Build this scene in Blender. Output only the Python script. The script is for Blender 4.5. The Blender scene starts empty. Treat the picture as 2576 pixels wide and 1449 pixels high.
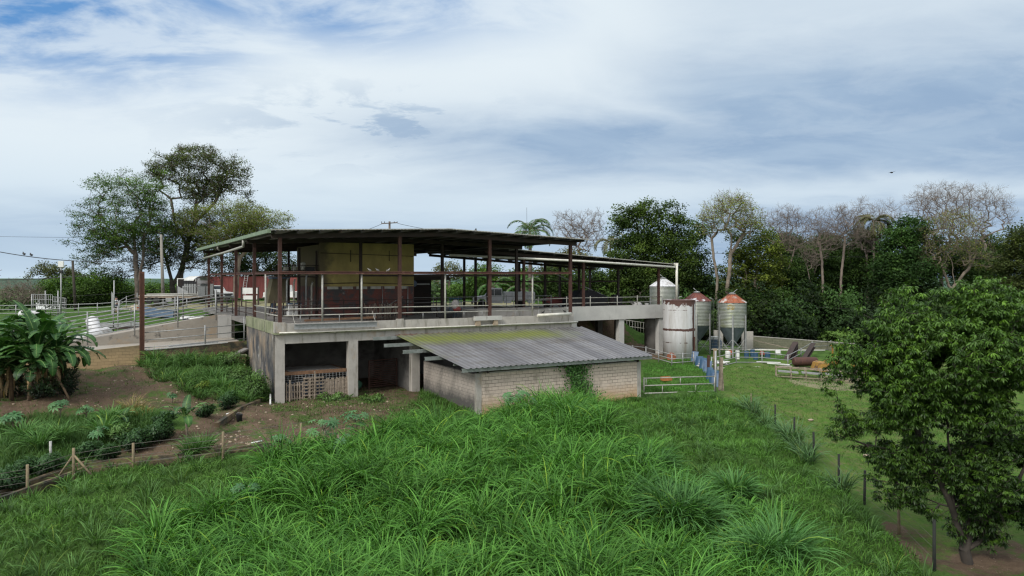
import bpy, bmesh, math, random
import numpy as np
from mathutils import Vector
R=math.radians; PI=math.pi
rnd=random.Random(7); nr=np.random.default_rng(11)
col=bpy.data.collections.new("farm"); bpy.context.scene.collection.children.link(col)
# ---------------------------------------------------------------- survey: camera height 7.44 m, focal 1820 px on a 2576 px wide plan
F=1820.; CX=1288.; HY=697.; ZC=7.44
def pix(x,y,d): return ((x-CX)/F*d, d, ZC-(y-HY)*d/F)
def zat(y,d): return ZC-(y-HY)*d/F
AX,AY=-13.77,43.0; FU=(math.cos(R(30)),math.sin(R(30))); FV=(-.5,math.cos(R(30)))
def W(u,v,z=0.): return (AX+u*FU[0]+v*FV[0], AY+u*FU[1]+v*FV[1], z)
def inv(X,Y): a,b=X-AX,Y-AY; return (a*FU[0]+b*FU[1], a*FV[0]+b*FV[1])
def on_v(x,v):                      # u and depth of plan column x on the line v
    k=(x-CX)/F; bx,by=AX+v*FV[0],AY+v*FV[1]
    u=(k*by-bx)/(FU[0]-k*FU[1]); return u, by+u*FU[1]
def uz(x,y,v): u,d=on_v(x,v); return u, zat(y,d)
# ---------------------------------------------------------------- tagging
def tag(o,label=None,cat=None,group=None,kind=None):
    if label: o['label']=label
    if cat: o['category']=cat
    if group: o['group']=group
    if kind: o['kind']=kind
    return o
def thing(name,label,cat,loc=(0,0,0),rz=0.,group=None,bf=False):
    o=bpy.data.objects.new(name,None); col.objects.link(o); o.empty_display_size=.3
    if bf: loc=W(*loc); rz+=R(30)
    o.location=loc; o.rotation_euler=(0,0,rz)
    return tag(o,label,cat,group)
def children(o): return [c for c in col.objects if c.parent==o]
def copy_tree(o,parent=None):
    c=o.copy(); col.objects.link(c)
    if parent is not None: c.parent=parent
    for ch in children(o): copy_tree(ch,c)
    return c
# ---------------------------------------------------------------- mesh builder
class MB:
    def __init__(s): s.v=[]; s.f=[]; s.sm=[]
    def face(s,pts,sm=False):
        n=len(s.v); s.v+= [tuple(p) for p in pts]; s.f.append(tuple(range(n,n+len(pts)))); s.sm.append(sm); return s
    def box(s,x0,y0,z0,x1,y1,z1):
        n=len(s.v)
        s.v+=[(x0,y0,z0),(x1,y0,z0),(x1,y1,z0),(x0,y1,z0),(x0,y0,z1),(x1,y0,z1),(x1,y1,z1),(x0,y1,z1)]
        for q in ((0,3,2,1),(4,5,6,7),(0,1,5,4),(1,2,6,5),(2,3,7,6),(3,0,4,7)): s.f.append(tuple(n+i for i in q)); s.sm.append(False)
        return s
    def beam(s,p,q,w,h,up=(0,0,1)):
        p=Vector(p);q=Vector(q);d=(q-p).normalized();u=Vector(up)
        if abs(d.dot(u))>.98: u=Vector((0,1,0))
        a=d.cross(u).normalized()*(w/2); b=a.normalized().cross(d).normalized()*(h/2); n=len(s.v)
        for c in (p,q): s.v+=[tuple(c-a-b),tuple(c+a-b),tuple(c+a+b),tuple(c-a+b)]
        for f in ((3,2,1,0),(4,5,6,7),(0,1,5,4),(1,2,6,5),(2,3,7,6),(3,0,4,7)): s.f.append(tuple(n+i for i in f)); s.sm.append(False)
        return s
    def ibeam(s,p,q,w,h):
        p=Vector(p);q=Vector(q);t=.03
        for o in (-h/2+t/2,h/2-t/2): s.beam(p+Vector((0,0,o)),q+Vector((0,0,o)),w,t)
        s.beam(p,q,t,h-2*t-.002); return s
    def tube(s,pts,r,n=8,cap=True,r2=None):
        pts=[Vector(p) for p in pts]; m=len(pts); b=len(s.v)
        for i,p in enumerate(pts):
            d=(pts[min(i+1,m-1)]-pts[max(i-1,0)]).normalized()
            u=Vector((0,0,1)) if abs(d.z)<.9 else Vector((0,1,0))
            a=d.cross(u).normalized(); c=a.cross(d).normalized()
            rr=r if r2 is None else r+(r2-r)*i/(m-1)
            for k in range(n):
                t=2*PI*k/n; s.v.append(tuple(p+a*rr*math.cos(t)+c*rr*math.sin(t)))
        for i in range(m-1):
            for k in range(n):
                k2=(k+1)%n; s.f.append((b+i*n+k,b+i*n+k2,b+(i+1)*n+k2,b+(i+1)*n+k)); s.sm.append(True)
        if cap: 
            s.f.append(tuple(b+k for k in range(n))[::-1]); s.sm.append(False)
            s.f.append(tuple(b+(m-1)*n+k for k in range(n))); s.sm.append(False)
        return s
    def lathe(s,prof,c=(0,0,0),n=24,sm=True,axis='z'):
        b=len(s.v)
        if sm:      # split the ring where the profile turns sharply, so shading stays crisp
            q=[prof[0]]
            for i in range(1,len(prof)-1):
                a1=math.atan2(prof[i][1]-prof[i-1][1],prof[i][0]-prof[i-1][0]); a2=math.atan2(prof[i+1][1]-prof[i][1],prof[i+1][0]-prof[i][0])
                da=abs((a2-a1+PI)%(2*PI)-PI); q.append(prof[i]); 
                if da>.45: q.append(None); q.append(prof[i])
            q.append(prof[-1])
        else: q=list(prof)
        rings=[]; cur=[]
        for x in q:
            if x is None: rings.append(cur); cur=[]
            else: cur.append(x)
        rings.append(cur)
        if len(rings)>1:
            first=len(s.v)
            for ri,seg in enumerate(rings): s.lathe_raw(seg,c,n,sm,axis,ri==0,ri==len(rings)-1)
            return s
        return s.lathe_raw(prof,c,n,sm,axis,True,True)
    def lathe_raw(s,prof,c,n,sm,axis,cap0,cap1):
        b=len(s.v)
        for r,z in prof:
            for k in range(n):
                t=2*PI*k/n
                if axis=='z': s.v.append((c[0]+r*math.cos(t),c[1]+r*math.sin(t),c[2]+z))
                elif axis=='x': s.v.append((c[0]+z,c[1]+r*math.cos(t),c[2]+r*math.sin(t)))
                else: s.v.append((c[0]+r*math.cos(t),c[1]+z,c[2]+r*math.sin(t)))
        for i in range(len(prof)-1):
            for k in range(n):
                k2=(k+1)%n; s.f.append((b+i*n+k,b+i*n+k2,b+(i+1)*n+k2,b+(i+1)*n+k)); s.sm.append(sm)
        if cap0: s.f.append(tuple(b+k for k in range(n))[::-1]); s.sm.append(False)
        e=b+(len(prof)-1)*n
        if cap1: s.f.append(tuple(e+k for k in range(n))); s.sm.append(False)
        return s
    def prism(s,poly,y0,y1):          # poly in x,z extruded along y
        n=len(s.v); m=len(poly)
        s.v+=[(x,y0,z) for x,z in poly]+[(x,y1,z) for x,z in poly]
        s.f.append(tuple(range(n,n+m))); s.sm.append(False); s.f.append(tuple(range(n+2*m-1,n+m-1,-1))); s.sm.append(False)
        for i in range(m): j=(i+1)%m; s.f.append((n+i,n+m+i,n+m+j,n+j)); s.sm.append(False)
        return s
    def blob(s,c,r,n=10,m=7,jit=0.,sq=(1,1,1)):
        b=len(s.v)
        for i in range(m+1):
            ph=PI*i/m
            for k in range(n):
                t=2*PI*k/n; q=r*(1+rnd.uniform(-jit,jit))
                s.v.append((c[0]+q*sq[0]*math.sin(ph)*math.cos(t),c[1]+q*sq[1]*math.sin(ph)*math.sin(t),c[2]+q*sq[2]*math.cos(ph)))
        for i in range(m):
            for k in range(n):
                k2=(k+1)%n; s.f.append((b+i*n+k,b+(i+1)*n+k,b+(i+1)*n+k2,b+i*n+k2)); s.sm.append(True)
        return s
    def build(s,name,mat,parent=None,label=None,cat=None,group=None,kind=None,fix=True):
        me=bpy.data.meshes.new(name); me.from_pydata(s.v,[],s.f)
        me.polygons.foreach_set('use_smooth',s.sm)
        if fix:
            bm=bmesh.new(); bm.from_mesh(me); bmesh.ops.recalc_face_normals(bm,faces=bm.faces); bm.to_mesh(me); bm.free()
        me.materials.append(mat); o=bpy.data.objects.new(name,me); col.objects.link(o)
        if parent is not None: o.parent=parent
        return tag(o,label,cat,group,kind)
def npmesh(name,V,Fc,mat,parent=None,C=None,smooth=False,**kw):
    me=bpy.data.meshes.new(name); V=np.ascontiguousarray(V,dtype=np.float32); Fc=np.ascontiguousarray(Fc,dtype=np.int32)
    me.vertices.add(len(V)); me.vertices.foreach_set('co',V.ravel())
    k=Fc.shape[1]; me.loops.add(Fc.size); me.loops.foreach_set('vertex_index',Fc.ravel())
    me.polygons.add(len(Fc)); me.polygons.foreach_set('loop_start',np.arange(0,Fc.size,k,dtype=np.int32))
    me.polygons.foreach_set('loop_total',np.full(len(Fc),k,dtype=np.int32))
    if smooth: me.polygons.foreach_set('use_smooth',np.ones(len(Fc),dtype=bool))
    me.update(calc_edges=True)
    if C is not None:
        a=me.color_attributes.new('Col','FLOAT_COLOR','POINT'); c4=np.ones((len(V),4),dtype=np.float32); c4[:,:3]=C
        a.data.foreach_set('color',c4.ravel())
    me.materials.append(mat); o=bpy.data.objects.new(name,me); col.objects.link(o)
    if parent is not None: o.parent=parent
    return tag(o,**kw)
# ---------------------------------------------------------------- materials
def srgb(r,g,b):
    f=lambda c:(c/255/12.92 if c/255<=.04045 else ((c/255+.055)/1.055)**2.4); return (f(r),f(g),f(b),1)
def nmat(name):
    m=bpy.data.materials.new(name); m.use_nodes=True; nt=m.node_tree; return m,nt,nt.nodes['Principled BSDF']
def noise(nt,vec,scale,detail=6,rough=.6,dist=0.):
    n=nt.nodes.new('ShaderNodeTexNoise'); n.inputs['Scale'].default_value=scale; n.inputs['Detail'].default_value=detail
    n.inputs['Roughness'].default_value=rough; n.inputs['Distortion'].default_value=dist
    if vec is not None: nt.links.new(vec,n.inputs['Vector'])
    return n.outputs['Fac']
def ramp(nt,fac,lo,hi,c0=(0,0,0,1),c1=(1,1,1,1)):
    n=nt.nodes.new('ShaderNodeValToRGB'); n.color_ramp.elements[0].position=lo; n.color_ramp.elements[1].position=hi
    n.color_ramp.elements[0].color=c0; n.color_ramp.elements[1].color=c1; nt.links.new(fac,n.inputs['Fac']); return n.outputs['Color']
def setin(nt,sock,val):
    if hasattr(val,'node'): nt.links.new(val,sock)
    else: sock.default_value=val
def mix(nt,fac,a,b,mode='MIX'):
    n=nt.nodes.new('ShaderNodeMix'); n.data_type='RGBA'; n.blend_type=mode
    setin(nt,n.inputs[0],fac); setin(nt,n.inputs[6],a); setin(nt,n.inputs[7],b); return n.outputs[2]
def math_(nt,op,a,b=0.,c=0.,clamp=False):
    n=nt.nodes.new('ShaderNodeMath'); n.operation=op; n.use_clamp=clamp
    setin(nt,n.inputs[0],a); setin(nt,n.inputs[1],b); setin(nt,n.inputs[2],c); return n.outputs[0]
def mapping(nt,vec,scale=(1,1,1),loc=(0,0,0)):
    n=nt.nodes.new('ShaderNodeMapping'); n.inputs['Scale'].default_value=scale; n.inputs['Location'].default_value=loc
    nt.links.new(vec,n.inputs['Vector']); return n.outputs[0]
def objco(nt): return nt.nodes.new('ShaderNodeTexCoord').outputs['Object']
def pm(name,c1,c2,scale=3.,rough=.85,metal=0.,bump=.3,layers=(),lohi=(.35,.65),bscale=None):
    m,nt,b=nmat(name); co=objco(nt)
    f=ramp(nt,noise(nt,co,scale),*lohi); c=mix(nt,f,c1+(1,) if len(c1)==3 else c1,c2+(1,) if len(c2)==3 else c2)
    for i,(lc,sc,lo,hi) in enumerate(layers):
        g=ramp(nt,noise(nt,mapping(nt,co,sc,(3.1*i,7.7*i,1.3*i)),1.,8,.65),lo,hi); c=mix(nt,g,c,lc+(1,) if len(lc)==3 else lc)
    nt.links.new(c,b.inputs['Base Color']); b.inputs['Roughness'].default_value=rough; b.inputs['Metallic'].default_value=metal
    if bump:
        bn=nt.nodes.new('ShaderNodeBump'); bn.inputs['Strength'].default_value=bump; bn.inputs['Distance'].default_value=.03
        nt.links.new(noise(nt,co,bscale or scale*6,8,.7),bn.inputs['Height']); nt.links.new(bn.outputs[0],b.inputs['Normal'])
    return m
M={}
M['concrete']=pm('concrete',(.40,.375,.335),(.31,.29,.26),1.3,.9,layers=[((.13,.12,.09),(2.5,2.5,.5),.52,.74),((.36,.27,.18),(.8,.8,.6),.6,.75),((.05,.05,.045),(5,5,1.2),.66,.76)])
M['concrete_side']=pm('stained_concrete',(.23,.205,.17),(.15,.135,.11),.9,.92,layers=[((.27,.19,.12),(.5,.5,.45),.45,.75),((.040,.042,.047),(.9,.9,.55),.42,.60),((.06,.06,.06),(3,3,.5),.56,.72),((.42,.42,.42),(2.4,2.4,.7),.62,.68)])
M['concrete_moss']=pm('mossy_concrete',(.27,.27,.18),(.17,.19,.10),1.5,.92,layers=[((.05,.06,.03),(3,3,.4),.5,.66),((.33,.31,.26),(2,2,.6),.6,.7)])
M['concrete_pale']=pm('pale_concrete',(.46,.45,.42),(.38,.37,.35),.8,.88,layers=[((.20,.19,.17),(2.0,2.0,.4),.6,.8),((.05,.04,.04),(2.2,2.2,2.5),.71,.74)])
M['concrete_ramp']=pm('ramp_concrete',(.31,.28,.235),(.24,.215,.18),.9,.92,layers=[((.08,.075,.065),(1.4,1.4,1.6),.58,.72),((.33,.24,.15),(.5,.5,.8),.55,.7)])
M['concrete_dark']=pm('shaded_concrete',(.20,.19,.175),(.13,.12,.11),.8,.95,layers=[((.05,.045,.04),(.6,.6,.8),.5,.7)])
M['moss_wall']=pm('mossy_block',(.16,.11,.06),(.08,.06,.035),2.2,.95,bump=.8,layers=[((.03,.03,.02),(1.5,1.5,2.),.45,.6),((.14,.16,.05),(1.5,1.5,3.),.56,.7)])
M['rust']=pm('rusty_steel',(.085,.036,.026),(.050,.024,.019),3.,.8,.15,layers=[((.19,.085,.05),(4,4,1.5),.60,.75),((.22,.19,.16),(2,2,3),.68,.75)])
M['rust_beam']=pm('rusty_beam_paint',(.15,.062,.045),(.09,.04,.032),2.,.8,.1,layers=[((.45,.25,.18),(2,2,5),.58,.7),((.05,.03,.025),(.8,.8,3),.58,.7)])
M['rust_col']=pm('brown_rust_column',(.16,.07,.045),(.10,.05,.035),3.,.85,0,.2)
M['rust_dark']=pm('dark_steel',(.045,.028,.022),(.028,.02,.018),2.,.8,.1)
M['orange_rust']=pm('orange_rust',(.29,.085,.035),(.17,.06,.035),2.5,.85,layers=[((.42,.40,.37),(.9,.9,1.1),.55,.62)])
M['red_rust']=pm('red_rust',(.15,.045,.03),(.10,.035,.03),2.,.85,layers=[((.44,.44,.45),(.7,.7,1.2),.56,.60)])
M['galv']=pm('galvanised_pipe',(.33,.335,.33),(.24,.245,.24),6.,.5,.35,.1,layers=[((.22,.14,.08),(4,4,2),.66,.74)])
M['pipe_white']=pm('weathered_white_pipe',(.40,.39,.35),(.28,.27,.23),4.,.6,.1,.1,layers=[((.25,.15,.08),(4,4,3),.63,.70)])
M['pvc']=pm('white_plastic_pipe',(.66,.64,.57),(.52,.50,.42),3.,.45,0,.05)
M['gutter']=pm('pale_green_gutter',(.20,.26,.17),(.13,.18,.11),1.2,.6,.1,.1,layers=[((.10,.13,.07),(2,2,3),.55,.7)])
M['sheet_under']=pm('roof_underside',(.050,.045,.042),(.032,.030,.028),1.,.8,.1,.1,layers=[((.10,.05,.03),(1,1,1),.6,.7)])
M['sheet_top']=pm('aged_zinc_sheet',(.26,.26,.25),(.19,.19,.18),.8,.6,.3,.1,layers=[((.12,.06,.04),(.8,.8,1),.58,.7)])
M['purlin']=pm('zinc_channel',(.28,.30,.28),(.17,.19,.17),2.5,.55,.4,.1,layers=[((.09,.09,.08),(3,3,5),.56,.7)])
M['wood_grey']=pm('weathered_pallet_wood',(.32,.26,.20),(.17,.135,.10),5.,.9,.0,.4,layers=[((.07,.05,.04),(5,5,9),.56,.7)])
M['wood_brown']=pm('brown_board',(.19,.10,.052),(.12,.065,.036),3.,.8)
M['wood_post']=pm('fence_post_wood',(.24,.19,.11),(.14,.11,.07),5.,.95)
M['post_dark']=pm('dark_fence_post',(.010,.012,.011),(.018,.02,.016),4.,.9)
M['black']=pm('black_plastic',(.008,.008,.010),(.014,.014,.016),3.,.75,0,.05)
M['void']=pm('dark_board_and_shade',(.022,.014,.012),(.012,.01,.01),1.,.95)  # dark store wall; also painted shade filling the open box body
M['blue']=pm('blue_plastic',(.018,.055,.11),(.035,.09,.15),2.,.5,0,.05,layers=[((.3,.36,.40),(3,3,3),.66,.75)])
M['blue_dull']=pm('dull_blue_plastic',(.06,.10,.17),(.10,.15,.22),1.5,.6)
M['white_paint']=pm('dirty_white_paint',(.66,.66,.64),(.56,.56,.53),2.,.5,0,.05,layers=[((.25,.21,.16),(1.5,1.5,1),.63,.75)])
M['truck_paint']=pm('silver_grey_paint',(.86,.87,.88),(.78,.79,.80),2.,.4,0,.0)
M['glass']=pm('dark_window_glass',(.02,.03,.035),(.03,.04,.05),2.,.12,0,0)
M['rubber']=pm('tyre_rubber',(.014,.014,.014),(.022,.02,.018),3.,.9)
M['rim']=pm('wheel_rim',(.42,.36,.27),(.25,.18,.12),3.,.6)
M['red_cont']=pm('faded_red_container_paint',(.23,.055,.046),(.16,.042,.037),.6,.7,0,.1,layers=[((.10,.03,.03),(1.5,1.5,.3),.56,.7)])
M['red']=pm('faded_red_paint',(.28,.06,.05),(.17,.045,.04),2.,.7)
M['orange']=pm('orange_plastic',(.62,.12,.04),(.5,.09,.035),2.,.6)
M['yellow']=pm('dirty_yellow_machine_paint',(.33,.18,.03),(.20,.11,.025),2.,.6,0,.1,layers=[((.07,.04,.03),(1.5,1.5,1.5),.55,.62)])
M['cream']=pm('cream_plastic',(.55,.48,.34),(.45,.38,.25),2.,.6)
M['tank_white']=pm('peeling_white_tank',(.55,.55,.55),(.46,.46,.46),.8,.6,0,.15,layers=[((.28,.26,.24),(1.6,1.6,1.2),.52,.62),((.10,.06,.04),(2,2,2),.66,.70)])
M['skin']=pm('skin',(.30,.17,.11),(.27,.15,.10),5,.6,0,0)
M['shirt_dark']=pm('dark_work_shirt',(.012,.012,.016),(.018,.018,.022),5,.8,0,0)
M['jeans']=pm('blue_jeans',(.06,.09,.14),(.05,.07,.11),5,.9,0,0)
M['cap']=pm('pale_blue_cap',(.35,.40,.44),(.3,.35,.4),5,.8,0,0)
M['hair']=pm('dark_hair',(.012,.01,.009),(.02,.015,.012),5,.8,0,0)
M['feather_dark']=pm('dark_feathers',(.012,.012,.012),(.02,.018,.016),9,.7,0,0)
M['feather_grey']=pm('pigeon_feathers',(.30,.29,.28),(.09,.09,.10),7,.8,0,0)
M['wire']=pm('black_wire',(.02,.02,.02),(.03,.03,.03),2,.7,0,0)
M['barb']=pm('fence_wire',(.16,.14,.12),(.10,.09,.08),2,.7,.3,0)
M['stone']=pm('limestone',(.36,.29,.21),(.22,.17,.12),3.,.95)
M['bark_grey']=pm('grey_brown_bark',(.13,.105,.085),(.07,.055,.045),3.,.95,0,.6)
M['bark_pale']=pm('pale_bark',(.22,.18,.135),(.11,.09,.07),1.5,.95,0,.4)
M['bark_dark']=pm('dark_bark',(.055,.045,.036),(.03,.025,.02),2.5,.95,0,.6)
M['bark_purple']=pm('bare_twig_bark',(.21,.17,.135),(.12,.095,.08),1.5,.95,0,.2)
M['dry']=pm('dry_leaf_sheath',(.17,.11,.06),(.08,.05,.03),3.,.9,0,.4,layers=[((.05,.035,.02),(4,4,1.),.5,.7)])
M['cloth_white']=pm('off_white_sack',(.50,.47,.44),(.38,.34,.32),3,.9)
# stripes shirt
def mk_stripe():
    m,nt,b=nmat('dark_shirt_with_white_bands'); s=nt.nodes.new('ShaderNodeSeparateXYZ'); nt.links.new(objco(nt),s.inputs[0])
    w=math_(nt,'SINE',math_(nt,'MULTIPLY',s.outputs[2],20.)); nt.links.new(mix(nt,ramp(nt,w,.5,.55),(.02,.02,.03,1),(.5,.5,.5,1)),b.inputs['Base Color']); return m
M['stripe']=mk_stripe()
# block walls: running bond in metres on (x+y, z)
def blockmat(name,c1,c2,mortar,stain,gap=.018,top=None,dark=None,stain_t=(.55,.75)):
    m,nt,b=nmat(name); co=objco(nt); s=nt.nodes.new('ShaderNodeSeparateXYZ'); nt.links.new(co,s.inputs[0])
    cb=nt.nodes.new('ShaderNodeCombineXYZ'); nt.links.new(math_(nt,'ADD',s.outputs[0],s.outputs[1]),cb.inputs[0]); nt.links.new(s.outputs[2],cb.inputs[1])
    wob=noise(nt,co,7.,2); vec=nt.nodes.new('ShaderNodeVectorMath'); vec.operation='ADD'
    cw=nt.nodes.new('ShaderNodeCombineXYZ'); nt.links.new(math_(nt,'MULTIPLY',math_(nt,'SUBTRACT',wob,.5),.025),cw.inputs[0]); nt.links.new(math_(nt,'MULTIPLY',math_(nt,'SUBTRACT',wob,.5),.02),cw.inputs[1])
    nt.links.new(cb.outputs[0],vec.inputs[0]); nt.links.new(cw.outputs[0],vec.inputs[1])
    br=nt.nodes.new('ShaderNodeTexBrick'); nt.links.new(vec.outputs[0],br.inputs['Vector'])
    for k,v in dict(Scale=1.,Bias=0.).items(): br.inputs[k].default_value=v
    br.inputs['Mortar Size'].default_value=gap/2; br.inputs['Mortar Smooth'].default_value=.3
    br.inputs['Brick Width'].default_value=.40; br.inputs['Row Height'].default_value=.20; br.offset=.5
    br.inputs['Color1'].default_value=c1+(1,); br.inputs['Color2'].default_value=c2+(1,); br.inputs['Mortar'].default_value=mortar+(1,)
    # mortar joints vary from filled to open
    j=ramp(nt,noise(nt,co,1.1,3),.36,.58)
    plain=mix(nt,ramp(nt,noise(nt,co,2.),.35,.65),c1+(1,),c2+(1,))
    c=mix(nt,math_(nt,'ADD',math_(nt,'MULTIPLY',j,.75),.25),plain,br.outputs['Color'])
    c=mix(nt,ramp(nt,noise(nt,mapping(nt,co,(1.4,1.4,.9)),1.,8,.65),*stain_t),c,stain+(1,))
    if dark:    # darker foot or head
        z0,z1,dc=dark; g=math_(nt,'ADD',s.outputs[2],math_(nt,'MULTIPLY',math_(nt,'SUBTRACT',noise(nt,co,1.6,6,.7),.5),1.2))
        mr=nt.nodes.new('ShaderNodeMapRange'); nt.links.new(g,mr.inputs[0]); mr.inputs[1].default_value=z0; mr.inputs[2].default_value=z1
        c=mix(nt,mr.outputs[0],c,dc+(1,))
    nt.links.new(c,b.inputs['Base Color']); b.inputs['Roughness'].default_value=.95
    bn=nt.nodes.new('ShaderNodeBump'); bn.inputs['Strength'].default_value=.7; bn.inputs['Distance'].default_value=.03
    nt.links.new(math_(nt,'SUBTRACT',math_(nt,'MULTIPLY',noise(nt,co,22.),.3),br.outputs['Fac']),bn.inputs['Height']); nt.links.new(bn.outputs[0],b.inputs['Normal'])
    return m
M['block_pink']=blockmat('cream_concrete_block',(.60,.50,.41),(.52,.43,.35),(.12,.095,.08),(.30,.25,.20),.022,dark=(.75,-.3,(.46,.29,.15)))
M['block_side']=blockmat('grey_concrete_block',(.34,.30,.26),(.30,.265,.23),(.13,.11,.10),(.19,.17,.15),.018,dark=(.95,.2,(.075,.07,.065)))
M['block_yellow']=blockmat('yellow_concrete_block',(.40,.29,.155),(.33,.24,.13),(.16,.12,.07),(.20,.15,.09),.014,dark=(2.25,3.1,(.15,.12,.07)))
M['block_grey']=blockmat('old_grey_block_wall',(.17,.165,.11),(.13,.13,.085),(.07,.07,.05),(.07,.08,.04),.02)
# milk room wall: yellow above a red dado
def mk_room():
    m,nt,b=nmat('yellow_over_red_wall_paint'); co=objco(nt); s=nt.nodes.new('ShaderNodeSeparateXYZ'); nt.links.new(co,s.inputs[0])
    y=mix(nt,ramp(nt,noise(nt,mapping(nt,co,(.8,.8,.5)),1.,7),.35,.7),(.42,.33,.11,1),(.21,.17,.065,1))
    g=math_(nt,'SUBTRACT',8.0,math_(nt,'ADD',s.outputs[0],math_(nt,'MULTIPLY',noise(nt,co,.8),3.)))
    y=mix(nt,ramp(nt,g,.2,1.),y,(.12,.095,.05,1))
    r=mix(nt,ramp(nt,noise(nt,co,1.2,8,.7),.44,.56),(.15,.05,.038,1),(.06,.055,.055,1))
    r=mix(nt,ramp(nt,noise(nt,mapping(nt,co,(2,2,2),(5,5,5)),1.,8,.7),.6,.66),r,(.20,.19,.18,1))
    mr=nt.nodes.new('ShaderNodeMapRange'); nt.links.new(s.outputs[2],mr.inputs[0]); mr.inputs[1].default_value=6.70; mr.inputs[2].default_value=6.74
    nt.links.new(mix(nt,mr.outputs[0],r,y),b.inputs['Base Color']); b.inputs['Roughness'].default_value=.85; return m
M['room']=mk_room()
# tank: peeling white shell, rust from seams
def mk_tank():
    m,nt,b=nmat('peeling_rusty_tank_shell'); co=objco(nt); s=nt.nodes.new('ShaderNodeSeparateXYZ'); nt.links.new(co,s.inputs[0]); z=s.outputs[2]
    c=mix(nt,ramp(nt,noise(nt,mapping(nt,co,(1.6,1.6,.25)),1.,7,.7),.35,.75),(.58,.58,.59,1),(.38,.365,.34,1))
    c=mix(nt,ramp(nt,noise(nt,mapping(nt,co,(5,5,.22),(2,1,0)),1.,6,.7),.56,.74),c,(.20,.14,.09,1))
    nz=noise(nt,mapping(nt,co,(1.3,1.3,1.3),(9,2,4)),1.,8,.72)
    def band(z0,w,t): 
        d=math_(nt,'ABSOLUTE',math_(nt,'SUBTRACT',z,z0)); return math_(nt,'GREATER_THAN',math_(nt,'SUBTRACT',nz,math_(nt,'MULTIPLY',d,1/w)),t)
    mk=math_(nt,'MAXIMUM',band(5.6,2.3,.36),math_(nt,'MAXIMUM',band(2.93,.5,.30),math_(nt,'MAXIMUM',band(1.75,.5,.47),band(4.75,.4,.50))))
    mk=math_(nt,'MAXIMUM',mk,math_(nt,'MULTIPLY',math_(nt,'GREATER_THAN',s.outputs[0],math_(nt,'ADD',.93,math_(nt,'MULTIPLY',nz,.12))),math_(nt,'LESS_THAN',s.outputs[0],1.22)))
    mk=math_(nt,'MAXIMUM',mk,math_(nt,'GREATER_THAN',noise(nt,mapping(nt,co,(3.5,3.5,3.5),(1,2,3)),1.,3),.70))
    c=mix(nt,mk,c,mix(nt,noise(nt,co,9.),(.11,.045,.032,1),(.04,.022,.018,1)))
    nt.links.new(c,b.inputs['Base Color']); b.inputs['Roughness'].default_value=.7; return m
M['tank']=mk_tank()
def mk_silo():
    m,nt,b=nmat('corrugated_silo_zinc'); co=objco(nt)
    c=mix(nt,ramp(nt,noise(nt,mapping(nt,co,(1,1,.5)),1.,6),.35,.7),(.30,.31,.28,1),(.19,.21,.17,1))
    c=mix(nt,ramp(nt,noise(nt,mapping(nt,co,(.7,.7,2.5),(4,4,4)),1.,4),.55,.7),c,(.20,.22,.13,1))
    nt.links.new(c,b.inputs['Base Color']); b.inputs['Roughness'].default_value=.5; b.inputs['Metallic'].default_value=.45; return m
M['silo']=mk_silo(); M['hopper']=pm('grey_hopper_steel',(.22,.25,.29),(.14,.17,.21),1.2,.5,.5,.05)
# lean-to roof: zinc with moss near its upper edge
def mk_moss():
    m,nt,b=nmat('mossy_corrugated_zinc'); co=objco(nt)
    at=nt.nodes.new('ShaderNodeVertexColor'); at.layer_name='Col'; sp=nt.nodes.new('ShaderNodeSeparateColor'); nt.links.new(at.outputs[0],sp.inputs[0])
    c=mix(nt,ramp(nt,noise(nt,mapping(nt,co,(1.2,.25,1)),1.,8,.7),.35,.68),(.25,.25,.265,1),(.145,.14,.145,1))
    c=mix(nt,ramp(nt,noise(nt,mapping(nt,co,(.25,.9,1),(3,0,0)),1.,6,.7),.5,.72),c,(.13,.115,.095,1))
    c=mix(nt,ramp(nt,noise(nt,co,9.,2),.70,.74),c,(.5,.5,.48,1))
    sx=nt.nodes.new('ShaderNodeSeparateXYZ'); nt.links.new(co,sx.inputs[0])
    wn=nt.nodes.new('ShaderNodeTexWhiteNoise'); wn.noise_dimensions='1D'; nt.links.new(math_(nt,'FLOOR',math_(nt,'DIVIDE',math_(nt,'SUBTRACT',sx.outputs[0],math_(nt,'MULTIPLY',sx.outputs[1],.06)),.98)),wn.inputs['W'])
    c=mix(nt,1.,c,ramp(nt,wn.outputs['Value'],0.,1.,(.72,.72,.74,1),(1.12,1.12,1.1,1)),'MULTIPLY')
    c=mix(nt,ramp(nt,noise(nt,mapping(nt,co,(1.1,.35,1),(11,4,0)),1.,8,.75),.60,.70),c,(.15,.10,.075,1))
    mo=math_(nt,'ADD',math_(nt,'MULTIPLY',sp.outputs[1],1.05),math_(nt,'MULTIPLY',math_(nt,'SUBTRACT',noise(nt,mapping(nt,co,(1.3,.45,1)),1.,8,.75),.5),1.2),clamp=True)
    c=mix(nt,ramp(nt,mo,.25,.95),c,mix(nt,noise(nt,co,4.,6),(.13,.16,.02,1),(.25,.285,.05,1)))
    ru=math_(nt,'ADD',sp.outputs[0],math_(nt,'MULTIPLY',math_(nt,'SUBTRACT',noise(nt,mapping(nt,co,(2.2,.8,1),(7,7,0)),1.,8,.75),.5),1.6),clamp=True)
    c=mix(nt,ramp(nt,ru,.55,.7),c,(.16,.085,.055,1))
    c=mix(nt,math_(nt,'MULTIPLY',sp.outputs[2],.62),c,(.06,.06,.058,1))  # darker pans between the ribs: groove shade painted into the sheet colour
    nt.links.new(c,b.inputs['Base Color']); b.inputs['Roughness'].default_value=.62; b.inputs['Metallic'].default_value=.15; return m
M['mossroof']=mk_moss()
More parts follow.
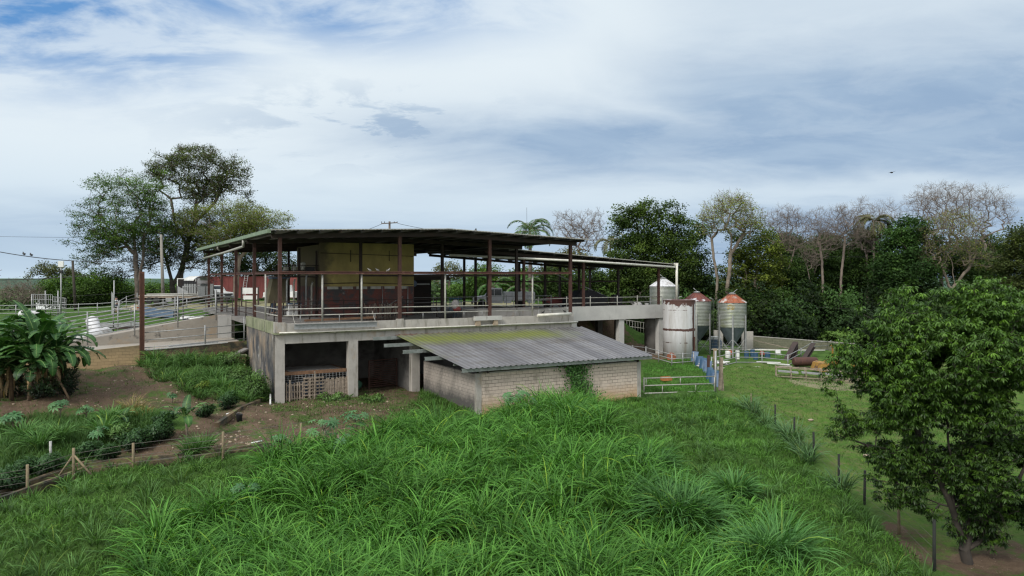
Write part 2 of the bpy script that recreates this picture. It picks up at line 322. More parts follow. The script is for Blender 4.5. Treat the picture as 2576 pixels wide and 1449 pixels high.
# foliage: colour attribute, some light through the leaf
def foli(name,trans=.25,rough=.5,spec=.35,hue=1.):
    m,nt,b=nmat(name); at=nt.nodes.new('ShaderNodeVertexColor'); at.layer_name='Col'
    nt.links.new(at.outputs[0],b.inputs['Base Color']); b.inputs['Roughness'].default_value=rough; b.inputs['Specular IOR Level'].default_value=spec
    t=nt.nodes.new('ShaderNodeBsdfTranslucent'); c2=mix(nt,1.,at.outputs[0],(1.1,1.25,.5,1),'MULTIPLY'); nt.links.new(c2,t.inputs['Color'])
    ms=nt.nodes.new('ShaderNodeMixShader'); ms.inputs[0].default_value=trans; nt.links.new(b.outputs[0],ms.inputs[1]); nt.links.new(t.outputs[0],ms.inputs[2])
    nt.links.new(ms.outputs[0],nt.nodes['Material Output'].inputs[0]); return m
M['grass']=foli('grass_blades',.22,.6,.18); M['leaf']=foli('tree_leaves',.22,.6,.15); M['leaf_big']=foli('glossy_leaves',.18,.5,.3)
# ---------------------------------------------------------------- camera, sun, sky
sc=bpy.context.scene
cam=bpy.data.cameras.new('camera'); co_=bpy.data.objects.new('camera',cam); sc.collection.objects.link(co_)
co_.location=(0,0,ZC); co_.rotation_euler=(R(90),0,0); cam.sensor_width=36; cam.lens=36*F/2576
cam.shift_y=-(724.5-HY)/2576; cam.clip_end=20000; cam.clip_start=.1; sc.camera=co_
SUN_EL,SUN_AZ=42.,-36.     # azimuth measured from straight behind the camera, negative = to its left
sd=Vector((math.sin(R(SUN_AZ))*math.cos(R(SUN_EL)),-math.cos(R(SUN_AZ))*math.cos(R(SUN_EL)),math.sin(R(SUN_EL))))
sl=bpy.data.lights.new('sun','SUN'); sl.energy=2.9; sl.angle=R(14); sl.color=(1,.96,.90)
so=bpy.data.objects.new('sun',sl); sc.collection.objects.link(so); so.rotation_euler=(-sd).to_track_quat('-Z','Y').to_euler(); so.location=(0,-20,60)
wd=bpy.data.worlds.new('World'); sc.world=wd; wd.use_nodes=True; nt=wd.node_tree; nt.nodes.clear()
out=nt.nodes.new('ShaderNodeOutputWorld'); bg=nt.nodes.new('ShaderNodeBackground'); nt.links.new(bg.outputs[0],out.inputs[0])
sky=nt.nodes.new('ShaderNodeTexSky'); sky.sky_type='NISHITA'; sky.sun_disc=False; sky.sun_elevation=R(SUN_EL); sky.sun_rotation=math.atan2(sd.x,sd.y)
sky.air_density=1.3; sky.ozone_density=2.
tc=nt.nodes.new('ShaderNodeTexCoord').outputs['Generated']; sp=nt.nodes.new('ShaderNodeSeparateXYZ'); nt.links.new(tc,sp.inputs[0])
X,Y,Z=sp.outputs
hyp=math_(nt,'SQRT',math_(nt,'ADD',math_(nt,'MULTIPLY',X,X),math_(nt,'MULTIPLY',Y,Y)))
el=math_(nt,'DIVIDE',Z,math_(nt,'MAXIMUM',hyp,.01)); az=math_(nt,'ARCTAN2',X,Y)
zz=math_(nt,'ADD',math_(nt,'MAXIMUM',Z,0.),.16)
cb=nt.nodes.new('ShaderNodeCombineXYZ'); nt.links.new(math_(nt,'DIVIDE',X,zz),cb.inputs[0]); nt.links.new(math_(nt,'DIVIDE',Y,zz),cb.inputs[1])
P2=cb.outputs[0]
def sstep(v,a,b):
    n=nt.nodes.new('ShaderNodeMapRange'); n.interpolation_type='SMOOTHSTEP'; setin(nt,n.inputs[0],v); n.inputs[1].default_value=a; n.inputs[2].default_value=b; return n.outputs[0]
def gau(v,c,w):
    q=math_(nt,'DIVIDE',math_(nt,'SUBTRACT',v,c),w); return math_(nt,'POWER',2.718,math_(nt,'MULTIPLY',math_(nt,'MULTIPLY',q,q),-1.))
n1=noise(nt,mapping(nt,P2,(.62,.78,1),(2.3,1.1,0)),1.,9,.55,.6)      # broad cloud
n2=noise(nt,mapping(nt,P2,(1.5,2.6,1),(7.7,3.3,0)),1.,9,.6,.5)      # finer
n3=noise(nt,mapping(nt,P2,(.35,1.0,1),(4.4,9.2,0)),1.,6,.5,.4)
nd=math_(nt,'SUBTRACT',n1,.5); nf=math_(nt,'SUBTRACT',n2,.5)
azw=math_(nt,'ADD',az,math_(nt,'MULTIPLY',nd,.5)); elw=math_(nt,'ADD',el,math_(nt,'ADD',math_(nt,'MULTIPLY',nd,.09),math_(nt,'MULTIPLY',nf,.035)))
cs=mix(nt,1.,sky.outputs[0],(.115,.115,.115,1),'MULTIPLY')
blue=mix(nt,.8,cs,(.10,.30,.66,1))
white=mix(nt,sstep(el,.0,.22),(.60,.74,.86,1),(.80,.885,.94,1))
grey=mix(nt,sstep(nf,-.18,.18),(.31,.44,.62,1),(.40,.53,.69,1))
# bluish grey sheets over the right half and a darker belt low above the trees
m_right=math_(nt,'MULTIPLY',sstep(azw,-.05,.35),math_(nt,'SUBTRACT',1.,math_(nt,'MULTIPLY',sstep(elw,.21,.36),.62)))
belt=math_(nt,'MULTIPLY',gau(elw,.168,.068),sstep(azw,-.36,-.02))
m_grey=math_(nt,'MAXIMUM',math_(nt,'MULTIPLY',m_right,.98),belt)
lowb=math_(nt,'MULTIPLY',math_(nt,'MULTIPLY',gau(elw,.103,.022),sstep(azw,-.25,.0)),.75)
m_grey=math_(nt,'MULTIPLY',m_grey,math_(nt,'SUBTRACT',1.,lowb))
n4=noise(nt,mapping(nt,P2,(2.6,3.2,1),(1.7,5.3,0)),1.,10,.62,.3)
patch=math_(nt,'MULTIPLY',math_(nt,'MULTIPLY',gau(az,-.15,.22),gau(el,.205,.05)),sstep(n4,.45,.60))
m_grey=math_(nt,'MULTIPLY',m_grey,math_(nt,'ADD',.88,math_(nt,'MULTIPLY',sstep(n4,.35,.62),.22)),clamp=True)
m_grey=math_(nt,'MAXIMUM',m_grey,math_(nt,'MULTIPLY',patch,.9))
low=math_(nt,'MULTIPLY',gau(elw,.045,.04),.55); m_grey=math_(nt,'MAXIMUM',m_grey,low)
c=mix(nt,m_grey,white,grey)
c=mix(nt,math_(nt,'MULTIPLY',sstep(n3,.52,.72),math_(nt,'MULTIPLY',sstep(el,.15,.35),.22)),c,(.44,.58,.75,1))
# the open blue at the upper left
m_b=math_(nt,'MULTIPLY',sstep(elw,.17,.30),math_(nt,'SUBTRACT',1.,sstep(azw,-.52,-.20)))
top=math_(nt,'MULTIPLY',sstep(elw,.275,.37),math_(nt,'SUBTRACT',1.,sstep(azw,-.22,.10)))
m_b=math_(nt,'MAXIMUM',m_b,top)
m_b=math_(nt,'MULTIPLY',m_b,math_(nt,'ADD',.30,math_(nt,'MULTIPLY',sstep(math_(nt,'SUBTRACT',.5,nf),.40,.60),.75)),clamp=True)
c=mix(nt,m_b,c,blue)
# behind the camera and overhead: even overcast, brightened out of view to light the scene
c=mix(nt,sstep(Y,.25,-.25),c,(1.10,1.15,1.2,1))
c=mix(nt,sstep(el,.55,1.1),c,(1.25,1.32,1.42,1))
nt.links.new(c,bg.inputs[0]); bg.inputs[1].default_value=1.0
sc.view_settings.view_transform='Standard'; sc.view_settings.look='None'; sc.view_settings.exposure=0
sc.cycles.max_bounces=6; sc.cycles.transparent_max_bounces=6; sc.cycles.use_denoising=True; sc.cycles.pixel_filter_type='BLACKMAN_HARRIS'; sc.cycles.filter_width=1.3
# ---------------------------------------------------------------- terrain
def xy(x,y,d): p=pix(x,y,d); return p
CP=[(-30,12,-1.8),(-15,12,-1.6),(0,12,-1.5),(15,12,-1.8),(30,14,-2.2),(-50,20,-1.),(-20,20,-1.5),(-8,21,-1.5),(0,21,-1.4),(8,21,-1.5),(16,21,-1.8),(26,22,-2.4),
(-18.7,28,-1.07),(-15.7,30,-.6),(-10.8,33,-.3),(-26,26,-1.2),(-3,30,-.7),(3,30,-.8),(10,30,-1.2),(18,30,-1.9),(28,30,-2.4),
(-8,38,-.1),(0,37,-.3),(6,40,-.45),(12,38,-1.0),(20,40,-1.6),(30,42,-1.9),(-13.8,42.6,0),(-7,45.5,0),(-11,40.5,0),(-12,37,-.15),(4,52,0),(9.5,48,-.35),
(-27.5,45,1.64),(-24.4,46.8,1.7),(-22,43,1.2),(-26.5,38,1.0),(-19,38,.5),(-24,33,.0),(-30,32,0),(-16,41,.35),(-15.9,45.5,.5),(-18,49,1.0),(-20.5,48.5,1.7),(-35,45,1.9),(-45,40,1.8),
(-33,41,1.5),(-23,47.6,1.75),(-19.4,50.4,1.9),(-36,50,2.2),
(-32,58,2.5),(-26,63,3.0),(-34,66,3.1),(-42,93,4.3),(-34,96,4.4),(-44,87,4.15),(-48,86,3.6),(-30,76,3.9),(-45,80,3.2),(-22,70,4.1),(-38,86,4.3),(-30,88,4.4),(-20,90,4.5),(0,95,4.4),(-5,78,4.4),(2,76,4.3),(8,80,4.0),
(13,84,1.0),(18,86,0),(12,68,0),(16,66,-.1),(8,60,0),(11,73,0),(20,71,-.2),(25,71,-.3),(15,62,-.25),(12,55,-.4),(19,50,-.9),(30,62,-.8),(26,56,-.8),(40,60,-1),(45,75,-1),(30,85,-.5),(50,95,-1),(20,95,-.3),
(10,100,1.5),(30,110,-1),(60,120,-1),(0,120,3.5),(-40,115,3),(-60,120,1),(-70,95,1.5),(-90,60,1),(-60,60,1.8),(-43,79,3.55),(-43,83,3.75),(-38,81.5,3.8),(-34,83,4.0),(-40,84,3.9),(-50,80,3.25),(-34,60,2.3),(-47,75,3.2),(-5,72,4.2),(5,72,4.2),(70,60,-2),(60,30,-3),(80,100,-2),(-85,130,-2),(85,135,-2),(0,140,1)]
CPn=np.array(CP)
def gz(X,Y):
    X=np.atleast_1d(np.asarray(X,float)); Y=np.atleast_1d(np.asarray(Y,float)); out=np.empty(X.shape)
    f=X.ravel(); g=Y.ravel(); o=np.empty(f.shape)
    for i in range(0,len(f),20000):
        a=f[i:i+20000,None]; b=g[i:i+20000,None]
        d2=(a-CPn[:,0])**2+(b-CPn[:,1])**2+1.2; w=d2**-2.2; o[i:i+20000]=(w*CPn[:,2]).sum(1)/w.sum(1)
    o+=.10*np.sin(f*.9+1)*np.sin(g*.8+f*.3)+.05*np.sin(f*2.3+g*1.7)+.04*np.sin(g*3.1-f*1.9)
    u=(f-AX)*FU[0]+(g-AY)*FU[1]; v=(f-AX)*FV[0]+(g-AY)*FV[1]
    ins=(u>-.2)&(u<21.2)&(v>-.2)&(v<8.6); o=np.where(ins,np.minimum(o,-.02),o)
    far=np.clip((np.hypot(f,g)-120)/500,0,1); far=far*far*(3-2*far)
    o=o*(1-far)+(-14+5*np.sin(f*.004+1)*np.sin(g*.003)+2*np.sin(f*.013+g*.011))*far
    return o.reshape(X.shape)
def gz1(X,Y): return float(gz([X],[Y])[0])
def gp(x,y,dmax=130):                 # where the sight line meets the ground
    d=np.arange(12,dmax,.1); z=zat(y,d); X=(x-CX)/F*d; h=z-gz(X,d); i=np.argmax(h<=0)
    return (float(X[i]),float(d[i]),float(gz1(X[i],d[i])))
def poly(pts): return np.array([gp(*p)[:2] for p in pts])
def inside(P,XX,YY):
    r=np.zeros(XX.shape,bool); n=len(P)
    for i in range(n):
        x1,y1=P[i]; x2,y2=P[(i+1)%n]
        c=((y1>YY)!=(y2>YY))&(XX<(x2-x1)*(YY-y1)/(y2-y1+1e-12)+x1); r^=c
    return r
def axis(a,b,st,ext,g=1.18):
    c=list(np.arange(a,b+1e-6,st)); s=st
    lo=[];hi=[];x=a
    while x>ext[0]: s*=g; x-=s; lo.append(x)
    s=st;x=b
    while x<ext[1]: s*=g; x+=s; hi.append(x)
    return np.array(lo[::-1]+c+hi)
gx=axis(-46,46,.33,(-6000,6000)); gy=axis(12,95,.33,(-300,9000))
GX,GY=np.meshgrid(gx,gy); GZ=gz(GX,GY)
P_dirt=poly([(0,1075),(0,940),(190,925),(350,915),(430,950),(520,985),(600,1005),(700,1010),(880,1000),(900,975),(1060,985),(1066,1020),(990,1075),(830,1120),(690,1125),(560,1140),(330,1180),(180,1200),(330,1120),(470,1080),(480,1040),(350,1020),(170,1050)])
P_gravel=poly([(1965,952),(2120,948),(2300,950),(2430,965),(2500,1000),(2350,1008),(2150,985),(1990,966)])
P_yard=np.array([(-46,83),(-46,90),(-20,94),(8,90),(8,78),(-18,76),(-32,79)])
P_right=poly([(1810,920),(2000,905),(2400,905),(2576,950),(2576,1400),(2400,1440),(2250,1330),(2100,1200),(1980,1080),(1900,1020),(1812,1000)])
P_mud=poly([(2200,1290),(2300,1330),(2450,1400),(2576,1340),(2576,1449),(2380,1449),(2280,1400)])
P_yard2=poly([(1700,900),(1760,880),(2100,880),(2100,925),(1850,925)])
def msk(*ps):
    m=np.zeros(GX.shape)
    for p in ps: m=np.maximum(m,inside(p,GX,GY).astype(float))
    for _ in range(3): m=(m+np.roll(m,1,0)+np.roll(m,-1,0)+np.roll(m,1,1)+np.roll(m,-1,1))/5
    return m
mud=msk(P_mud); dirt=msk(P_dirt); grav=np.maximum(msk(P_gravel),.8*msk(P_yard)); past=msk(P_right)
U_=(GX-AX)*FU[0]+(GY-AY)*FU[1]; V_=(GX-AX)*FV[0]+(GY-AY)*FV[1]
ins=((U_>-.5)&(U_<21.5)&(V_>0)&(V_<9)).astype(float); dirt=np.maximum(dirt,ins); dirt=np.maximum(dirt,mud)
dirt=np.maximum(dirt,((U_>20)&(U_<40)&(V_>6)&(V_<24)).astype(float))
ny,nx=GX.shape; idx=np.arange(ny*nx).reshape(ny,nx)
Fg=np.stack([idx[:-1,:-1],idx[:-1,1:],idx[1:,1:],idx[1:,:-1]],-1).reshape(-1,4)
mg,nt,b=nmat('grass_and_earth'); at=nt.nodes.new('ShaderNodeVertexColor'); at.layer_name='Col'; sp=nt.nodes.new('ShaderNodeSeparateColor'); nt.links.new(at.outputs[0],sp.inputs[0]); co=objco(nt)
g=mix(nt,ramp(nt,noise(nt,co,.8,10,.7),.35,.65),(.040,.085,.018,1),(.085,.165,.034,1)); g=mix(nt,ramp(nt,noise(nt,co,9.,8,.8),.4,.7),g,(.035,.06,.015,1))
pg=mix(nt,ramp(nt,noise(nt,co,.7,10,.8),.38,.62),(.042,.110,.016,1),(.110,.185,.034,1)); pg=mix(nt,ramp(nt,noise(nt,mapping(nt,co,(1,2,1),(5,1,0)),1.6,10,.85),.48,.64),pg,(.17,.125,.075,1)); pg=mix(nt,ramp(nt,noise(nt,co,14.,6,.8),.45,.7),pg,(.045,.085,.018,1))
g=mix(nt,sp.outputs[2],g,pg)
dd=mix(nt,ramp(nt,noise(nt,co,1.1,9,.75),.35,.7),(.088,.060,.042,1),(.165,.118,.078,1)); 
vo=nt.nodes.new('ShaderNodeTexVoronoi'); vo.inputs['Scale'].default_value=13.; nt.links.new(co,vo.inputs['Vector'])
spk=math_(nt,'MULTIPLY',ramp(nt,vo.outputs['Distance'],.16,.24,(1,1,1,1),(0,0,0,1)),ramp(nt,noise(nt,co,2.5,6,.8),.50,.64))
dd=mix(nt,spk,dd,(.40,.33,.25,1)); dd=mix(nt,ramp(nt,noise(nt,mapping(nt,co,(1,1,1),(8,3,0)),.45,9,.85),.50,.60),dd,g)
k=math_(nt,'ADD',sp.outputs[0],math_(nt,'MULTIPLY',math_(nt,'SUBTRACT',noise(nt,co,1.3,8,.75),.5),1.1),clamp=True)
c=mix(nt,ramp(nt,k,.42,.58),g,dd)
gr=mix(nt,ramp(nt,noise(nt,co,12.,8,.8),.35,.65),(.28,.24,.16,1),(.12,.14,.06,1))
k2=math_(nt,'ADD',sp.outputs[1],math_(nt,'MULTIPLY',math_(nt,'SUBTRACT',noise(nt,co,.9,8,.75),.5),1.0),clamp=True)
c=mix(nt,ramp(nt,k2,.45,.58),c,gr)
nt.links.new(c,b.inputs['Base Color']); b.inputs['Roughness'].default_value=1.; b.inputs['Specular IOR Level'].default_value=.1
bn=nt.nodes.new('ShaderNodeBump'); bn.inputs['Strength'].default_value=.9; bn.inputs['Distance'].default_value=.12; nt.links.new(noise(nt,co,6.,10,.8),bn.inputs['Height']); nt.links.new(bn.outputs[0],b.inputs['Normal'])
npmesh('ground',np.stack([GX,GY,GZ],-1).reshape(-1,3),Fg,mg,C=np.stack([dirt,grav,past],-1).reshape(-1,3),smooth=True,kind='structure')
# far hills: low wooded ridges, distance haze painted in as a bluish green
mh,nt,b=nmat('wooded_hills'); co=objco(nt); c=mix(nt,ramp(nt,noise(nt,co,.03,10,.8),.35,.65),(.035,.072,.055,1),(.07,.115,.08,1)); 
nt.links.new(c,b.inputs['Base Color']); b.inputs['Roughness'].default_value=1
hv=[];hf=[]
for ri,(d,top,amp) in enumerate(((420,-2.0,3.5),(900,1.0,5),(1900,2.5,6))):
    n=420; b0=len(hv)
    for i in range(n):
        a=-1.1+2.2*i/(n-1); X=d*math.tan(a*.8) if abs(a)<1.2 else 0; Y=d
        h=top+amp*(math.sin(a*7+ri*2)*.5+math.sin(a*17+ri)*.25)+rnd.uniform(-.5,.5)*d/420
        hv+=[(X,Y,-40),(X,Y,h),(X,Y+d*.4,-40)]
    for i in range(n-1):
        p=b0+3*i; hf+=[(p,p+3,p+4,p+1),(p+1,p+4,p+5,p+2)]
npmesh('hills',np.array(hv),np.array(hf),mh,smooth=True,kind='structure')
# ================================================================ the barn, in its own frame: u along the open front, v towards the back
barn=thing('cattle_barn','two storey open concrete cattle barn with low gable roof on rusty steel posts','barn',(0,0,0),bf=True)
B=lambda n,m,mb,par=barn,**k: mb.build(n,M[m] if isinstance(m,str) else m,par,**k)
FZ=4.42
# lower storey
B('side_wall','concrete_side',MB().box(-.30,.04,-.7,-.02,9.25,4.02),label='black stained side wall of the lower storey')
B('side_parapet','concrete_moss',MB().box(-.34,.0,4.02,-.04,9.3,4.70))
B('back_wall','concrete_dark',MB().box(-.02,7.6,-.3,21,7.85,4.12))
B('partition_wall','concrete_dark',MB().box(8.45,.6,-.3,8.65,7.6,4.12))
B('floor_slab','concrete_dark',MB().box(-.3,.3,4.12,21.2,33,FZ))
B('beam','concrete',MB().box(.25,.03,3.45,21.0,.45,4.12))
for i,(a,b) in enumerate(((-.30,.26),(4.15,4.75),(8.38,8.92),(12.6,13.1),(16.6,17.1),(20.6,21.2))):
    z1=4.12 if i in(0,) else 3.45
    B('column','concrete',MB().box(a,.0 if i else .0,-.7,b,.5,z1),label='corner column with orange rust stains' if i==0 else None)
B('parapet','concrete',MB().box(-.02,.03,4.16,21.0,.22,4.66))
for a,b in ((-.345,.30),(7.35,7.8),(14.0,14.4),(20.7,21.15)): B('parapet_pier','concrete',MB().box(a,-.03,4.14,b,.26,4.74))
B('drip_ledge','concrete_moss',MB().box(-.36,-.16,4.02,21.3,.0,4.12))
B('ledge_pipe','pvc',MB().tube([(-.1,-.20,4.13),(10,-.20,4.13),(21.4,-.20,4.13)],.045))
# steel frame
def ridge(u): return 10.10+ (.40*u/10.6 if u<10.6 else .40*(21.6-u)/11.0)
US=[0,7.56,14.18,20.96]; VS=[.12,8.03,15.5,22.8,31.]
for j,v in enumerate(VS):
    for i,u in enumerate(US):
        if j==1 and i==0: pass
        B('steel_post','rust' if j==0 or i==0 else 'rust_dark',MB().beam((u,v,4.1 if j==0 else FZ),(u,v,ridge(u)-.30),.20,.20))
    m=MB(); m.beam((-.5,v,ridge(-.5)-.21),(10.6,v,ridge(10.6)-.21),.14,.26); m.beam((10.6,v+.003,ridge(10.6)-.212),(21.5,v+.003,ridge(21.5)-.212),.14,.262)
    B('rafter','rust_dark',m)
nP=18
for k in range(nP):
    u=-.5+k*22./(nP-1); u=min(u,21.45)
    m=MB(); z=ridge(u)-.0
    m.box(u-.03,-.95,z-.085,u+.03,32.2,z+.06); m.box(u+.032,-.95,z+.03,u+.10,32.2,z+.058); m.box(u+.032,-.95,z-.083,u+.10,32.2,z-.055)
    B('purlin','sheet_under' ,m)
def sheet(u0,u1,v0,v1,zf,th=.0,step=.23,h=.035):
    n=int((u1-u0)/step)*4; V=[];Fc=[]
    pr=[0,0,1,1]
    us=np.linspace(u0,u1,n+1)
    for i,u in enumerate(us):
        z=zf(u)+h*pr[i%4]; V+=[(u,v0,z),(u,v1,z)]
    for i in range(n): a=2*i; Fc.append((a,a+2,a+3,a+1))
    return V,Fc
for nm,u0,u1 in (('roof_sheet',-.75,10.6),('roof_sheet',10.6,21.75)):
    V,Fc=sheet(u0,u1,-1.05,32.4,lambda u:ridge(u)+.065)
    m=MB(); m.v=V; m.f=Fc; m.sm=[False]*len(Fc); B(nm,'sheet_top',m,fix=False)
B('ridge_cap','sheet_top',MB().box(10.4,-1.06,ridge(10.6)+.11,10.8,32.4,ridge(10.6)+.13))
B('edge_trim','pipe_white',MB().beam((-.8,-1.08,ridge(-.8)+.10),(10.6,-1.08,ridge(10.6)+.10),.02,.05).beam((10.6,-1.081,ridge(10.6)+.10),(21.8,-1.081,ridge(21.8)+.10),.02,.05))
gt=B('gutter','gutter',MB().box(-.98,-1.15,9.98,-.96,32.4,10.20).box(-.96,-1.15,9.98,-.78,32.4,10.0).box(-.98,-1.17,9.98,-.78,-1.15,10.22))
B('downpipe','pipe_white',MB().tube([(-.85,7.3,10.0),(-.85,7.3,9.62),(-.8,7.6,9.52),(-.6,18,9.38),(-.5,31,9.24)],.09))
B('downpipe','pipe_white',MB().tube([(-.85,19,10.0),(-.85,19,9.75),(-.7,19.3,9.66)],.08))
# horizontal girt beams
g=MB(); g.ibeam((-.1,0.0,7.70),(21.0,0.0,7.74),.14,.17); B('girt','rust_beam',g)
g=MB(); g.ibeam((0,.1,7.70),(0,31,7.70),.12,.17); B('girt','rust',g)
for u,v0 in ((14.18,8),(20.96,8)):
    B('girt','rust_dark',MB().ibeam((u,v0,7.6),(u,31,7.6),.10,.14))
B('girt','rust_dark',MB().ibeam((7.56,8.0,7.55),(21,8.0,7.55),.10,.14))
B('girt','rust_dark',MB().ibeam((12.6,22.8,7.5),(21,22.8,7.5),.10,.2))
# thin white pipe mullions
for x in (811,909.7,1120,1339.5):
    u,_=on_v(x,.1); B('pipe_post','pipe_white',MB().tube([(u,.1,4.6),(u,.1,7.62)],.06,8))
u=4.3; B('pipe_post','pipe_white',MB().tube([(-.05,4.0,4.65),(-.05,4.0,7.62)],.06,8))
# front safety rails
rail=thing('safety_railing','white pipe safety railing along the open front edge of the upper floor','railing',(0,.1,0),bf=True)
for zr in (5.52,5.13):
    B('rail','pipe_white',MB().tube([(-.05,.03,zr),(7.5,.03,zr-.02),(14.1,.03,zr-.05),(20.9,.03,zr-.1)],.035,6),rail)
B('rail','pipe_white',MB().tube([(0,0,5.5),(-.02,4,5.5),(-.02,7.9,5.5)],.03,6),rail); B('rail','pipe_white',MB().tube([(0,0,5.1),(-.02,4,5.1),(-.02,7.9,5.1)],.03,6),rail)
for u in (1.2,3.6,5.9,9.2,12.2,13.6,16.3,19.2): B('rail_post','galv',MB().tube([(u,.03,4.66),(u,.03,5.13)],.022,6),rail)
# inner pens (rails seen through the barn)
def railing(name,label,pts,heights,posts,mat='galv',r=.03,group=None,frame=True,pr=.04,top=None,base=0.):
    t=thing(name,label,'railing' if 'rail' in name else 'fence',(0,0,0) if frame else (0,0,0),bf=frame,group=group)
    for h in heights:
        B('rail',mat,MB().tube([(p[0],p[1],p[2]+h) for p in pts],r,6),t)
    for q in posts:
        B('post',mat,MB().tube([(q[0],q[1],q[2]-.1),(q[0],q[1],q[2]+(q[3] if len(q)>3 else (top or max(heights)+.08)))],pr,6),t)
    return t
def lp(a,b,n): return [(a[0]+(b[0]-a[0])*i/(n-1),a[1]+(b[1]-a[1])*i/(n-1),a[2]+(b[2]-a[2])*i/(n-1)) for i in range(n)]
railing('pen_railing','grey pipe pen railing in front of the yellow milking room',[(1,6.5,FZ),(13,6.5,FZ)],(.35,.7,1.05,1.35),lp((1,6.5,FZ),(13,6.5,FZ),6),'rust_dark')
railing('pen_railing','dark pipe pen railing under the roof just left of the milking room',[(.3,10,FZ),(.3,31,FZ)],(.35,.75,1.15),lp((.3,10,FZ),(.3,31,FZ),8),'rust_dark')
railing('pen_railing','long pipe pen railing beyond the concrete trough at the right of the upper floor',[(12.8,12,FZ),(27,12,FZ)],(.5,.9,1.3),lp((12.8,12,FZ),(27,12,FZ),7),'galv')
railing('pen_railing','dark rail and post pen at the rear right of the barn floor',[(13,22,FZ),(21,22,FZ),(21,31,FZ)],(.4,.8,1.2,1.6),lp((13,22,FZ),(21,22,FZ),5),'rust_dark')
# concrete trough at the right front
tr=thing('concrete_trough','long raised concrete trough behind the right end of the front parapet','trough',(14.4,2.2,FZ),bf=True)
B('basin','concrete',MB().box(0,0,0,6.3,.18,.55).box(0,2.6,0,6.3,2.78,.62).box(0,.18,0,.18,2.6,.6).box(6.12,.182,0,6.3,2.598,.6).box(.18,.18,.02,6.12,2.6,.1),tr)
B('board','wood_brown',MB().beam((1.6,.3,.5),(3.4,.5,.52),.12,.06),tr)
# milking room
rm=thing('milking_room','yellow painted milking room with red lower walls standing under the barn roof','room',(0,0,0),bf=True)
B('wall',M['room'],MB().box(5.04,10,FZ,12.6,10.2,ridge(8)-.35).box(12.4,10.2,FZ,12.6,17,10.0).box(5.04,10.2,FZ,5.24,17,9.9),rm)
B('wall_pipe','rust_dark',MB().tube([(5.1,9.93,6.95),(8,9.93,7.0),(12.5,9.93,6.85)],.03,5).tube([(7.4,9.93,9.5),(7.4,9.93,8.6)],.035,5).tube([(10.5,9.93,9.5),(10.5,9.93,8.7)],.025,5).tube([(5.1,9.9,9.25),(12.5,9.9,9.1)],.025,5),rm)
for i in range(6):
    u0=5.6+i*1.13; mv=MB(); mv.box(u0,9.96,6.52,u0+.85,9.995,6.72)
    B('vent_strip','pipe_white',mv,rm)
B('lean_bar','galv',MB().tube([(9.7,9.8,4.9),(11.6,9.8,5.9)],.03,5).tube([(9.9,9.8,4.6),(9.9,9.8,6.7)],.025,5).tube([(12.0,9.8,4.6),(12.0,9.8,6.7)],.04,5),rm)
# dark shed behind at right of the room
dr=thing('dark_store','dark reddish brown store with a black opening right of the yellow milking room','store',(12.9,15,FZ),bf=True)
B('wall','void',MB().box(0,0,0,3.4,.1,2.9).box(.0,.1,0,.1,6,2.9),dr); B('lintel','galv',MB().box(-.2,-.12,2.35,3.2,-.04,2.45),dr)
B('roof','rust_dark',MB().box(-.3,-.4,2.95,5.0,6,3.05).box(-.3,-.45,2.75,5.0,-.38,2.95),dr)
B('fan','blue_dull',MB().lathe([(.28,0),(.30,.1),(.28,.2)],(1.6,-.4,2.45),12,axis='y'),dr)
# milking equipment left of the room
mk=thing('milking_frame','tangle of dark pipes posts and glass milk jars left of the yellow wall','milking equipment',(2.2,10.4,FZ),bf=True)
B('frame','rust_dark',MB().box(-.3,-.1,3.0,3.0,2.2,3.1).beam((0,0,0),(0,0,5.2),.1,.1).beam((2.7,0,0),(2.7,0,5.0),.12,.12).beam((1.5,.3,0),(1.5,.3,5.2),.16,.16).tube([(-.3,-.1,3.9),(2.9,-.1,3.9)],.03,5).tube([(-.3,-.1,3.5),(2.9,-.1,3.5)],.025,5).tube([(-.28,-.1,3.1),(-.28,-.1,3.9)],.025,5).tube([(.9,-.1,3.1),(.9,-.1,3.9)],.025,5),mk)
for i,(a,z) in enumerate(((.5,1.7),(1.0,1.6),(1.9,2.0),(2.3,1.4))):
    B('hanging_pipe','pipe_white' if i%2 else 'galv',MB().tube([(a,-.15,z-1.2),(a,-.15,z+1.0),(a+.1,-.1,z+1.25)],.07,6),mk)
for a,z in ((1.1,3.25),(1.75,3.5),(.5,3.2)): B('milk_jar','pipe_white',MB().lathe([(.1,0),(.2,.08),(.2,.55),(.1,.66)],(a,.2,z),10),mk)
B('control_box','black',MB().box(1.9,-.3,3.3,2.5,.1,3.8),mk)
hp=thing('feed_hopper','tall sloping feed hopper with tan sides standing at the left rear of the upper floor','hopper',(2.3,13.6,FZ),bf=True)
B('bin',pm('tan_hopper_steel',(.13,.11,.06),(.09,.08,.05),1.5),MB().prism([(-.3,1.0),(1.0,1.0),(1.35,2.9),(.1,2.9)],0,1.4),hp); B('leg','rust_dark',MB().beam((-.2,.1,0),(0,.1,1.1),.08,.08),hp); B('leg','rust_dark',MB().beam((.9,.1,0),(.9,.1,1.1),.08,.08),hp)
B('rim_plate','blue_dull',MB().box(.0,-.06,2.9,1.4,1.46,3.02),hp)
tb=thing('water_tank','square pale blue plastic tank on the barn floor below the tan hopper','tank',(3.0,10.9,FZ),bf=True)
B('body','white_paint',MB().box(0,0,.15,.9,.8,1.0),tb); B('lid','blue_dull',MB().box(-.03,-.03,1.0,.93,.83,1.06),tb)
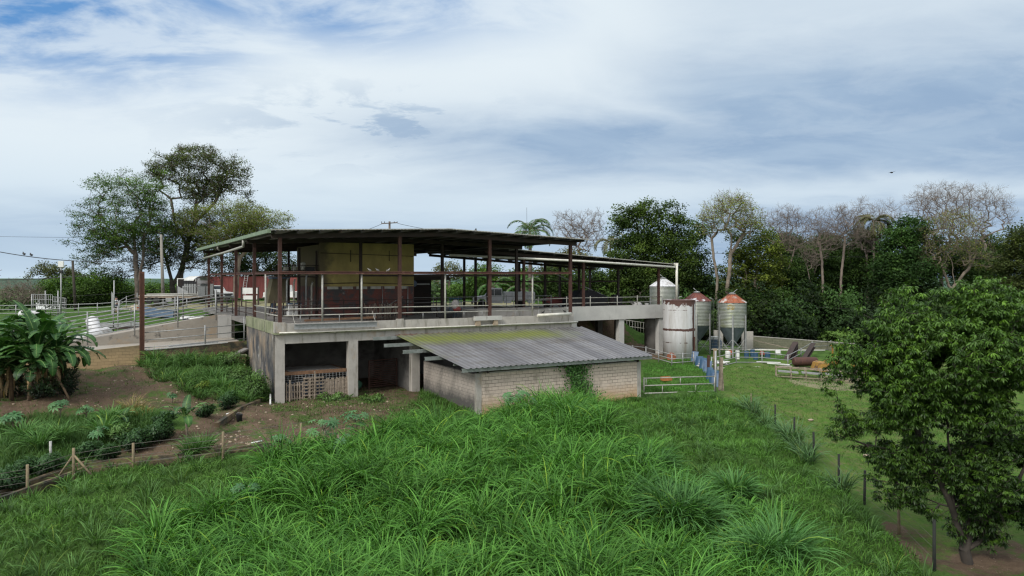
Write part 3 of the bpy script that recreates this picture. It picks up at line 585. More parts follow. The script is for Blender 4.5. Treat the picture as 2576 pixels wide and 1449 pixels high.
# things on the upper floor
st=thing('stick_rack','rusty wire rack stuffed with upright dry sticks near the second steel post','rack',(7.3,3.2,FZ),bf=True)
mr=MB(); ms=MB()
for i in range(13): mr.tube([(-.9+i*.2,0,0),(-.9+i*.2,0,1.0)],.012,4)
for z in (.1,.55,1.0): mr.tube([(-.95,0,z),(1.7,0,z)],.018,4).tube([(-.95,.9,z),(1.7,.9,z)],.018,4)
for i in range(46):
    a=rnd.uniform(-.8,1.6); ms.tube([(a,rnd.uniform(.1,.8),.05),(a+rnd.uniform(-.25,.35),rnd.uniform(.1,.8),rnd.uniform(.9,1.25))],.018,4)
B('wire_frame','rust',mr,st); B('sticks','wood_grey',ms,st)
bt=thing('black_tub','black plastic tub on the upper floor between the two middle steel posts','tub',(11.2,.95,FZ),bf=True)
B('tub','black',MB().lathe([(.38,0),(.55,.5),(.58,.52),(.5,.5),(.36,.05)],(0,0,0),18),bt)
sk=thing('cloth_bundle','crumpled white and reddish cloth bundle hung on the inner rail','bundle',(13.0,3.2,FZ),bf=True)
B('cloth','cloth_white',MB().blob((0,0,1.05),.3,10,7,.16,(1,.6,1.1)),sk); B('sack','red',MB().blob((.2,.05,.72),.3,10,7,.14,(1.1,.6,.7)),sk)
bc=thing('blue_rod_bundle','bundle of thin blue rods standing upright behind the rails','rods',(14.0,5.2,FZ),bf=True)
mb=MB()
for i in range(9): mb.tube([(-.5+i*.12,rnd.uniform(-.1,.1),0),(-.5+i*.12+rnd.uniform(-.05,.05),0,1.45)],.02,4)
mb.tube([(-.55,0,1.4),(.55,0,1.4)],.03,5).tube([(-.55,0,1.1),(.55,0,1.1)],.02,5); B('rods',M['blue'],mb,bc)
# hung on the parapet
def stb(name,label,cat,loc): return thing(name,label,cat,loc,bf=True)
t=stb('steel_channel','pale galvanised steel channel hung outside the parapet near its left corner','steel beam',(.75,-.28,4.32))
B('web','galv',MB().box(0,0,.02,5.15,.03,.28),t); B('flange','galv',MB().box(0,-.10,.28,5.15,.03,.31).box(0,-.10,-.01,5.15,.03,.02),t)
for a in (.05,5.05): B('strap','pipe_white',MB().tube([(a,-.02,.3),(a-.02,.25,.55),(a-.06,.5,1.0)],.015,5),t)
t=stb('wood_plank','brown plank lying inside the parapet above the hung channel','plank',(1.6,.7,FZ)); B('board','wood_brown',MB().beam((0,0,.35),(4.6,.1,.42),.2,.12),t)
t=stb('concrete_sill_block','pale concrete lintel resting on two bricks against the parapet','lintel',(12.9,-.32,4.12))
B('lintel','concrete_pale',MB().box(-.1,-.05,.36,2.0,.2,.64),t)
for a in (.0,1.35): B('brick_support','stone',MB().box(a,-.03,0,a+.35,.2,.17).box(a+.03,-.02,.172,a+.33,.19,.355),t)
t=stb('pvc_pipe','fat grey plastic pipe clamped on the parapet beside the right corner post','pipe',(17.9,-.2,4.7))
B('pipe','pvc',MB().tube([(0,0,0),(2.9,0,.05)],.11,10),t); B('bracket','galv',MB().tube([(.1,.0,-.4),(.1,0,.45)],.02,5),t)
# fallen steel rails inside front
# lower bays: shelf, mesh, pallets
t=stb('hay_shelf','wide brown wooden loft platform across the left lower bay','shelf',(0,.3,0))
B('deck','wood_brown',MB().box(.3,.15,1.60,4.13,3.3,1.66),t); B('edge_board','wood_brown',MB().box(.28,.06,1.52,4.13,.12,1.72),t); B('top_sheet','concrete_dark',MB().box(.7,.6,1.664,3.9,3.0,1.68),t)
t=stb('wire_mesh_panel','wire mesh panel between the loft platform and the pallets in the left lower bay','mesh panel',(0,.35,0))
mb=MB()
for i in range(19): mb.tube([(.32+i*.21,0,.9),(.32+i*.21,0,1.52)],.009,4)
for z in (.95,1.08,1.21,1.34,1.47): mb.tube([(.3,0,z),(4.13,0,z)],.009,4)
B('mesh','galv',mb,t)
for i,(a,w,h) in enumerate(((.6,.7,1.4),(1.5,.8,1.38),(2.5,.7,1.3),(3.3,.6,1.4))):
    t=stb('feed_drum','dull blue plastic drum behind the wire mesh in the left lower bay','drum',(a+.3,1.6,-.02)); t['group']='blue drums behind the wire mesh'
    B('drum','blue_dull',MB().lathe([(.26,0),(.30,.1),(.30,h-.5),(.27,h-.42)],(0,0,0),14),t)
def pallet(loc,w,h,upr,label,tilt=.06):
    t=thing('wooden_pallet',label,'pallet',loc,bf=True,group='pallets closing the left lower bay')
    m=MB(); n=7
    if upr:
        for i in range(n): a=w*i/(n-1); m.beam((a,-.05,0),(a+rnd.uniform(-.02,.02),-.05+tilt,h+rnd.uniform(-.06,.06)),.085,.018,up=(0,1,0))
        m2=MB()
        for z in (.12,h/2,h-.12): m2.beam((-.04,-.01+tilt*z,z),(w+.04,-.01+tilt*z,z),.03,.09)
    else:
        for i in range(n): z=.06+(h-.12)*i/(n-1); m.beam((-.04,-.05+tilt*z,z),(w+.04,-.05+tilt*z,z),.018,.085)
        m2=MB()
        for a in (.03,w/2,w-.03): m2.beam((a,.01,0),(a,.01+tilt,h),.06,.045)
    B('slats','wood_grey',m,t); B('runners','wood_grey',m2,t); return t
pallet((.42,.30,-.02),.95,1.05,True,'grey pallet with upright slats beside the corner column',.05)
pallet((1.45,.24,-.02),.55,1.35,False,'tall narrow pallet with crosswise slats left of the gate post')
pallet((2.15,.26,-.02),.5,1.35,False,'narrow pallet with crosswise slats right of the gate post')
pallet((2.75,.30,-.02),.65,1.18,True,'weathered pallet with upright slats second from the middle column')
pallet((3.48,.26,-.02),.62,1.22,True,'weathered pallet with upright slats against the middle column')
for a,h,lb in ((.55,1.3,'thin pale stake in front of the leftmost pallet'),(2.03,1.75,'tall dark wooden gate post between the two crosswise pallets'),(1.75,1.35,'thin pale stake in front of the tall narrow pallet')):
    t=stb('wood_stake',lb,'stake',(a,.05,-.03)); B('stake','wood_grey',MB().beam((0,0,0),(.02,0,h),.07,.07),t)
t=stb('slatted_gate','rusty slatted gate leaning in the dark second bay','gate',(6.2,2.2,0)); mb=MB()
for i in range(13): mb.beam((0,0,.15+i*.13),(2.1,.4,.15+i*.13),.02,.05)
B('slats','rust',mb,t); B('frame','rust',MB().beam((0,-.03,0),(0,-.03,1.9),.07,.07).beam((2.1,.37,0),(2.1,.37,1.9),.07,.07).beam((0,-.035,1.88),(2.1,.365,1.88),.05,.06),t)
t=stb('green_sack','dark green sack slumped inside the second bay next to the middle column','sack',(5.4,2.2,0)); B('sack',pm('green_sack_cloth',(.02,.07,.04),(.03,.1,.06),3),MB().blob((0,0,.33),.36,10,7,.12,(1,.8,.9)),t)
t=stb('black_bin','black bin behind the green sack in the second bay','bin',(4.95,2.9,0)); B('bin','black',MB().lathe([(.25,0),(.3,.9),(.32,.92),(.27,.9)],(0,0,0),14),t)
# ================================================================ annex with the lower mono-pitch roof
an=thing('barn_annex','annex on concrete columns with lower sloping roof, right of the barn','barn annex',(0,0,0),bf=True)
def wz(u): return 9.72-(u-21.6)*.0614
V,Fc=sheet(18.6,39.0,8.5,22,wz); m=MB(); m.v=V; m.f=Fc; m.sm=[False]*len(Fc); B('roof_sheet','sheet_top',m,an,fix=False)
B('edge_trim','pipe_white',MB().beam((18.6,8.47,wz(18.6)+.03),(39.0,8.47,wz(39.0)+.03),.02,.06),an)
for k in range(14):
    u=19+k*1.52; z=wz(u)-.1; B('purlin','sheet_under',MB().box(u-.03,8.6,z-.09,u+.03,22,z+.095).box(u+.033,8.6,z+.06,u+.10,22,z+.09),an)
for v in (9.4,16.,21.): B('rafter','rust_dark',MB().beam((18.7,v,wz(18.7)-.33),(38.6,v,wz(38.6)-.33),.14,.24),an)
for v,us in ((9.4,(22.5,28.8,37.7)),(16.,(22.5,28.9,33.,38.)),(21.,(22.5,28.9,34.,38.))):
    for u in us: B('steel_post','rust' if v<10 else 'rust_dark',MB().beam((u,v,FZ),(u,v,wz(u)-.45),.2,.2),an)
B('gutter_pipe','pvc',MB().tube([(15,8.45,9.2),(28,8.42,8.85),(38.9,8.4,8.40)],.10,10),an)
B('downpipe','pvc',MB().tube([(39.15,8.45,8.75),(39.15,8.45,5.25)],.12,10),an); B('pipe_elbow','pvc',MB().box(38.9,8.38,8.55,39.3,8.58,8.8),an)
B('brace','galv',MB().tube([(29.5,16,8.0),(38.5,17,4.9)],.06,6),an)
for z in (7.0,): B('girt','rust_dark',MB().ibeam((22.5,16,z),(38,16,z),.1,.14),an)
B('deck_beam','concrete_pale',MB().box(26.8,9.2,3.50,38.3,9.55,4.78),an); B('deck_beam','concrete',MB().box(21.3,9.25,3.6,26.8,9.56,4.74),an)
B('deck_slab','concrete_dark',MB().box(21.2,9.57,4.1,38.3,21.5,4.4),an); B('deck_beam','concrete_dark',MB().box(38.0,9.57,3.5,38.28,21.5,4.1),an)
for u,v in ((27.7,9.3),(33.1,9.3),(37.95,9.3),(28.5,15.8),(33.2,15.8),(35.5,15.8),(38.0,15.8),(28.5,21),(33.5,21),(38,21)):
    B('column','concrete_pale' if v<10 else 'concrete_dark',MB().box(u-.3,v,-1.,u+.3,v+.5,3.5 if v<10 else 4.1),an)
B('broken_column','stone',MB().box(26.5,9.1,-.8,27.3,9.7,3.4),an); B('back_wall','concrete_dark',MB().box(21.3,9.6,-.8,26.4,9.9,3.6),an)
railing('annex_railing','white pipe railing along the edge of the annex deck',[(21.3,9.45,4.62),(27.5,9.45,4.70),(38.2,9.45,4.70)],(.38,.85),[(u,9.45,4.75,.95) for u in (21.5,24,27,29.6,32.7,35.1,37.8)],'pipe_white',.035)
# things on the annex deck
def tarp_body(name,label,cat,loc,L,Wd,H,mat,rz=0,bf=True):
    t=thing(name,label,cat,loc,rz,bf=bf); m=MB(); n=9
    prof=[(0,.15),(.02,H*.62),(.18,H*.72),(.28,H*.98),(.62,H),(.80,H*.80),(.97,H*.66),(1,.15)]
    ring=[]; b=0
    for s,(yy,k) in enumerate(((-Wd/2-.06,.0),(-Wd/2,.72),(-Wd/2+.22,1.),(Wd/2-.22,1.),(Wd/2,.72),(Wd/2+.06,.0))):
        for (a,z) in prof: m.v.append((a*L+rnd.uniform(-.04,.04),yy+rnd.uniform(-.03,.03),.12+(z-.12)*k+rnd.uniform(-.03,.03)))
    q=len(prof)
    for s in range(5):
        for i in range(q-1): m.f.append((s*q+i,s*q+i+1,(s+1)*q+i+1,(s+1)*q+i)); m.sm.append(False)
    m.f.append(tuple(range(q))); m.sm.append(False); m.f.append(tuple(range(5*q,6*q))); m.sm.append(False)
    B('tarpaulin',mat,m,t); return t
t=tarp_body('covered_machine','machine under a black tarpaulin on the annex deck','covered machine',(30.5,14.5,4.4),4.4,1.8,1.75,'black')
w=MB(); w.lathe([(.12,0),(.34,.02),(.34,.22),(.12,.24)],(1.0,-.98,.34),14,axis='y'); B('wheel','rubber',w,t)
t=thing('farm_engine','black engine block with pipes beside the covered machine on the annex deck','engine',(35.6,13.8,4.4),bf=True)
B('block','black',MB().box(0,0,.3,1.2,.7,1.0).box(.2,.1,1.0,.9,.6,1.25),t); B('pulley','rust_dark',MB().lathe([(.1,0),(.32,.01),(.32,.1),(.1,.11)],(-.2,-.1,.7),12,axis='y'),t); B('frame','rust_dark',MB().beam((-.6,.1,.25),(1.8,.1,.25),.08,.1).beam((-.6,.6,.25),(1.8,.6,.25),.08,.1).beam((-.4,.35,0),(-.4,.35,.25),.08,.4).beam((1.5,.35,0),(1.5,.35,.25),.08,.4),t)
t=thing('mottled_cow_calf','black and white calf lying by the railing on the annex deck','calf',(35.9,10.4,4.4),bf=True)
mc=pm('black_and_white_hide',(.55,.53,.5),(.03,.025,.025),1.6,.9,0,0,lohi=(.47,.52))
mb=MB(); mb.blob((0,0,.36),.34,12,8,.03,(1.9,.8,.95)); mb.tube([(-.45,0,.42),(-.72,-.02,.62)],.15,8,r2=.11); mb.blob((-.84,-.03,.66),.13,10,7,.02,(1.5,.9,.95)); mb.tube([(-.3,-.22,.15),(-.62,-.3,.07)],.06,6,r2=.04).tube([(.35,-.2,.15),(.1,-.36,.07)],.07,6,r2=.045); B('body',mc,mb,t); B('ear','feather_dark',MB().blob((-.76,-.14,.74),.06,6,5,0,(.6,1.3,.7)).blob((-.76,.1,.74),.06,6,5,0,(.6,1.3,.7)),t)
t=thing('white_bucket','white bucket next to the calf on the annex deck','bucket',(36.9,10.2,4.4),bf=True); B('bucket','white_paint',MB().lathe([(.15,0),(.2,.5),(.22,.52),(.18,.5)],(0,0,0),12),t)
# ================================================================ lean-to shed in front
sh=thing('lean_to_shed','low block walled shed under a mossy corrugated lean-to roof against the barn front','shed',(0,0,0),bf=True)
uL=9.02
B('side_wall',M['block_side'],MB().box(uL-.001,-7.75,-1.0,uL+.2,-.4,1.95),sh)
B('front_wall',M['block_pink'],MB().box(uL+.28,-7.98,-1.2,20.55,-7.78,2.0),sh)
B('corner_pillar','concrete',MB().box(uL-.03,-8.0,-1.1,uL+.28,-7.76,2.02),sh); B('corner_pillar','concrete',MB().box(20.55,-8.0,-1.3,20.85,-7.74,2.03),sh)
B('side_wall',M['block_pink'],MB().box(20.6,-7.74,-1.2,20.8,-.4,1.95),sh)
B('wall_cap','concrete',MB().box(uL+.25,-8.0,2.0,20.56,-7.76,2.06),sh)
for u in (9.9,14.5,20.6): B('roof_post','rust_dark',MB().beam((u,-7.88,2.0),(u,-7.88,2.35),.1,.1),sh)
def rz_(v): return 2.40+(v+8.6)*(3.72-2.40)/8.5
# corrugated skewed sheet: left edge runs from u 7.1 at the back to 8.05 at the front
V=[];Fc=[];Cc=[]
stp=.40/6; nU=int((22.0-7.1)/stp); prof=[.01,0,0,.005,.045,.05]; nV=14
for i in range(nU+1):
    a=i/nU; low=(i%6)<4
    for j in range(nV+1):
        b=j/nV; v=-.08-8.52*b; uB=7.15+14.8*a; uF=8.05+13.4*a
        u=uB*(1-b)+uF*b; V.append((u,v,rz_(v)+prof[i%6]))
        moss=max(0,1-abs(b-.18)/.28)*(1.05 if a<.72 else max(0,.95-(a-.72)*4)) ; moss=max(moss,.85*max(0,1-a/.10)*max(0,1-b*.9))
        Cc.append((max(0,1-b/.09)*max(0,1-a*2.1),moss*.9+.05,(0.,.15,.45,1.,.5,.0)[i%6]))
for i in range(nU):
    for j in range(nV): p=i*(nV+1)+j; Fc.append((p,p+nV+1,p+nV+2,p+1))
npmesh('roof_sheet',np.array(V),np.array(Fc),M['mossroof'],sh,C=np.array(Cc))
for k,(v,u0) in enumerate(((-.35,5.6),(-2.2,5.65),(-3.9,6.2),(-5.65,6.85),(-7.05,8.0),(-8.45,7.85))):
    z=rz_(v)-.10; u1=21.6-.05*k
    B('purlin','purlin',MB().box(u0,v-.04,z-.12,u1,v-.02,z+.085).box(u0,v-.018,z+.06,u1,v+.06,z+.085).box(u0,v-.018,z-.12,u1,v+.06,z-.095),sh)
for u in (9.6,14.8,20.4): B('rafter','rust_dark',MB().beam((u,-8.3,rz_(-8.3)-.32),(u,-.2,rz_(-.2)-.32),.1,.18),sh)
# ================================================================ walkway, ramp and walls left of the barn
t=thing('block_retaining_wall','yellowish concrete block wall left of the rusty standing column','wall',(-10.6,9.2,0),bf=True)
B('blocks',M['block_yellow'],MB().prism([(-6,.4),(3.72,.4),(3.72,2.97),(-.0,2.70),(-6,2.35)],0,.2),t)
t=thing('walkway_kerb_wall','dark mossy wall with a pale kerb under the walkway rails','wall',(-6.75,9.2,0),bf=True)
B('wall',M['moss_wall'],MB().prism([(0,.3),(6.45,.3),(6.45,2.98),(0,2.62)],0,.2),t); B('kerb','concrete_pale',MB().prism([(.1,2.60),(5.2,2.88),(5.2,2.94),(.1,2.66)],-.03,.26),t)
t=thing('block_pier','low mossy block pier in the weeds beside the barn side wall','block pier',(-1.75,8.0,0),bf=True); B('blocks',M['block_yellow'],MB().box(0,0,.2,1.2,1.1,2.0),t); B('cap','concrete_moss',MB().box(-.05,-.05,2.0,1.25,1.15,2.12),t)
wk=thing('walkway','concrete walkway between the kerb wall and the ramp wall','walkway',(0,0,0),bf=True); wk['kind']='structure'
B('slab','concrete_ramp',MB().prism([(-17,1.0),(-.3,1.0),(-.3,2.72),(-10,2.5),(-17,2.2)],9.42,15.9),wk)
rp=thing('cattle_ramp','long concrete cattle ramp rising to the upper floor at the left of the barn','ramp',(0,0,0),bf=True)
B('ramp_wall','concrete_ramp',MB().prism([(-17,.8),(-1.3,.8),(-1.3,4.52),(-11.1,2.78),(-17,2.0)],15.95,16.15),rp)
B('ramp_surface','concrete_ramp',MB().prism([(-17,.8),(0,.8),(0,4.38),(-1.3,4.30),(-17,1.95)],16.15,19.2),rp)
B('end_wall','concrete_pale',MB().box(-1.28,15.9,1.6,-.28,16.1,4.45),rp)
rr=thing('ramp_railing','grey pipe railing of seven rails rising along the cattle ramp','railing',(0,0,0),bf=True)
for k in range(7):
    h=.18+.27*k; B('rail','galv',MB().tube([(-15.5,16.05,2.1+h),(-11.1,16.05,2.78+h),(-1.3,16.05,4.50+h-.03*k),(-.2,16.05,4.55+h-.04*k)],.038,6),rr)
for u in (-13.5,-10.0,-7.0,-4.1,-1.4): B('post','galv',MB().tube([(u,15.98,4.52+(u+1.3)*.176-.4),(u,15.98,4.52+(u+1.3)*.176+1.95)],.05,6),rr)
r2=railing('ramp_railing','far side pipe railing of the cattle ramp',[(-15.5,19.2,2.1),(-1.3,19.2,4.4),(0,19.2,4.5)],(.5,1.3),[(u,19.2,4.4+(u+1.3)*.162,1.9) for u in (-12,-8,-4,-1)],'galv')
arch=thing('gate_hoop','square grey pipe hoop standing over the upper part of the ramp','gate frame',(-3.4,19.4,3.6),bf=True); B('hoop','galv',MB().tube([(0,0,0),(0,0,3.1),(1.7,0,3.1),(1.7,0,0)],.05,6),arch)
arch=thing('gate_hoop','square grey pipe hoop standing over the middle of the ramp','gate frame',(-8.3,19.4,2.9),bf=True); B('hoop','galv',MB().tube([(0,0,0),(0,0,2.1),(1.2,0,2.1),(1.2,0,0)],.05,6),arch)
railing('walkway_railing','pipe railing of three rails between the rusty column and the barn corner',[(-6.7,9.3,2.66),(-.35,9.3,3.0)],(.12,.62,1.12),[(-3.0,9.3,2.85,1.3),(-.45,9.3,2.95,1.7)],'galv',.03,pr=.05)
rc=thing('steel_column','tall rusty steel column standing alone left of the barn','steel column',(-6.86,9.2,1.5),bf=True)
B('shaft','rust_col',MB().beam((0,0,-.2),(0,0,6.3),.30,.03).beam((-.12,.0,-.2),(-.12,0,6.3),.03,.26).beam((.12,0,-.2),(.12,0,6.3),.03,.26),rc)
t=thing('slab_scrap','grey metal scraps lying on the walkway behind the kerb rails','scrap metal',(-5.2,10.2,2.66),bf=True); B('bars','galv',MB().beam((0,0,.06),(3.6,.1,.16),.3,.04).beam((.4,.3,.12),(3.2,.25,.2),.1,.06),t)
t=thing('broken_slab','broken concrete slab tilted against the barn corner','slab',(-.9,8.6,2.1),bf=True); B('slab','concrete_dark',MB().beam((-.3,0,0),(.5,.2,.35),.7,.1),t)
# ================================================================ silos, tanks and yard at the right
def silo(x,y_eave,y_cyl,y_tip,y_base,w,d,roofm,label,mark=False,rung=1):
    X=(x-CX)/F*d; r=w/2*d/F; ze=zat(y_eave,d); zc=zat(y_cyl,d); zt=zat(y_tip,d); zb=gz1(X,d)-.15
    t=thing('feed_silo',label,'silo',(X,d,zb)); o=-zb
    n=int((ze-zc)/.068); pr=[]
    for i in range(n+1):
        z=zc+(ze-zc)*i/n; pr.append((r-(.022 if i%2 else 0),z+o))
    B('shell','silo',MB().lathe(pr,n=40),t)
    rf=B('roof',roofm,MB().lathe([(r+.06,ze+o),(.34,ze+.78+o),(.30,ze+.80+o)],n=14,sm=False),t)
    B('cap','galv',MB().lathe([(.34,ze+.79+o),(.34,ze+.92+o),(.1,ze+.98+o)],n=14),rf)
    B('lid_lever','galv',MB().tube([(.05,0,ze+.95+o),(.5 if mark else -.35,0,ze+1.3+o)],.03,5),rf)
    rb=MB()
    for k in range(14):
        a=2*PI*k/14; rb.tube([((r+.05)*math.cos(a),(r+.05)*math.sin(a),ze+.02+o),(.33*math.cos(a),.33*math.sin(a),ze+.81+o)],.02,4)
    B('roof_ribs',roofm,rb,rf)
    B('hopper','hopper',MB().lathe([(r-.01,zc+o),(.17,zt+o),(.16,zt-.15+o)],n=16,sm=False),t)
    for k in range(6):
        a=2*PI*(k+.25)/6; x0,y0=(r+.06)*math.cos(a),(r+.06)*math.sin(a)
        B('leg','galv',MB().beam((x0,y0,-.1),(x0,y0,zc+(ze-zc)*.5+o),.14,.10,up=(math.cos(a),math.sin(a),0)),t)
        a2=2*PI*(k+1.25)/6; x1,y1=(r+.06)*math.cos(a2),(r+.06)*math.sin(a2); zz=(zc+o)*.62
        B('brace','galv',MB().tube([(x0,y0,.15),(x1,y1,zz)],.025,4).tube([(x1,y1,.15),(x0,y0,zz)],.025,4).tube([(x0,y0,zz*.5),(x1,y1,zz*.5)],.025,4),t)
    sx=rung; a=PI if sx<0 else 0; lx=(r+.16)*sx; m=MB()
    for yy in (-.2,.2): m.tube([(lx,yy-.3,zc*.3+o),(lx,yy-.3,ze+.1+o),(lx*.8,yy-.3,ze+.35+o)],.02,4)
    for i in range(int((ze-zc*.3)/.3)): m.tube([(lx,-.5,zc*.3+.15+i*.3+o),(lx,-.1,zc*.3+.15+i*.3+o)],.015,4)
    B('ladder','galv',m,t)
    return t,r,ze,zb
s1,_,_,_=silo(1668,720,775,835,890,67,80,'tank_white','silver corrugated silo with whitish cone roof rising behind the annex deck')
s2,_,_,_=silo(1753,757,818,862,890,71,73,'red_rust','corrugated silo with dark red and white cone roof behind the peeling tank')
s3,r3,ze3,zb3=silo(1842,761,822.6,871,894,69,71,'orange_rust','corrugated silo with bright orange rusty cone roof on six legs',True,-1)
yel=pm('faded_yellow_paint',(.42,.30,.05),(.30,.22,.06),4,.7)
# faded round emblem with three letters, wrapped on the shell
for nm,kind in (('emblem_ring',0),('emblem_letters',1)):
    m=MB()
    def onr(a,z,q=.012): t=-PI/2+a/r3; return ((r3+q)*math.cos(t),(r3+q)*math.sin(t),z)
    zc=ze3-zb3-.42; ca=-.55
    if kind==0:
        for i in range(26):
            if i in (3,4,11,17,18): continue
            a0,a1=2*PI*i/26,2*PI*(i+1)/26
            m.face([onr(ca+.36*math.cos(a0),zc+.26*math.sin(a0)),onr(ca+.36*math.cos(a1),zc+.26*math.sin(a1)),onr(ca+.31*math.cos(a1),zc+.21*math.sin(a1)),onr(ca+.31*math.cos(a0),zc+.21*math.sin(a0))])
    else:
        G=[[(.0,.14,.13,.17),(.0,-.15,.03,.17),(0,-.15,.13,-.12),(.10,-.15,.13,.0),(.06,-.02,.13,.01)],[(.19,-.15,.22,.17)],[(.28,-.15,.31,.17),(.28,.14,.40,.17),(.28,-.01,.40,.02),(.28,-.15,.40,-.12),(.38,-.15,.41,-.0),(.38,.0,.41,.17)]]
        for L in G:
            for x0,z0,x1,z1 in L: m.face([onr(ca-.2+x0,zc+z0),onr(ca-.2+x1,zc+z0),onr(ca-.2+x1,zc+z1),onr(ca-.2+x0,zc+z1)])
    B(nm,yel,m,s3)
d=67.6; X=(1708-CX)/F*d
t=thing('rusty_tank','tall peeling white steel tank with rusty seams at the corner of the annex','tank',(X,d,-.35))
B('shell','tank',MB().lathe([(1.47,0),(1.47,2.86),(1.485,2.87),(1.485,2.90),(1.47,2.91),(1.47,5.6),(1.50,5.61),(1.50,5.66),(1.2,5.70)],n=48),t)
B('standpipe','pvc',MB().tube([(1.5,-.3,0),(1.5,-.3,5.5)],.05,6),t); B('corner_post','rust',MB().beam((1.18,-1.02,-.2),(1.18,-1.02,2.3),.12,.12),t)
B('top_fitting','galv',MB().tube([(-.2,-.8,5.68),(-.2,-.8,5.95),(.1,-.8,6.0)],.04,5),t)
t=thing('dark_tank','grey steel tank standing in shade under the annex deck','tank',((1643-CX)/F*71.2,71.2,-.4)); B('shell','concrete_dark',MB().lathe([(.85,0),(.85,3.7),(.8,3.75)],n=24),t)
t=thing('iron_hoop','orange rusty iron wheel leaning on the foot of the peeling tank','wheel',((1689-CX)/F*65.6,65.6,-.25)); m=MB(); m.lathe([(.36,0),(.42,.02),(.42,.08),(.36,.1)],(0,0,.42),20,axis='y')
B('rim',M['orange_rust'],m,t); m=MB()
for k in range(6): a=PI*k/6; m.tube([(.38*math.cos(a),.05,.42+.38*math.sin(a)),(-.38*math.cos(a),.05,.42-.38*math.sin(a))],.02,4)
B('spokes',M['orange_rust'],m,t)
def at(x,y,d,dz=0.): p=pix(x,y,d); return (p[0],p[1],gz1(p[0],p[1])+dz)
def drum(name,label,cat,x,d,r,h,mat,group=None,dz=-.03,w=None):
    t=thing(name,label,cat,at(x,0,d,dz),group=group); B('drum',mat,MB().lathe([(r*.96,0),(r,.03),(r,h*.33),(r*1.04,h*.35),(r,h*.37),(r,h*.66),(r*1.04,h*.68),(r,h*.7),(r,h-.02),(r*.95,h),(r*.9,h-.03)],n=16),t); return t
drum('plastic_drum','blue drum standing alone left of the two touching drums','drum',1878,69,.22,.72,'blue','blue drums in the silo yard')
drum('plastic_drum','blue drum, rear one of the two touching drums','drum',1893,69.5,.21,.70,'blue','blue drums in the silo yard')
drum('plastic_drum','blue drum, front one of the two touching drums','drum',1901,67.5,.22,.72,'blue','blue drums in the silo yard')
drum('plastic_drum','blue drum furthest right, near the dark steel beams','drum',1931,69,.26,.66,'blue','blue drums in the silo yard')
drum('white_drum','white open drum between the legs of the orange roofed silo','drum',1831,69,.25,.66,'white_paint')
drum('red_bucket','orange red bucket under the hopper of the orange roofed silo','bucket',1836,71,.22,.40,'orange')
t=thing('white_box','narrow white box standing beside the yard fence','box',at(1855,0,66,-.02)); B('body','white_paint',MB().box(-.14,-.14,0,.14,.14,.75).box(-.16,-.16,.75,.16,.16,.8),t)
t=thing('red_pump','small red pump on black legs behind the yard fence','pump',at(1917,0,68)); B('head','red',MB().box(-.2,-.15,.42,.22,.15,.58).tube([(-.1,0,.55),(-.1,0,.75)],.07,8).tube([(.12,0,.55),(.12,0,.72)],.06,8),t); B('stand','black',MB().beam((-.2,0,0),(-.1,0,.42),.07,.07).beam((.22,0,0),(.12,0,.42),.07,.07),t)
t=thing('liquid_tote','blue grey caged liquid tote behind the two silos','tote',at(1800,0,75)); B('tank','blue_dull',MB().box(-.5,-.5,.15,.5,.5,1.25),t); m=MB()
for z in (.3,.6,.9,1.2): m.box(-.53,-.53,z,.53,.53,z+.03)
B('cage','galv',m,t); B('lid','white_paint',MB().box(-.45,-.45,1.25,.45,.45,1.5),t)
for x0,x1,yt,d,lb in ((1796,1819,831,78,'pale concrete slab wall between the two yard silos'),(1867,1895,834,76,'pale concrete slab wall with black streaks right of the orange roofed silo')):
    X0,X1=(x0-CX)/F*d,(x1-CX)/F*d; t=thing('slab_wall',lb,'wall',at((x0+x1)/2,0,d)); B('panel','concrete' ,MB().box(X0-(X0+X1)/2,0,-.4,X1-(X0+X1)/2,.25,zat(yt,d)-t.location.z),t)
a=pix(1893,847,76); b=pix(2150,866,79); L=math.hypot(b[0]-a[0],b[1]-a[1])
t=thing('yard_wall','long old grey block wall at the back of the silo yard','wall',(a[0],a[1],-1.2),math.atan2(b[1]-a[1],b[0]-a[0])); B('blocks',M['block_grey'],MB().prism([(0,0),(L,0),(L,b[2]+1.2),(0,a[2]+1.2)],0,.2),t); B('coping','concrete',MB().beam((0,.1,a[2]+1.26),(L,.1,b[2]+1.26),.26,.08),t)
m=MB(); m.beam((0,-.06,a[2]+.0),(L,-.06,b[2]-.0),.04,.07); B('wall_rail','galv',m,t)
t=thing('plank','long weathered plank leaning against the old yard wall','plank',at(1900,0,74.5)); B('board','wood_grey',MB().beam((0,.8,1.0),(4.2,0,.05),.2,.05),t)
t=thing('long_pipe','long pale pipe lying on the ground across the silo yard','pipe',at(1790,0,72)); B('pipe','pvc',MB().tube([(0,0,.5),(6,0,.42),(11.5,.5,.35)],.07,6),t)
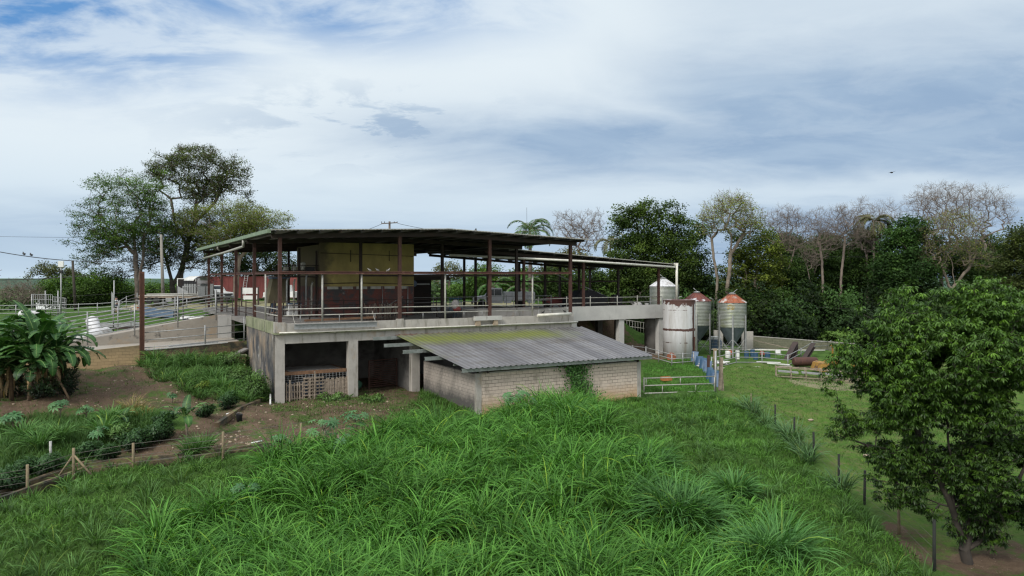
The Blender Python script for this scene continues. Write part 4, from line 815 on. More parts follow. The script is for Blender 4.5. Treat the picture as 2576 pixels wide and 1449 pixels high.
# piled rusty steel beams
t=thing('steel_beam_pile','dark scrap steel beams propped up in the air behind the rusty cylinder','scrap steel',at(2000,0,67))
c0=t.location
def rel(x,y,d): p=pix(x,y,d); return (p[0]-c0[0],p[1]-c0[1],p[2]-c0[2])
B('beam','rust_dark',MB().ibeam(rel(2001,865,69),rel(1967,930,66),.5,.42),t); B('beam','rust_dark',MB().ibeam(rel(2003,867,69.3),rel(1996,915,68),.4,.4),t); B('beam','rust_dark',MB().ibeam(rel(2046,868,70),rel(2012,922,67),.45,.42),t)
t=thing('rusty_cylinder','rusty brown steel cylinder lying on its side beside the steel beams','cylinder',at(1994,0,64.5)); B('shell',M['rust'],MB().lathe([(.1,0),(.34,.06),(.40,.2),(.40,1.95),(.34,2.15),(.1,2.2)],(0,0,.5),20,axis='x'),t)
B('cradle','rust_dark',MB().beam((.4,-.4,.0),(.4,.4,.12),.12,.1).beam((1.8,-.4,.0),(1.8,.4,.12),.12,.1),t)
t=thing('white_gutter','white gutter length lying on the grass below the yard fence','gutter',at(1932,0,63.5)); B('channel','white_paint',MB().beam((0,.2,.12),(1.7,-.5,.06),.25,.06).beam((-.8,.6,.2),(1.2,.3,.16),.25,.05),t)
t=thing('white_chair','white chair frame behind the fence by the steel beams','chair',at(1952,0,67.5)); B('frame','white_paint',MB().tube([(0,0,0),(-.05,.1,.85),(.45,.1,.85),(.5,0,0)],.025,5),t); B('seat','white_paint',MB().box(0,-.4,.4,.45,.05,.44),t); B('backrest','white_paint',MB().box(0,.06,.5,.42,.10,.82),t)
# yellow loader behind the near tree
t=thing('yellow_loader','dirty yellow wheel loader half hidden behind the near tree','loader',at(2098,0,62.5),R(8))
B('chassis','yellow',MB().prism([(-.2,.45),(3.1,.45),(3.1,1.15),(1.7,1.25),(1.5,1.05),(-.2,1.05)],-.6,.6),t); B('cab','yellow',MB().box(.1,-.5,1.05,.2,-.4,2.1).box(1.2,-.5,1.05,1.3,-.4,2.1).box(.1,.4,1.05,.2,.5,2.1).box(1.2,.4,1.05,1.3,.5,2.1).box(0,-.6,2.1,1.4,.6,2.2),t)
B('arm','yellow',MB().beam((0,-.5,1.0),(-1.1,-.5,.45),.12,.2).beam((0,.5,1.0),(-1.1,.5,.45),.12,.2),t); B('bucket','yellow',MB().prism([(-1.1,.1),(-1.1,.85),(-1.5,.75),(-1.75,.1),(-1.6,.05)],-.8,.8),t)
for a,y in ((.5,-.85),(2.4,-.85),(.5,.6),(2.4,.6)):
    w=B('wheel','rubber',MB().lathe([(.25,0),(.50,.03),(.52,.12),(.50,.22),(.25,.25)],(a,y,.5),18,axis='y'),t); B('rim','yellow',MB().lathe([(.05,-.01),(.24,.0),(.24,.26),(.05,.27)],(a,y,.5),12,axis='y'),w)
# hay rack / feed bench
a=at(1953,0,58); b=at(2262,0,55.5); L=math.hypot(b[0]-a[0],b[1]-a[1])
t=thing('feed_bunk','long low grey pipe feed bunk with sagging troughs on the bare patch','feed bunk',a,math.atan2(b[1]-a[1],b[0]-a[0])); dz=b[2]-a[2]
for y in (0,.9):
    B('top_rail','wood_grey',MB().beam((0,y,.72),(L,y,.72+dz),.05,.06),t); B('low_rail','wood_grey',MB().beam((0,y,.03+.02*y),(L,y,.05+dz),.05,.06),t)
for i in range(9):
    q=i/8*L
    for y in (0,.9): B('post','wood_grey',MB().beam((q,y,-.15+dz*i/8),(q,y,.8+dz*i/8),.06,.06),t)
for i in range(5): q=.15+i/5*L; B('trough','galv',MB().beam((q,.45,.40+dz*i/5),(q+L/5-.25,.45,.40+dz*(i+1)/5-.03),.6,.10),t)
t=thing('orange_crate','orange wooden crate lying on the grass behind the field gate','crate',at(1676,0,54.5),R(20)); B('base','orange',MB().box(-.35,-.25,.03,.35,.25,.06),t)
for q in ((-.36,-.26,.36,-.23),(-.36,.23,.36,.26),(-.36,-.229,-.33,.229),(.33,-.229,.36,.229)): B('side',pm('orange_wood',(.42,.17,.05),(.32,.12,.04),4) if 'ow' not in M else M['ow'],MB().box(q[0],q[1],.03,q[2],q[3],.3),t)
# blue half drums leaning in a row along the fence
pts=[(1746,64.5),(1757,62.5),(1768,60.4),(1778,58.2),(1787,56),(1795,54),(1802,52)]
nmz=['farthest','second farthest','third farthest','middle','third nearest','second nearest','nearest']
for i,(x,d) in enumerate(pts):
    t=thing('half_drum',f'blue plastic half drum, {nmz[i]} in the curved row by the gate','half drum',at(x,0,d,-.05),R(-62+i*4),group='blue half drums leaning along the fence')
    m=MB(); n=9
    for k in range(n): a0=PI*k/(n-1); m.v+= [(0+1.15*0-.55,.34*math.cos(a0),.1+.62+ .34*math.sin(a0)*.5),(.62,.34*math.cos(a0),.02+.62+.34*math.sin(a0)*.5)]
    m=MB(); 
    for k in range(n):
        a0=PI*k/(n-1); cx_,cz_=.36*math.cos(a0),.30*math.sin(a0); m.v+=[(cx_,-cz_-.02,0),(cx_,-cz_+.22,.95+rnd.uniform(-.04,.04))]
    for k in range(n-1): m.f.append((2*k,2*k+2,2*k+3,2*k+1)); m.sm.append(True)
    m.f.append((1,)+tuple(2*k+1 for k in range(1,n))); m.sm.append(False)
    B('shell','blue' if i%3 else 'blue_dull',m,t,fix=False)
t=thing('fence_post','thick weathered wooden post at the hinge of the field gate','post',at(1811,0,51)); B('post','wood_grey',MB().beam((0,0,-.3),(.1,0,2.3),.22,.2).beam((.25,.1,-.3),(.15,.1,1.9),.12,.12),t)
t=thing('fence_post','tall galvanised gate post with a wooden cap beside the blue half drums','post',at(1800,0,50.2)); B('post','galv',MB().tube([(0,0,-.3),(0,0,2.9)],.07,8),t); B('sleeve','wood_post',MB().tube([(0,.1,1.6),(0,.1,3.05)],.13,8),t)
t=thing('fence_post','dark rusty post beside the wood capped gate post','post',at(1781,0,57)); B('post','rust',MB().beam((0,0,-.3),(.05,0,1.6),.2,.16),t)
# field gate
a=Vector((8.55,46.9,0)); b=Vector((14.0,50.0,0))
t=thing('field_gate','pale pipe field gate of three rails between the shed and the gate post','gate',(a.x,a.y,-.45),math.atan2(b.y-a.y,b.x-a.x)); L=(b-a).length; za=[1.33,.85,.35]; zb=[1.03,.53,.01]
for p,q in zip(za,zb): B('rail','pipe_white',MB().tube([(0,0,p),(L,0,q)],.04,6),t)
B('end_post','pipe_white',MB().tube([(0,0,.3),(0,0,1.38)],.045,6),t); B('end_post','pipe_white',MB().tube([(L,0,-.05),(L,0,1.08)],.045,6),t)
for i,f in ((0,.03),(1,.25),(0,.5),(1,.72)): B('upright','pipe_white',MB().tube([(L*f,0,za[i]+(zb[i]-za[i])*f),(L*f,0,za[i+1]+(zb[i+1]-za[i+1])*f)],.03,6),t)
def fence(name,label,P,hs,mat='galv',r=.035,cat='fence',pr=.05,mid=0,top=.1,ext=None):
    P=[(x,y,gz1(x,y)) for x,y in P]; t=thing(name,label,cat,P[0])
    c=P[0]; Q=[(p[0]-c[0],p[1]-c[1],p[2]-c[2]) for p in P]
    for h in hs: B('rail',mat,MB().tube([(q[0],q[1],q[2]+h) for q in Q],r,5),t)
    for i,q in enumerate(Q):
        B('post',mat,MB().tube([(q[0],q[1],q[2]-.2),(q[0],q[1],q[2]+max(hs)+top)],pr,6),t)
        for k in range(mid):
            if i+1<len(Q):
                f=(k+1)/(mid+1); n=Q[i+1]; B('post',mat,MB().tube([(q[0]+(n[0]-q[0])*f,q[1]+(n[1]-q[1])*f,q[2]+(n[2]-q[2])*f-.2),(q[0]+(n[0]-q[0])*f,q[1]+(n[1]-q[1])*f,q[2]+(n[2]-q[2])*f+max(hs)+top)],pr*.8,6),t)
    return t
PX=lambda x,d:((x-CX)/F*d,d)
fence('pipe_fence','rusty pipe fence in front of the peeling tank behind the mown paddock',[PX(1560,69),PX(1625,66),PX(1690,63),PX(1745,63.5)],(.28,.62,1.0),'galv',.035,mid=1)
fence('pipe_fence','curved pipe fence of three rails along the front of the silo yard',[PX(1790,60),PX(1852,63.5),PX(1917,64),PX(1982,64.5),PX(2015,69),PX(2043,74),PX(2090,79)],(.08,.52,.95),'galv',.035)
t=thing('yard_kerb','low pale concrete kerb below the yard fence','kerb',at(1795,0,60.5)); a=at(1795,0,60.3); b=at(1990,0,64); B('kerb','concrete',MB().beam((0,0,.05),(b[0]-a[0],b[1]-a[1],b[2]-a[2]+.05),.3,.2),t)
# clutter around the silo feet
for i,(x,d,lb,mt) in enumerate(((1772,61,'crumpled white sack on the ground left of the silo fence posts','cloth_white'),(1815,63,'flat white board heap behind the gate posts','white_paint'))):
    t=thing('scrap_heap',lb,'scrap',at(x,0,d)); B('scrap',mt,MB().beam((-.6,0,.15),(.7,.2,.25),.5,.05).beam((-.4,.3,.3),(.5,.0,.1),.3,.06).blob((0,0,.15),.3,8,6,.2,(1.5,1,.6)),t)
# bar fence seen under the annex
def barfence(name,label,p,q,h,mat='pipe_white',step=.35,rails=(.1,.55,1.),vert=True):
    P=[p,q]; t=thing(name,label,'gate' if 'gate' in name else 'fence',(p[0],p[1],gz1(*p))); L=Vector((q[0]-p[0],q[1]-p[1],gz1(*q)-gz1(*p))); n=int(L.length/step); m=MB()
    for i in range(n+1): f=i/n; v=L*f; m.tube([(v.x,v.y,v.z),(v.x,v.y,v.z+h)],.02,4)
    B('bars',mat,m,t)
    for r in rails: B('rail',mat,MB().tube([(0,0,h*r),(L.x,L.y,L.z+h*r)],.03,5),t)
    return t
barfence('bar_fence','white barred fence seen between the annex columns at left',PX(1497,88),PX(1560,89),1.6); barfence('bar_fence','white barred fence seen between the annex columns at right',PX(1563,89),PX(1660,90),1.6)
rd=npmesh('road',np.array([(8,93,gz1(8,93)+.05),(34,93,gz1(34,93)+.05),(34,98,gz1(34,98)+.05),(8,98,gz1(8,98)+.05)]),np.array([(0,1,2,3)]),pm('pale_road',(.30,.29,.28),(.24,.23,.22),1.5),kind='structure')
# ================================================================ yard at the left, on top of the hill
def wheel(t,a,y,r,w,z=None,rim='rim'):
    z=r if z is None else z; k=B('wheel','rubber',MB().lathe([(r*.55,0),(r*.95,.01),(r,w*.3),(r,w*.7),(r*.95,w-.01),(r*.55,w)],(a,y,z),18,axis='y'),t); B('rim',rim,MB().lathe([(.03,.04),(r*.5,.005),(r*.55,.02),(r*.55,w-.02),(.03,w-.04)],(a,y,z),14,axis='y'),k)
z0=4.28
t=thing('flatbed_trailer','low flatbed trailer loaded with long pale pipes left of the horse trailer','trailer',(-43.9,86,z0))
B('bed','wood_grey',MB().box(0,-1.1,.72,7.2,1.1,.86),t); B('frame','rust_dark',MB().box(.2,-.6,.55,6.8,-.5,.72).box(.2,.5,.55,6.8,.6,.72).beam((-1.2,0,.6),(.3,0,.62),.12,.12),t)
for a in (1.3,2.2,4.55): wheel(t,a,-1.25,.40,.24); wheel(t,a,1.0,.40,.24)
B('fender','galv',MB().box(3.3,-1.2,.35,4.0,-.9,.7),t)
t=thing('pipe_load','long pale pipes lying on the flatbed trailer','pipes',(-43.9,86,z0+.86)); m=MB()
for i in range(6): a=rnd.uniform(-.2,.6); m.tube([(a,-.8+i*.28,.09+.0*i),(6.0+a,-.75+i*.28,.10)],.085,7)
for i in range(3): m.tube([(.8,-.6+i*.3,.26),(6.4,-.55+i*.3,.28)],.08,7)
B('pipes','pipe_white',m,t,)
t=thing('triangle_frame','grey triangular sheet frame behind the pipe load','frame',(-41.0,88.5,z0)); B('sheet','galv',MB().prism([(0,.9),(2.3,.9),(.0,2.1)],0,.05),t); B('post','rust_dark',MB().beam((0,-.05,0),(0,-.05,2.1),.07,.07),t)
t=thing('box_body','white box truck body with a dark open door behind the horse trailer','box body',(-42.6,92,gz1(-41,92)))
B('shell','white_paint',MB().box(0,0,.8,.10,5,3.15).box(2.3,0,.8,2.4,5,3.15).box(.1,0.0,3.05,2.3,5,3.15).box(.1,0,.8,2.3,5,.9).box(.1,4.9,.9,2.3,5,3.05),t); B('interior','void',MB().box(.11,.05,.91,2.29,4.8,3.04),t)  # near-black interior block stands in for the shade behind the open door
for a in (.1,2.0): B('wheel','rubber',MB().lathe([(.2,0),(.42,.02),(.42,.2),(.2,.24)],(a,3.5,.42),14,axis='x'),t)
t=thing('horse_trailer','grey horse trailer with rounded white top and open rear','horse trailer',(-37.9,87,gz1(-37,88)),R(47))
wd_,ln=2.05,3.7; m=MB(); n=8
arc=[(wd_/2-wd_/2*math.cos(PI*k/n),2.75+.55*math.sin(PI*k/n)) for k in range(n+1)]
for k in range(n): m.face([(arc[k][0],.9,arc[k][1]),(arc[k+1][0],.9,arc[k+1][1]),(arc[k+1][0],ln,arc[k+1][1]),(arc[k][0],ln,arc[k][1])],True)
B('roof','white_paint',m,t)
m=MB()
for q in (0,.3,.6): m.tube([(x,q,z) for x,z in arc],.035,5)
m.tube([(0,0,.7),(0,0,2.75)],.04,5).tube([(wd_,0,.7),(wd_,0,2.75)],.04,5).tube([(wd_/2,0,.7),(wd_/2,0,2.1)],.03,5)
B('hoop_frame','rust_dark',m,t)
B('side_panel','galv',MB().box(-.03,.0,.75,0.0,ln,2.35),t); B('side_panel','galv',MB().box(wd_,.0,.75,wd_+.03,ln,2.35),t); B('rear_door','galv',MB().box(.08,-.04,.75,wd_/2-.05,-.01,2.05),t); B('rear_door','galv',MB().box(wd_/2+.05,-.04,.75,wd_-.08,-.01,2.05),t)
m=MB()
for i in range(6): m.beam((-.06,.1+i*.7,.7),(-.06,.1+i*.7,2.75),.05,.05)
m.box(-.05,0,2.36,-.01,ln,2.66); B('side_slats','black',m,t); B('floor','rust_dark',MB().box(-.05,-.05,.6,wd_+.05,ln,.74),t)
for a in (1.5,2.3): B('wheel','rubber',MB().lathe([(.2,0),(.35,.02),(.35,.18),(.2,.2)],(-.25,a,.36),14,axis='x'),t); B('wheel','rubber',MB().lathe([(.2,0),(.35,.02),(.35,.18),(.2,.2)],(wd_+.05,a,.36),14,axis='x'),t)
# red container
t=thing('shipping_container','long faded red shipping container behind the horse trailer','container',(-40.6,96,gz1(-34,96)+.35)); L=12.2; m=MB(); n=int(L/.14)
for i in range(n+1):
    a=L*i/n; y=(.0,.0,.04,.04)[i%4]; m.v+=[(a,y,.12),(a,y,2.75)]
for i in range(n): m.f.append((2*i,2*i+2,2*i+3,2*i+1)); m.sm.append(False)
B('side_wall','red_cont',m,t,fix=False); B('frame','red_cont',MB().box(-.05,-.03,0,L+.05,.06,.13).box(-.05,-.03,2.74,L+.05,.06,2.86).box(-.06,-.031,0,.05,2.4,2.86).box(L-.05,-.031,0,L+.06,2.4,2.86).box(0,2.3,0,L,2.4,2.8).box(0,.06,2.78,L,2.3,2.84).box(0,.061,0,L,2.3,.1),t)
t=thing('aluminium_ladder','white ladder leaning against the red container','ladder',(-35.4,94.6,gz1(-35,95))); m=MB()
for q in (0,.42): m.beam((q,0,0),(q,1.3,3.3),.05,.07)
B('stiles','white_paint',m,t); m=MB()
for i in range(11): f=(i+.5)/11; m.tube([(0,1.3*f,3.3*f),(.42,1.3*f,3.3*f)],.025,5)
B('rungs','white_paint',m,t)
def truck(name,label,loc,rz,mat,service=True,L=6.3):
    t=thing(name,label,'truck',loc,rz)
    B('cab',mat,MB().prism([(0,.55),(0,1.0),(.08,1.12),(1.15,1.22),(1.75,1.95),(2.0,2.0),(2.95,2.0),(3.05,1.2),(3.05,.5),(1.35,.5),(1.3,.75),(1.1,.95),(.7,.95),(.5,.75),(.45,.5)],-.98,.98),t)
    for s in (-1,1):
        y=s*1.0; m=MB(); m.prism([(1.42,1.28),(1.85,1.86),(2.15,1.90),(2.15,1.28)],min(y,y-s*.015),max(y,y-s*.015)); m.prism([(2.22,1.28),(2.22,1.90),(2.88,1.90),(2.92,1.28)],min(y,y-s*.014),max(y,y-s*.014)); B('side_window','glass',m,t)
        B('mirror','black',MB().box(1.45,y+(0 if s>0 else -.22),1.25,1.55,y+(.22 if s>0 else 0),1.55),t)
        B('headlight','glass',MB().box(-.03,y-.35*s-.12,.8,.05,y-.35*s+.12,1.0),t)
    B('windscreen','glass',MB().face([(1.20,-.88,1.27),(1.72,-.80,1.93),(1.72,.80,1.93),(1.20,.88,1.27)]),t)
    B('bumper','rust_dark' if service else 'galv',MB().box(-.15,-.95,.42,0.0,.95,.68),t); B('grille','black',MB().box(-.02,-.55,.7,.01,.55,1.0),t)
    if service:
        B('service_body',mat,MB().box(3.15,-1.05,.85,L,-.62,1.62).box(3.15,.62,.85,L,1.05,1.62).box(3.15,-.62,.8,L,.62,.9).box(3.15,-1.05,.5,3.9,-.62,.848).box(5.6,-1.05,.5,L,-.62,.848).box(3.15,.62,.5,3.9,1.05,.848).box(5.6,.62,.5,L,1.05,.848),t)
        m=MB()
        for a in (3.2,4.0,5.55): m.box(a+.05,-1.065,.92,a+(.68 if a!=4.0 else 1.4),-1.052,1.55)
        B('locker_door',mat,m,t,label='flush locker doors with dark seams'); m=MB()
        for a in (3.22,3.96,5.48,6.2): m.box(a,-1.058,.9,a+.02,-1.051,1.58)
        B('door_seam','rust_dark',m,t)
    else: B('bed',mat,MB().box(3.1,-.98,.6,L-.6,-.9,1.25).box(3.1,.9,.6,L-.6,.98,1.25).box(3.1,-.9,.55,L-.6,.9,.68).box(L-.68,-.9,.68,L-.6,.9,1.25),t)
    for a in (.9,4.7 if service else 4.3): wheel(t,a,-1.02,.40,.26); wheel(t,a,.76,.40,.26)
    return t
truck('utility_truck','silver grey utility truck with locker body parked behind the barn',(-4.0,74,gz1(0,74)),R(2),'truck_paint')
truck('pickup_truck','white pickup truck parked in front of the red container at its right end',(-29.6,88.5,gz1(-29,88)),R(-35),'white_paint',False)
truck('pickup_truck','white pickup truck partly hidden behind the horse trailer',(-35.9,91.5,gz1(-35,92)),R(160),'white_paint',False)
t=thing('squeeze_chute','white panelled cattle chute box with dark posts left of the barn','chute',(-31.3,84,gz1(-31,84))); B('panel','white_paint',MB().box(0,0,1.5,1.75,.06,2.2).box(.1,.0,.85,1.7,.06,1.3),t); B('post','rust_dark',MB().beam((-.1,0,0),(-.1,0,2.3),.14,.14),t); B('post','rust_dark',MB().beam((1.85,0,0),(1.85,0,2.3),.14,.14),t)
t=thing('red_mixer','low red farm implement behind the utility truck bed','implement',(3.1,73.5,gz1(3,73.5))); B('body','red',MB().prism([(0,.5),(.1,1.15),(2.3,1.15),(2.0,.5)],-.6,.6),t); B('leg','red',MB().beam((.9,-.5,0),(1.1,-.5,.5),.08,.08),t); B('leg','red',MB().beam((1.9,-.5,0),(1.5,-.5,.5),.08,.08),t); B('wheel','rubber',MB().lathe([(.15,0),(.32,.02),(.32,.16),(.15,.18)],(.4,-.7,.32),12,axis='y'),t)
t=thing('orange_tub','bright orange tub left of the flatbed trailer','tub',at(358,0,80)); B('tub','orange',MB().lathe([(.42,0),(.56,.5),(.6,.52),(.52,.5),(.4,.06)],n=18),t)
t=thing('cream_tub','cream coloured overturned tub beside the orange tub','tub',at(340,0,81.5)); B('tub','cream',MB().prism([(-.55,0),(-.55,.2),(-.2,.55),(.45,.6),(.55,.1),(.55,0)],-.3,.3),t)
t=thing('water_trough','grey blue sheet metal water trough on the grass below the flatbed trailer','trough',at(400,0,72,.0)); B('side','blue_dull',MB().prism([(-1.5,.1),(-1.4,1.0),(-.1,.75),(1.7,.75),(1.6,.0)],-.5,.5),t); B('rim','galv',MB().box(-1.5,-.55,.98,-1.35,.55,1.05).box(-.1,-.55,.75,1.75,.55,.8),t)
t=thing('covered_bin','dark blue bin under a ragged white sheet beside the ramp','bin',at(486,0,68,.0)); B('bin','blue_dull',MB().box(-.8,-.4,0,.8,.4,.55),t); m=MB(); n=14
for i in range(n): a=-1.0+2.0*i/(n-1); m.v+=[(a,-.5,.60+rnd.uniform(-.07,.07)),(a,.5,.66+rnd.uniform(-.05,.05)),(a+rnd.uniform(-.03,.03),-.56,.50+rnd.uniform(-.1,.06))]
for i in range(n-1): m.f+=[(3*i,3*i+3,3*i+4,3*i+1),(3*i+2,3*i+5,3*i+3,3*i)]; m.sm+=[False,False]
B('sheet','white_paint',m,t,fix=False)
# white tanks behind the ramp
def tankbody(t,a,b,r,mat='tank_white'):
    a=Vector(a);b=Vector(b);d=(b-a).normalized(); m=MB(); q=[a-d*r*.45,a-d*r*.3,a,b,b+d*r*.3,b+d*r*.45]; rr=[r*.3,r*.75,r,r,r*.75,r*.3]
    u=Vector((0,0,1)); s=d.cross(u).normalized(); w=s.cross(d); n=18
    for c,ra in zip(q,rr):
        for k in range(n): th=2*PI*k/n; m.v.append(tuple(c+s*ra*math.cos(th)+w*ra*math.sin(th)))
    for i in range(5):
        for k in range(n): m.f.append((i*n+k,i*n+(k+1)%n,(i+1)*n+(k+1)%n,(i+1)*n+k)); m.sm.append(True)
    m.f.append(tuple(range(n))[::-1]); m.f.append(tuple(range(5*n,6*n))); m.sm+=[False]*2
    B('shell',mat,m,t)
c0=Vector(at(245,0,60)); t=thing('steel_tank','peeling white steel tank tilted up on end behind the ramp','tank',tuple(c0)); p=Vector(pix(247,846,60))-c0; q=Vector(pix(231,806,61))-c0; tankbody(t,p,q,.50)
c0=Vector(at(240,0,58.5)); t=thing('steel_tank','long dirty white steel tank lying on the grass behind the ramp','tank',tuple(c0)); tankbody(t,Vector(pix(184,862,57.5))-c0,Vector(pix(272,838,60))-c0,.55)
c0=Vector(at(300,0,61)); t=thing('tank_trailer','grey rusty trailer frame behind the ramp right of the white tanks','trailer',tuple(c0)); B('frame','rust_dark',MB().beam((-1.4,0,.65),(2.0,.3,.8),.9,.16),t); B('deck','galv',MB().beam((-1.5,-.1,.95),(1.9,.2,1.05),.7,.3),t); wheel(t,-.7,-.6,.34,.2); wheel(t,1.0,-.4,.34,.2)
t=thing('steel_tank','short white water tank behind the banana plants','tank',at(75,0,72)); tankbody(t,(-.9,0,.6),(.8,.3,.55),.40); B('lid','white_paint',MB().lathe([(.2,0),(.22,.15),(.16,.2)],(-.6,0,.95),12),t); B('saddle','rust_dark',MB().box(-1,-.3,0,-.8,.3,.4).box(.6,-.2,0,.8,.4,.4),t)
# fences and pens on the left
fence('pipe_fence','long pipe fence of three rails across the field behind the ramp',[PX(-60,78),PX(40,78),PX(150,78),PX(245,78),PX(350,79),PX(470,80)],(.3,.72,1.15),'galv',.035,mid=1)
fence('pipe_fence','greenish pipe fence on the rise left of the utility pole',[PX(300,82),PX(318,84),PX(345,86)],(.4,.9,1.3),'galv',.035)
barfence('cattle_gate','tall cattle gate of crossed grey pipes sloping down to the right',PX(80,80),PX(132,79),2.2,'galv',.28,(.02,.25,.5,.75,1.0)); barfence('cattle_gate','tall cattle gate of crossed grey pipes next to the lamp pole',PX(133,79),PX(166,77.5),2.0,'galv',.28,(.02,.25,.5,.75,1.0))
for x,d,h,lb in ((80,80,2.2,'tall post at the left end of the crossed pipe gates'),(114,79.5,2.7,'left post of the square gate hoop by the lamp pole'),(146,79,2.7,'right post of the square gate hoop by the lamp pole'),(287,76,3.6,'tall pale post beside the person in the field')):
    t=thing('gate_post',lb,'post',at(x,0,d)); B('post','galv',MB().tube([(0,0,-.2),(0,0,h)],.07,6),t)
t=thing('wall_plate','leaning grey panel gate edge on next to the tall pale post','gate',at(280,0,77)); B('panel','galv',MB().prism([(0,0),(.35,0),(.35,1.9),(0,2.4)],0,.05),t)
# white/blue house far left
t=thing('farmhouse','small pale grey flat roofed house far behind the crossed pipe gates','house',(-85.5,130,-1.2)); B('wall','truck_paint',MB().box(0,0,0,8.5,6,5.4),t); B('roof','galv',MB().box(-.3,-.3,5.4,8.8,6.3,5.65),t)
for a in (1.2,4.0,6.3): B('window','glass',MB().box(a,-.04,3.6,a+1.1,.01,4.5),t)
# poles and wires
t=thing('lamp_pole','pole with a white floodlight box on top at the far left field','lamp pole',at(153.5,0,75)); H=zat(663,75)-t.location.z
B('pole','galv',MB().tube([(0,0,-.3),(0,0,H-.4)],.06,8),t); B('floodlight','white_paint',MB().box(-.28,-.06,H-.35,.28,.06,H+.25),t); B('junction_box','black',MB().box(-.16,-.1,H-.95,.16,.1,H-.7),t)
t=thing('utility_pole','dark wooden pole without crossarm right of the floodlight pole','utility pole',at(188,0,85)); H=zat(655,85)-t.location.z; B('pole','bark_dark',MB().tube([(.1,0,-.3),(-.25,0,H)],.17,9,r2=.13),t)
t=thing('utility_pole','leaning pale concrete utility pole among the tall trees','utility pole',at(411,0,88)); H=zat(590,88)-t.location.z; B('pole',pm('grey_concrete_pole',(.24,.22,.19),(.18,.165,.14),2.),MB().tube([(0,0,-.3),(-.28,0,H)],.22,10,r2=.14),t)
t=thing('utility_pole','far utility pole with a wooden crossarm showing above the barn roof','utility pole',at(980,0,112)); H=zat(557,112)-t.location.z
B('pole','bark_grey',MB().tube([(0,0,-.3),(0,0,H)],.16,9),t); B('crossarm','bark_grey',MB().beam((-1.25,-.15,H-.35),(1.25,-.15,H-.2),.12,.14),t)
for a in (-1.2,-.75,.75,1.2): B('insulator','black',MB().lathe([(.05,0),(.07,.12),(.04,.2)],(a,-.15,H-.22),8),t)
t=thing('steel_stub','short pipe showing above the barn roof left of the far crossarm pole','pipe',W(9.6,20,ridge(9.6)+.1)); B('pipe','galv',MB().tube([(0,0,0),(0,0,.55)],.05,6),t)
t=thing('antenna_mast','thin tall antenna rising from the palm','antenna',at(1327,0,98)); B('rod','wire',MB().tube([(0,0,-.1),(-.1,0,zat(522,98)-t.location.z)],.035,5,r2=.02),t)
def wire(label,a,b,sag,r=.03,name='power_line',mat='wire'):
    a=Vector(a);b=Vector(b); t=thing(name,label,'wire',tuple(a)); pts=[tuple((b-a)*(i/20)+Vector((0,0,-sag*4*(i/20)*(1-i/20)))) for i in range(21)]; B('cable',mat,MB().tube(pts,r,5),t); return t
w1=wire('thick sagging power line entering at the far left with birds on it',pix(-200,585,80),pix(400,652,88),1.4,.045)
wire('power line at pole height crossing behind the floodlight pole',pix(-200,700,88),pix(440,664,88),.9,.035)
wire('lower thin line running from the left edge to the dark pole',pix(-200,686,90),pix(186,694,85),.6,.022)
wire('thin high wire crossing through the tall trees at the left',pix(-200,590,92),pix(640,594,100),.3,.018)
wire('thin wire across the forest at the right, upper strand',pix(1440,618,96),pix(2700,642,96),.8,.022); wire('thin wire across the forest at the right, lower strand',pix(1750,748,86),pix(2700,795,84),.5,.018)
wire('left span of wires from the far crossarm pole',pix(961,563,112),pix(880,588,112),.2,.03); wire('right span of wires from the far crossarm pole',pix(1000,562,112),pix(1200,590,118),.3,.03)
wire('thin line sloping down beside the rusty steel column',pix(176,745,82),pix(560,705,92),.3,.02)
# ---------------------------------------------------------------- birds
def bird(label,loc,rz,mat,s=1.,name='bird',group=None,spot=None):
    t=thing(name,label,'bird',loc,rz,group=group); m=MB(); n=10
    prof=[(-.17,.0,.012),(-.13,.02,.03),(-.06,.06,.055),(.0,.09,.068),(.06,.13,.055),(.085,.17,.032),(.11,.20,.032),(.13,.205,.02),(.155,.20,.006)]
    for (x,z,r) in prof:
        for k in range(n): a=2*PI*k/n; m.v.append((x*s,r*s*math.cos(a),(z+.03+r*math.sin(a))*s))
    for i in range(len(prof)-1):
        for k in range(n): m.f.append((i*n+k,i*n+(k+1)%n,(i+1)*n+(k+1)%n,(i+1)*n+k)); m.sm.append(True)
    m.tube([(-.01*s,-.03*s,.06*s),(0,-.03*s,0)],.008*s,4).tube([(-.01*s,.03*s,.06*s),(0,.03*s,0)],.008*s,4)
    B('body',mat,m,t); B('wing','feather_dark' if mat=='feather_dark' else 'feather_grey',MB().blob((-.03*s,-.062*s,.115*s),.07*s,8,6,0,(1.6,.25,.6)),t); B('wing','feather_dark' if mat=='feather_dark' else 'feather_grey',MB().blob((-.03*s,.062*s,.115*s),.07*s,8,6,0,(1.6,.25,.6)),t); return t
zb=7.735
for x,lb,rz,mt in ((929,'white and grey pigeon on the rusty beam, left one of three',R(200),'cloth_white'),(949,'grey pigeon on the rusty beam between two other pigeons',R(190),'feather_grey'),(977,'whitish pigeon on the rusty beam nearest the second post',R(30),'cloth_white')):
    u,d=on_v(x,0.0); bird(lb,W(u,0,7.79),rz,mt,.85,'pigeon')
bird('black bird perched on the barn roof edge',W(on_v(1196,1.2)[0],1.2,ridge(on_v(1196,1.2)[0])+.10),R(80),'feather_dark',1.5)
bird('small black bird on the grey pipe, left of two',W(18.4,-.2,4.82),R(20),'feather_dark',.9); bird('small black bird on the grey pipe by the corner post',W(20.2,-.2,4.84),R(170),'feather_dark',.9)
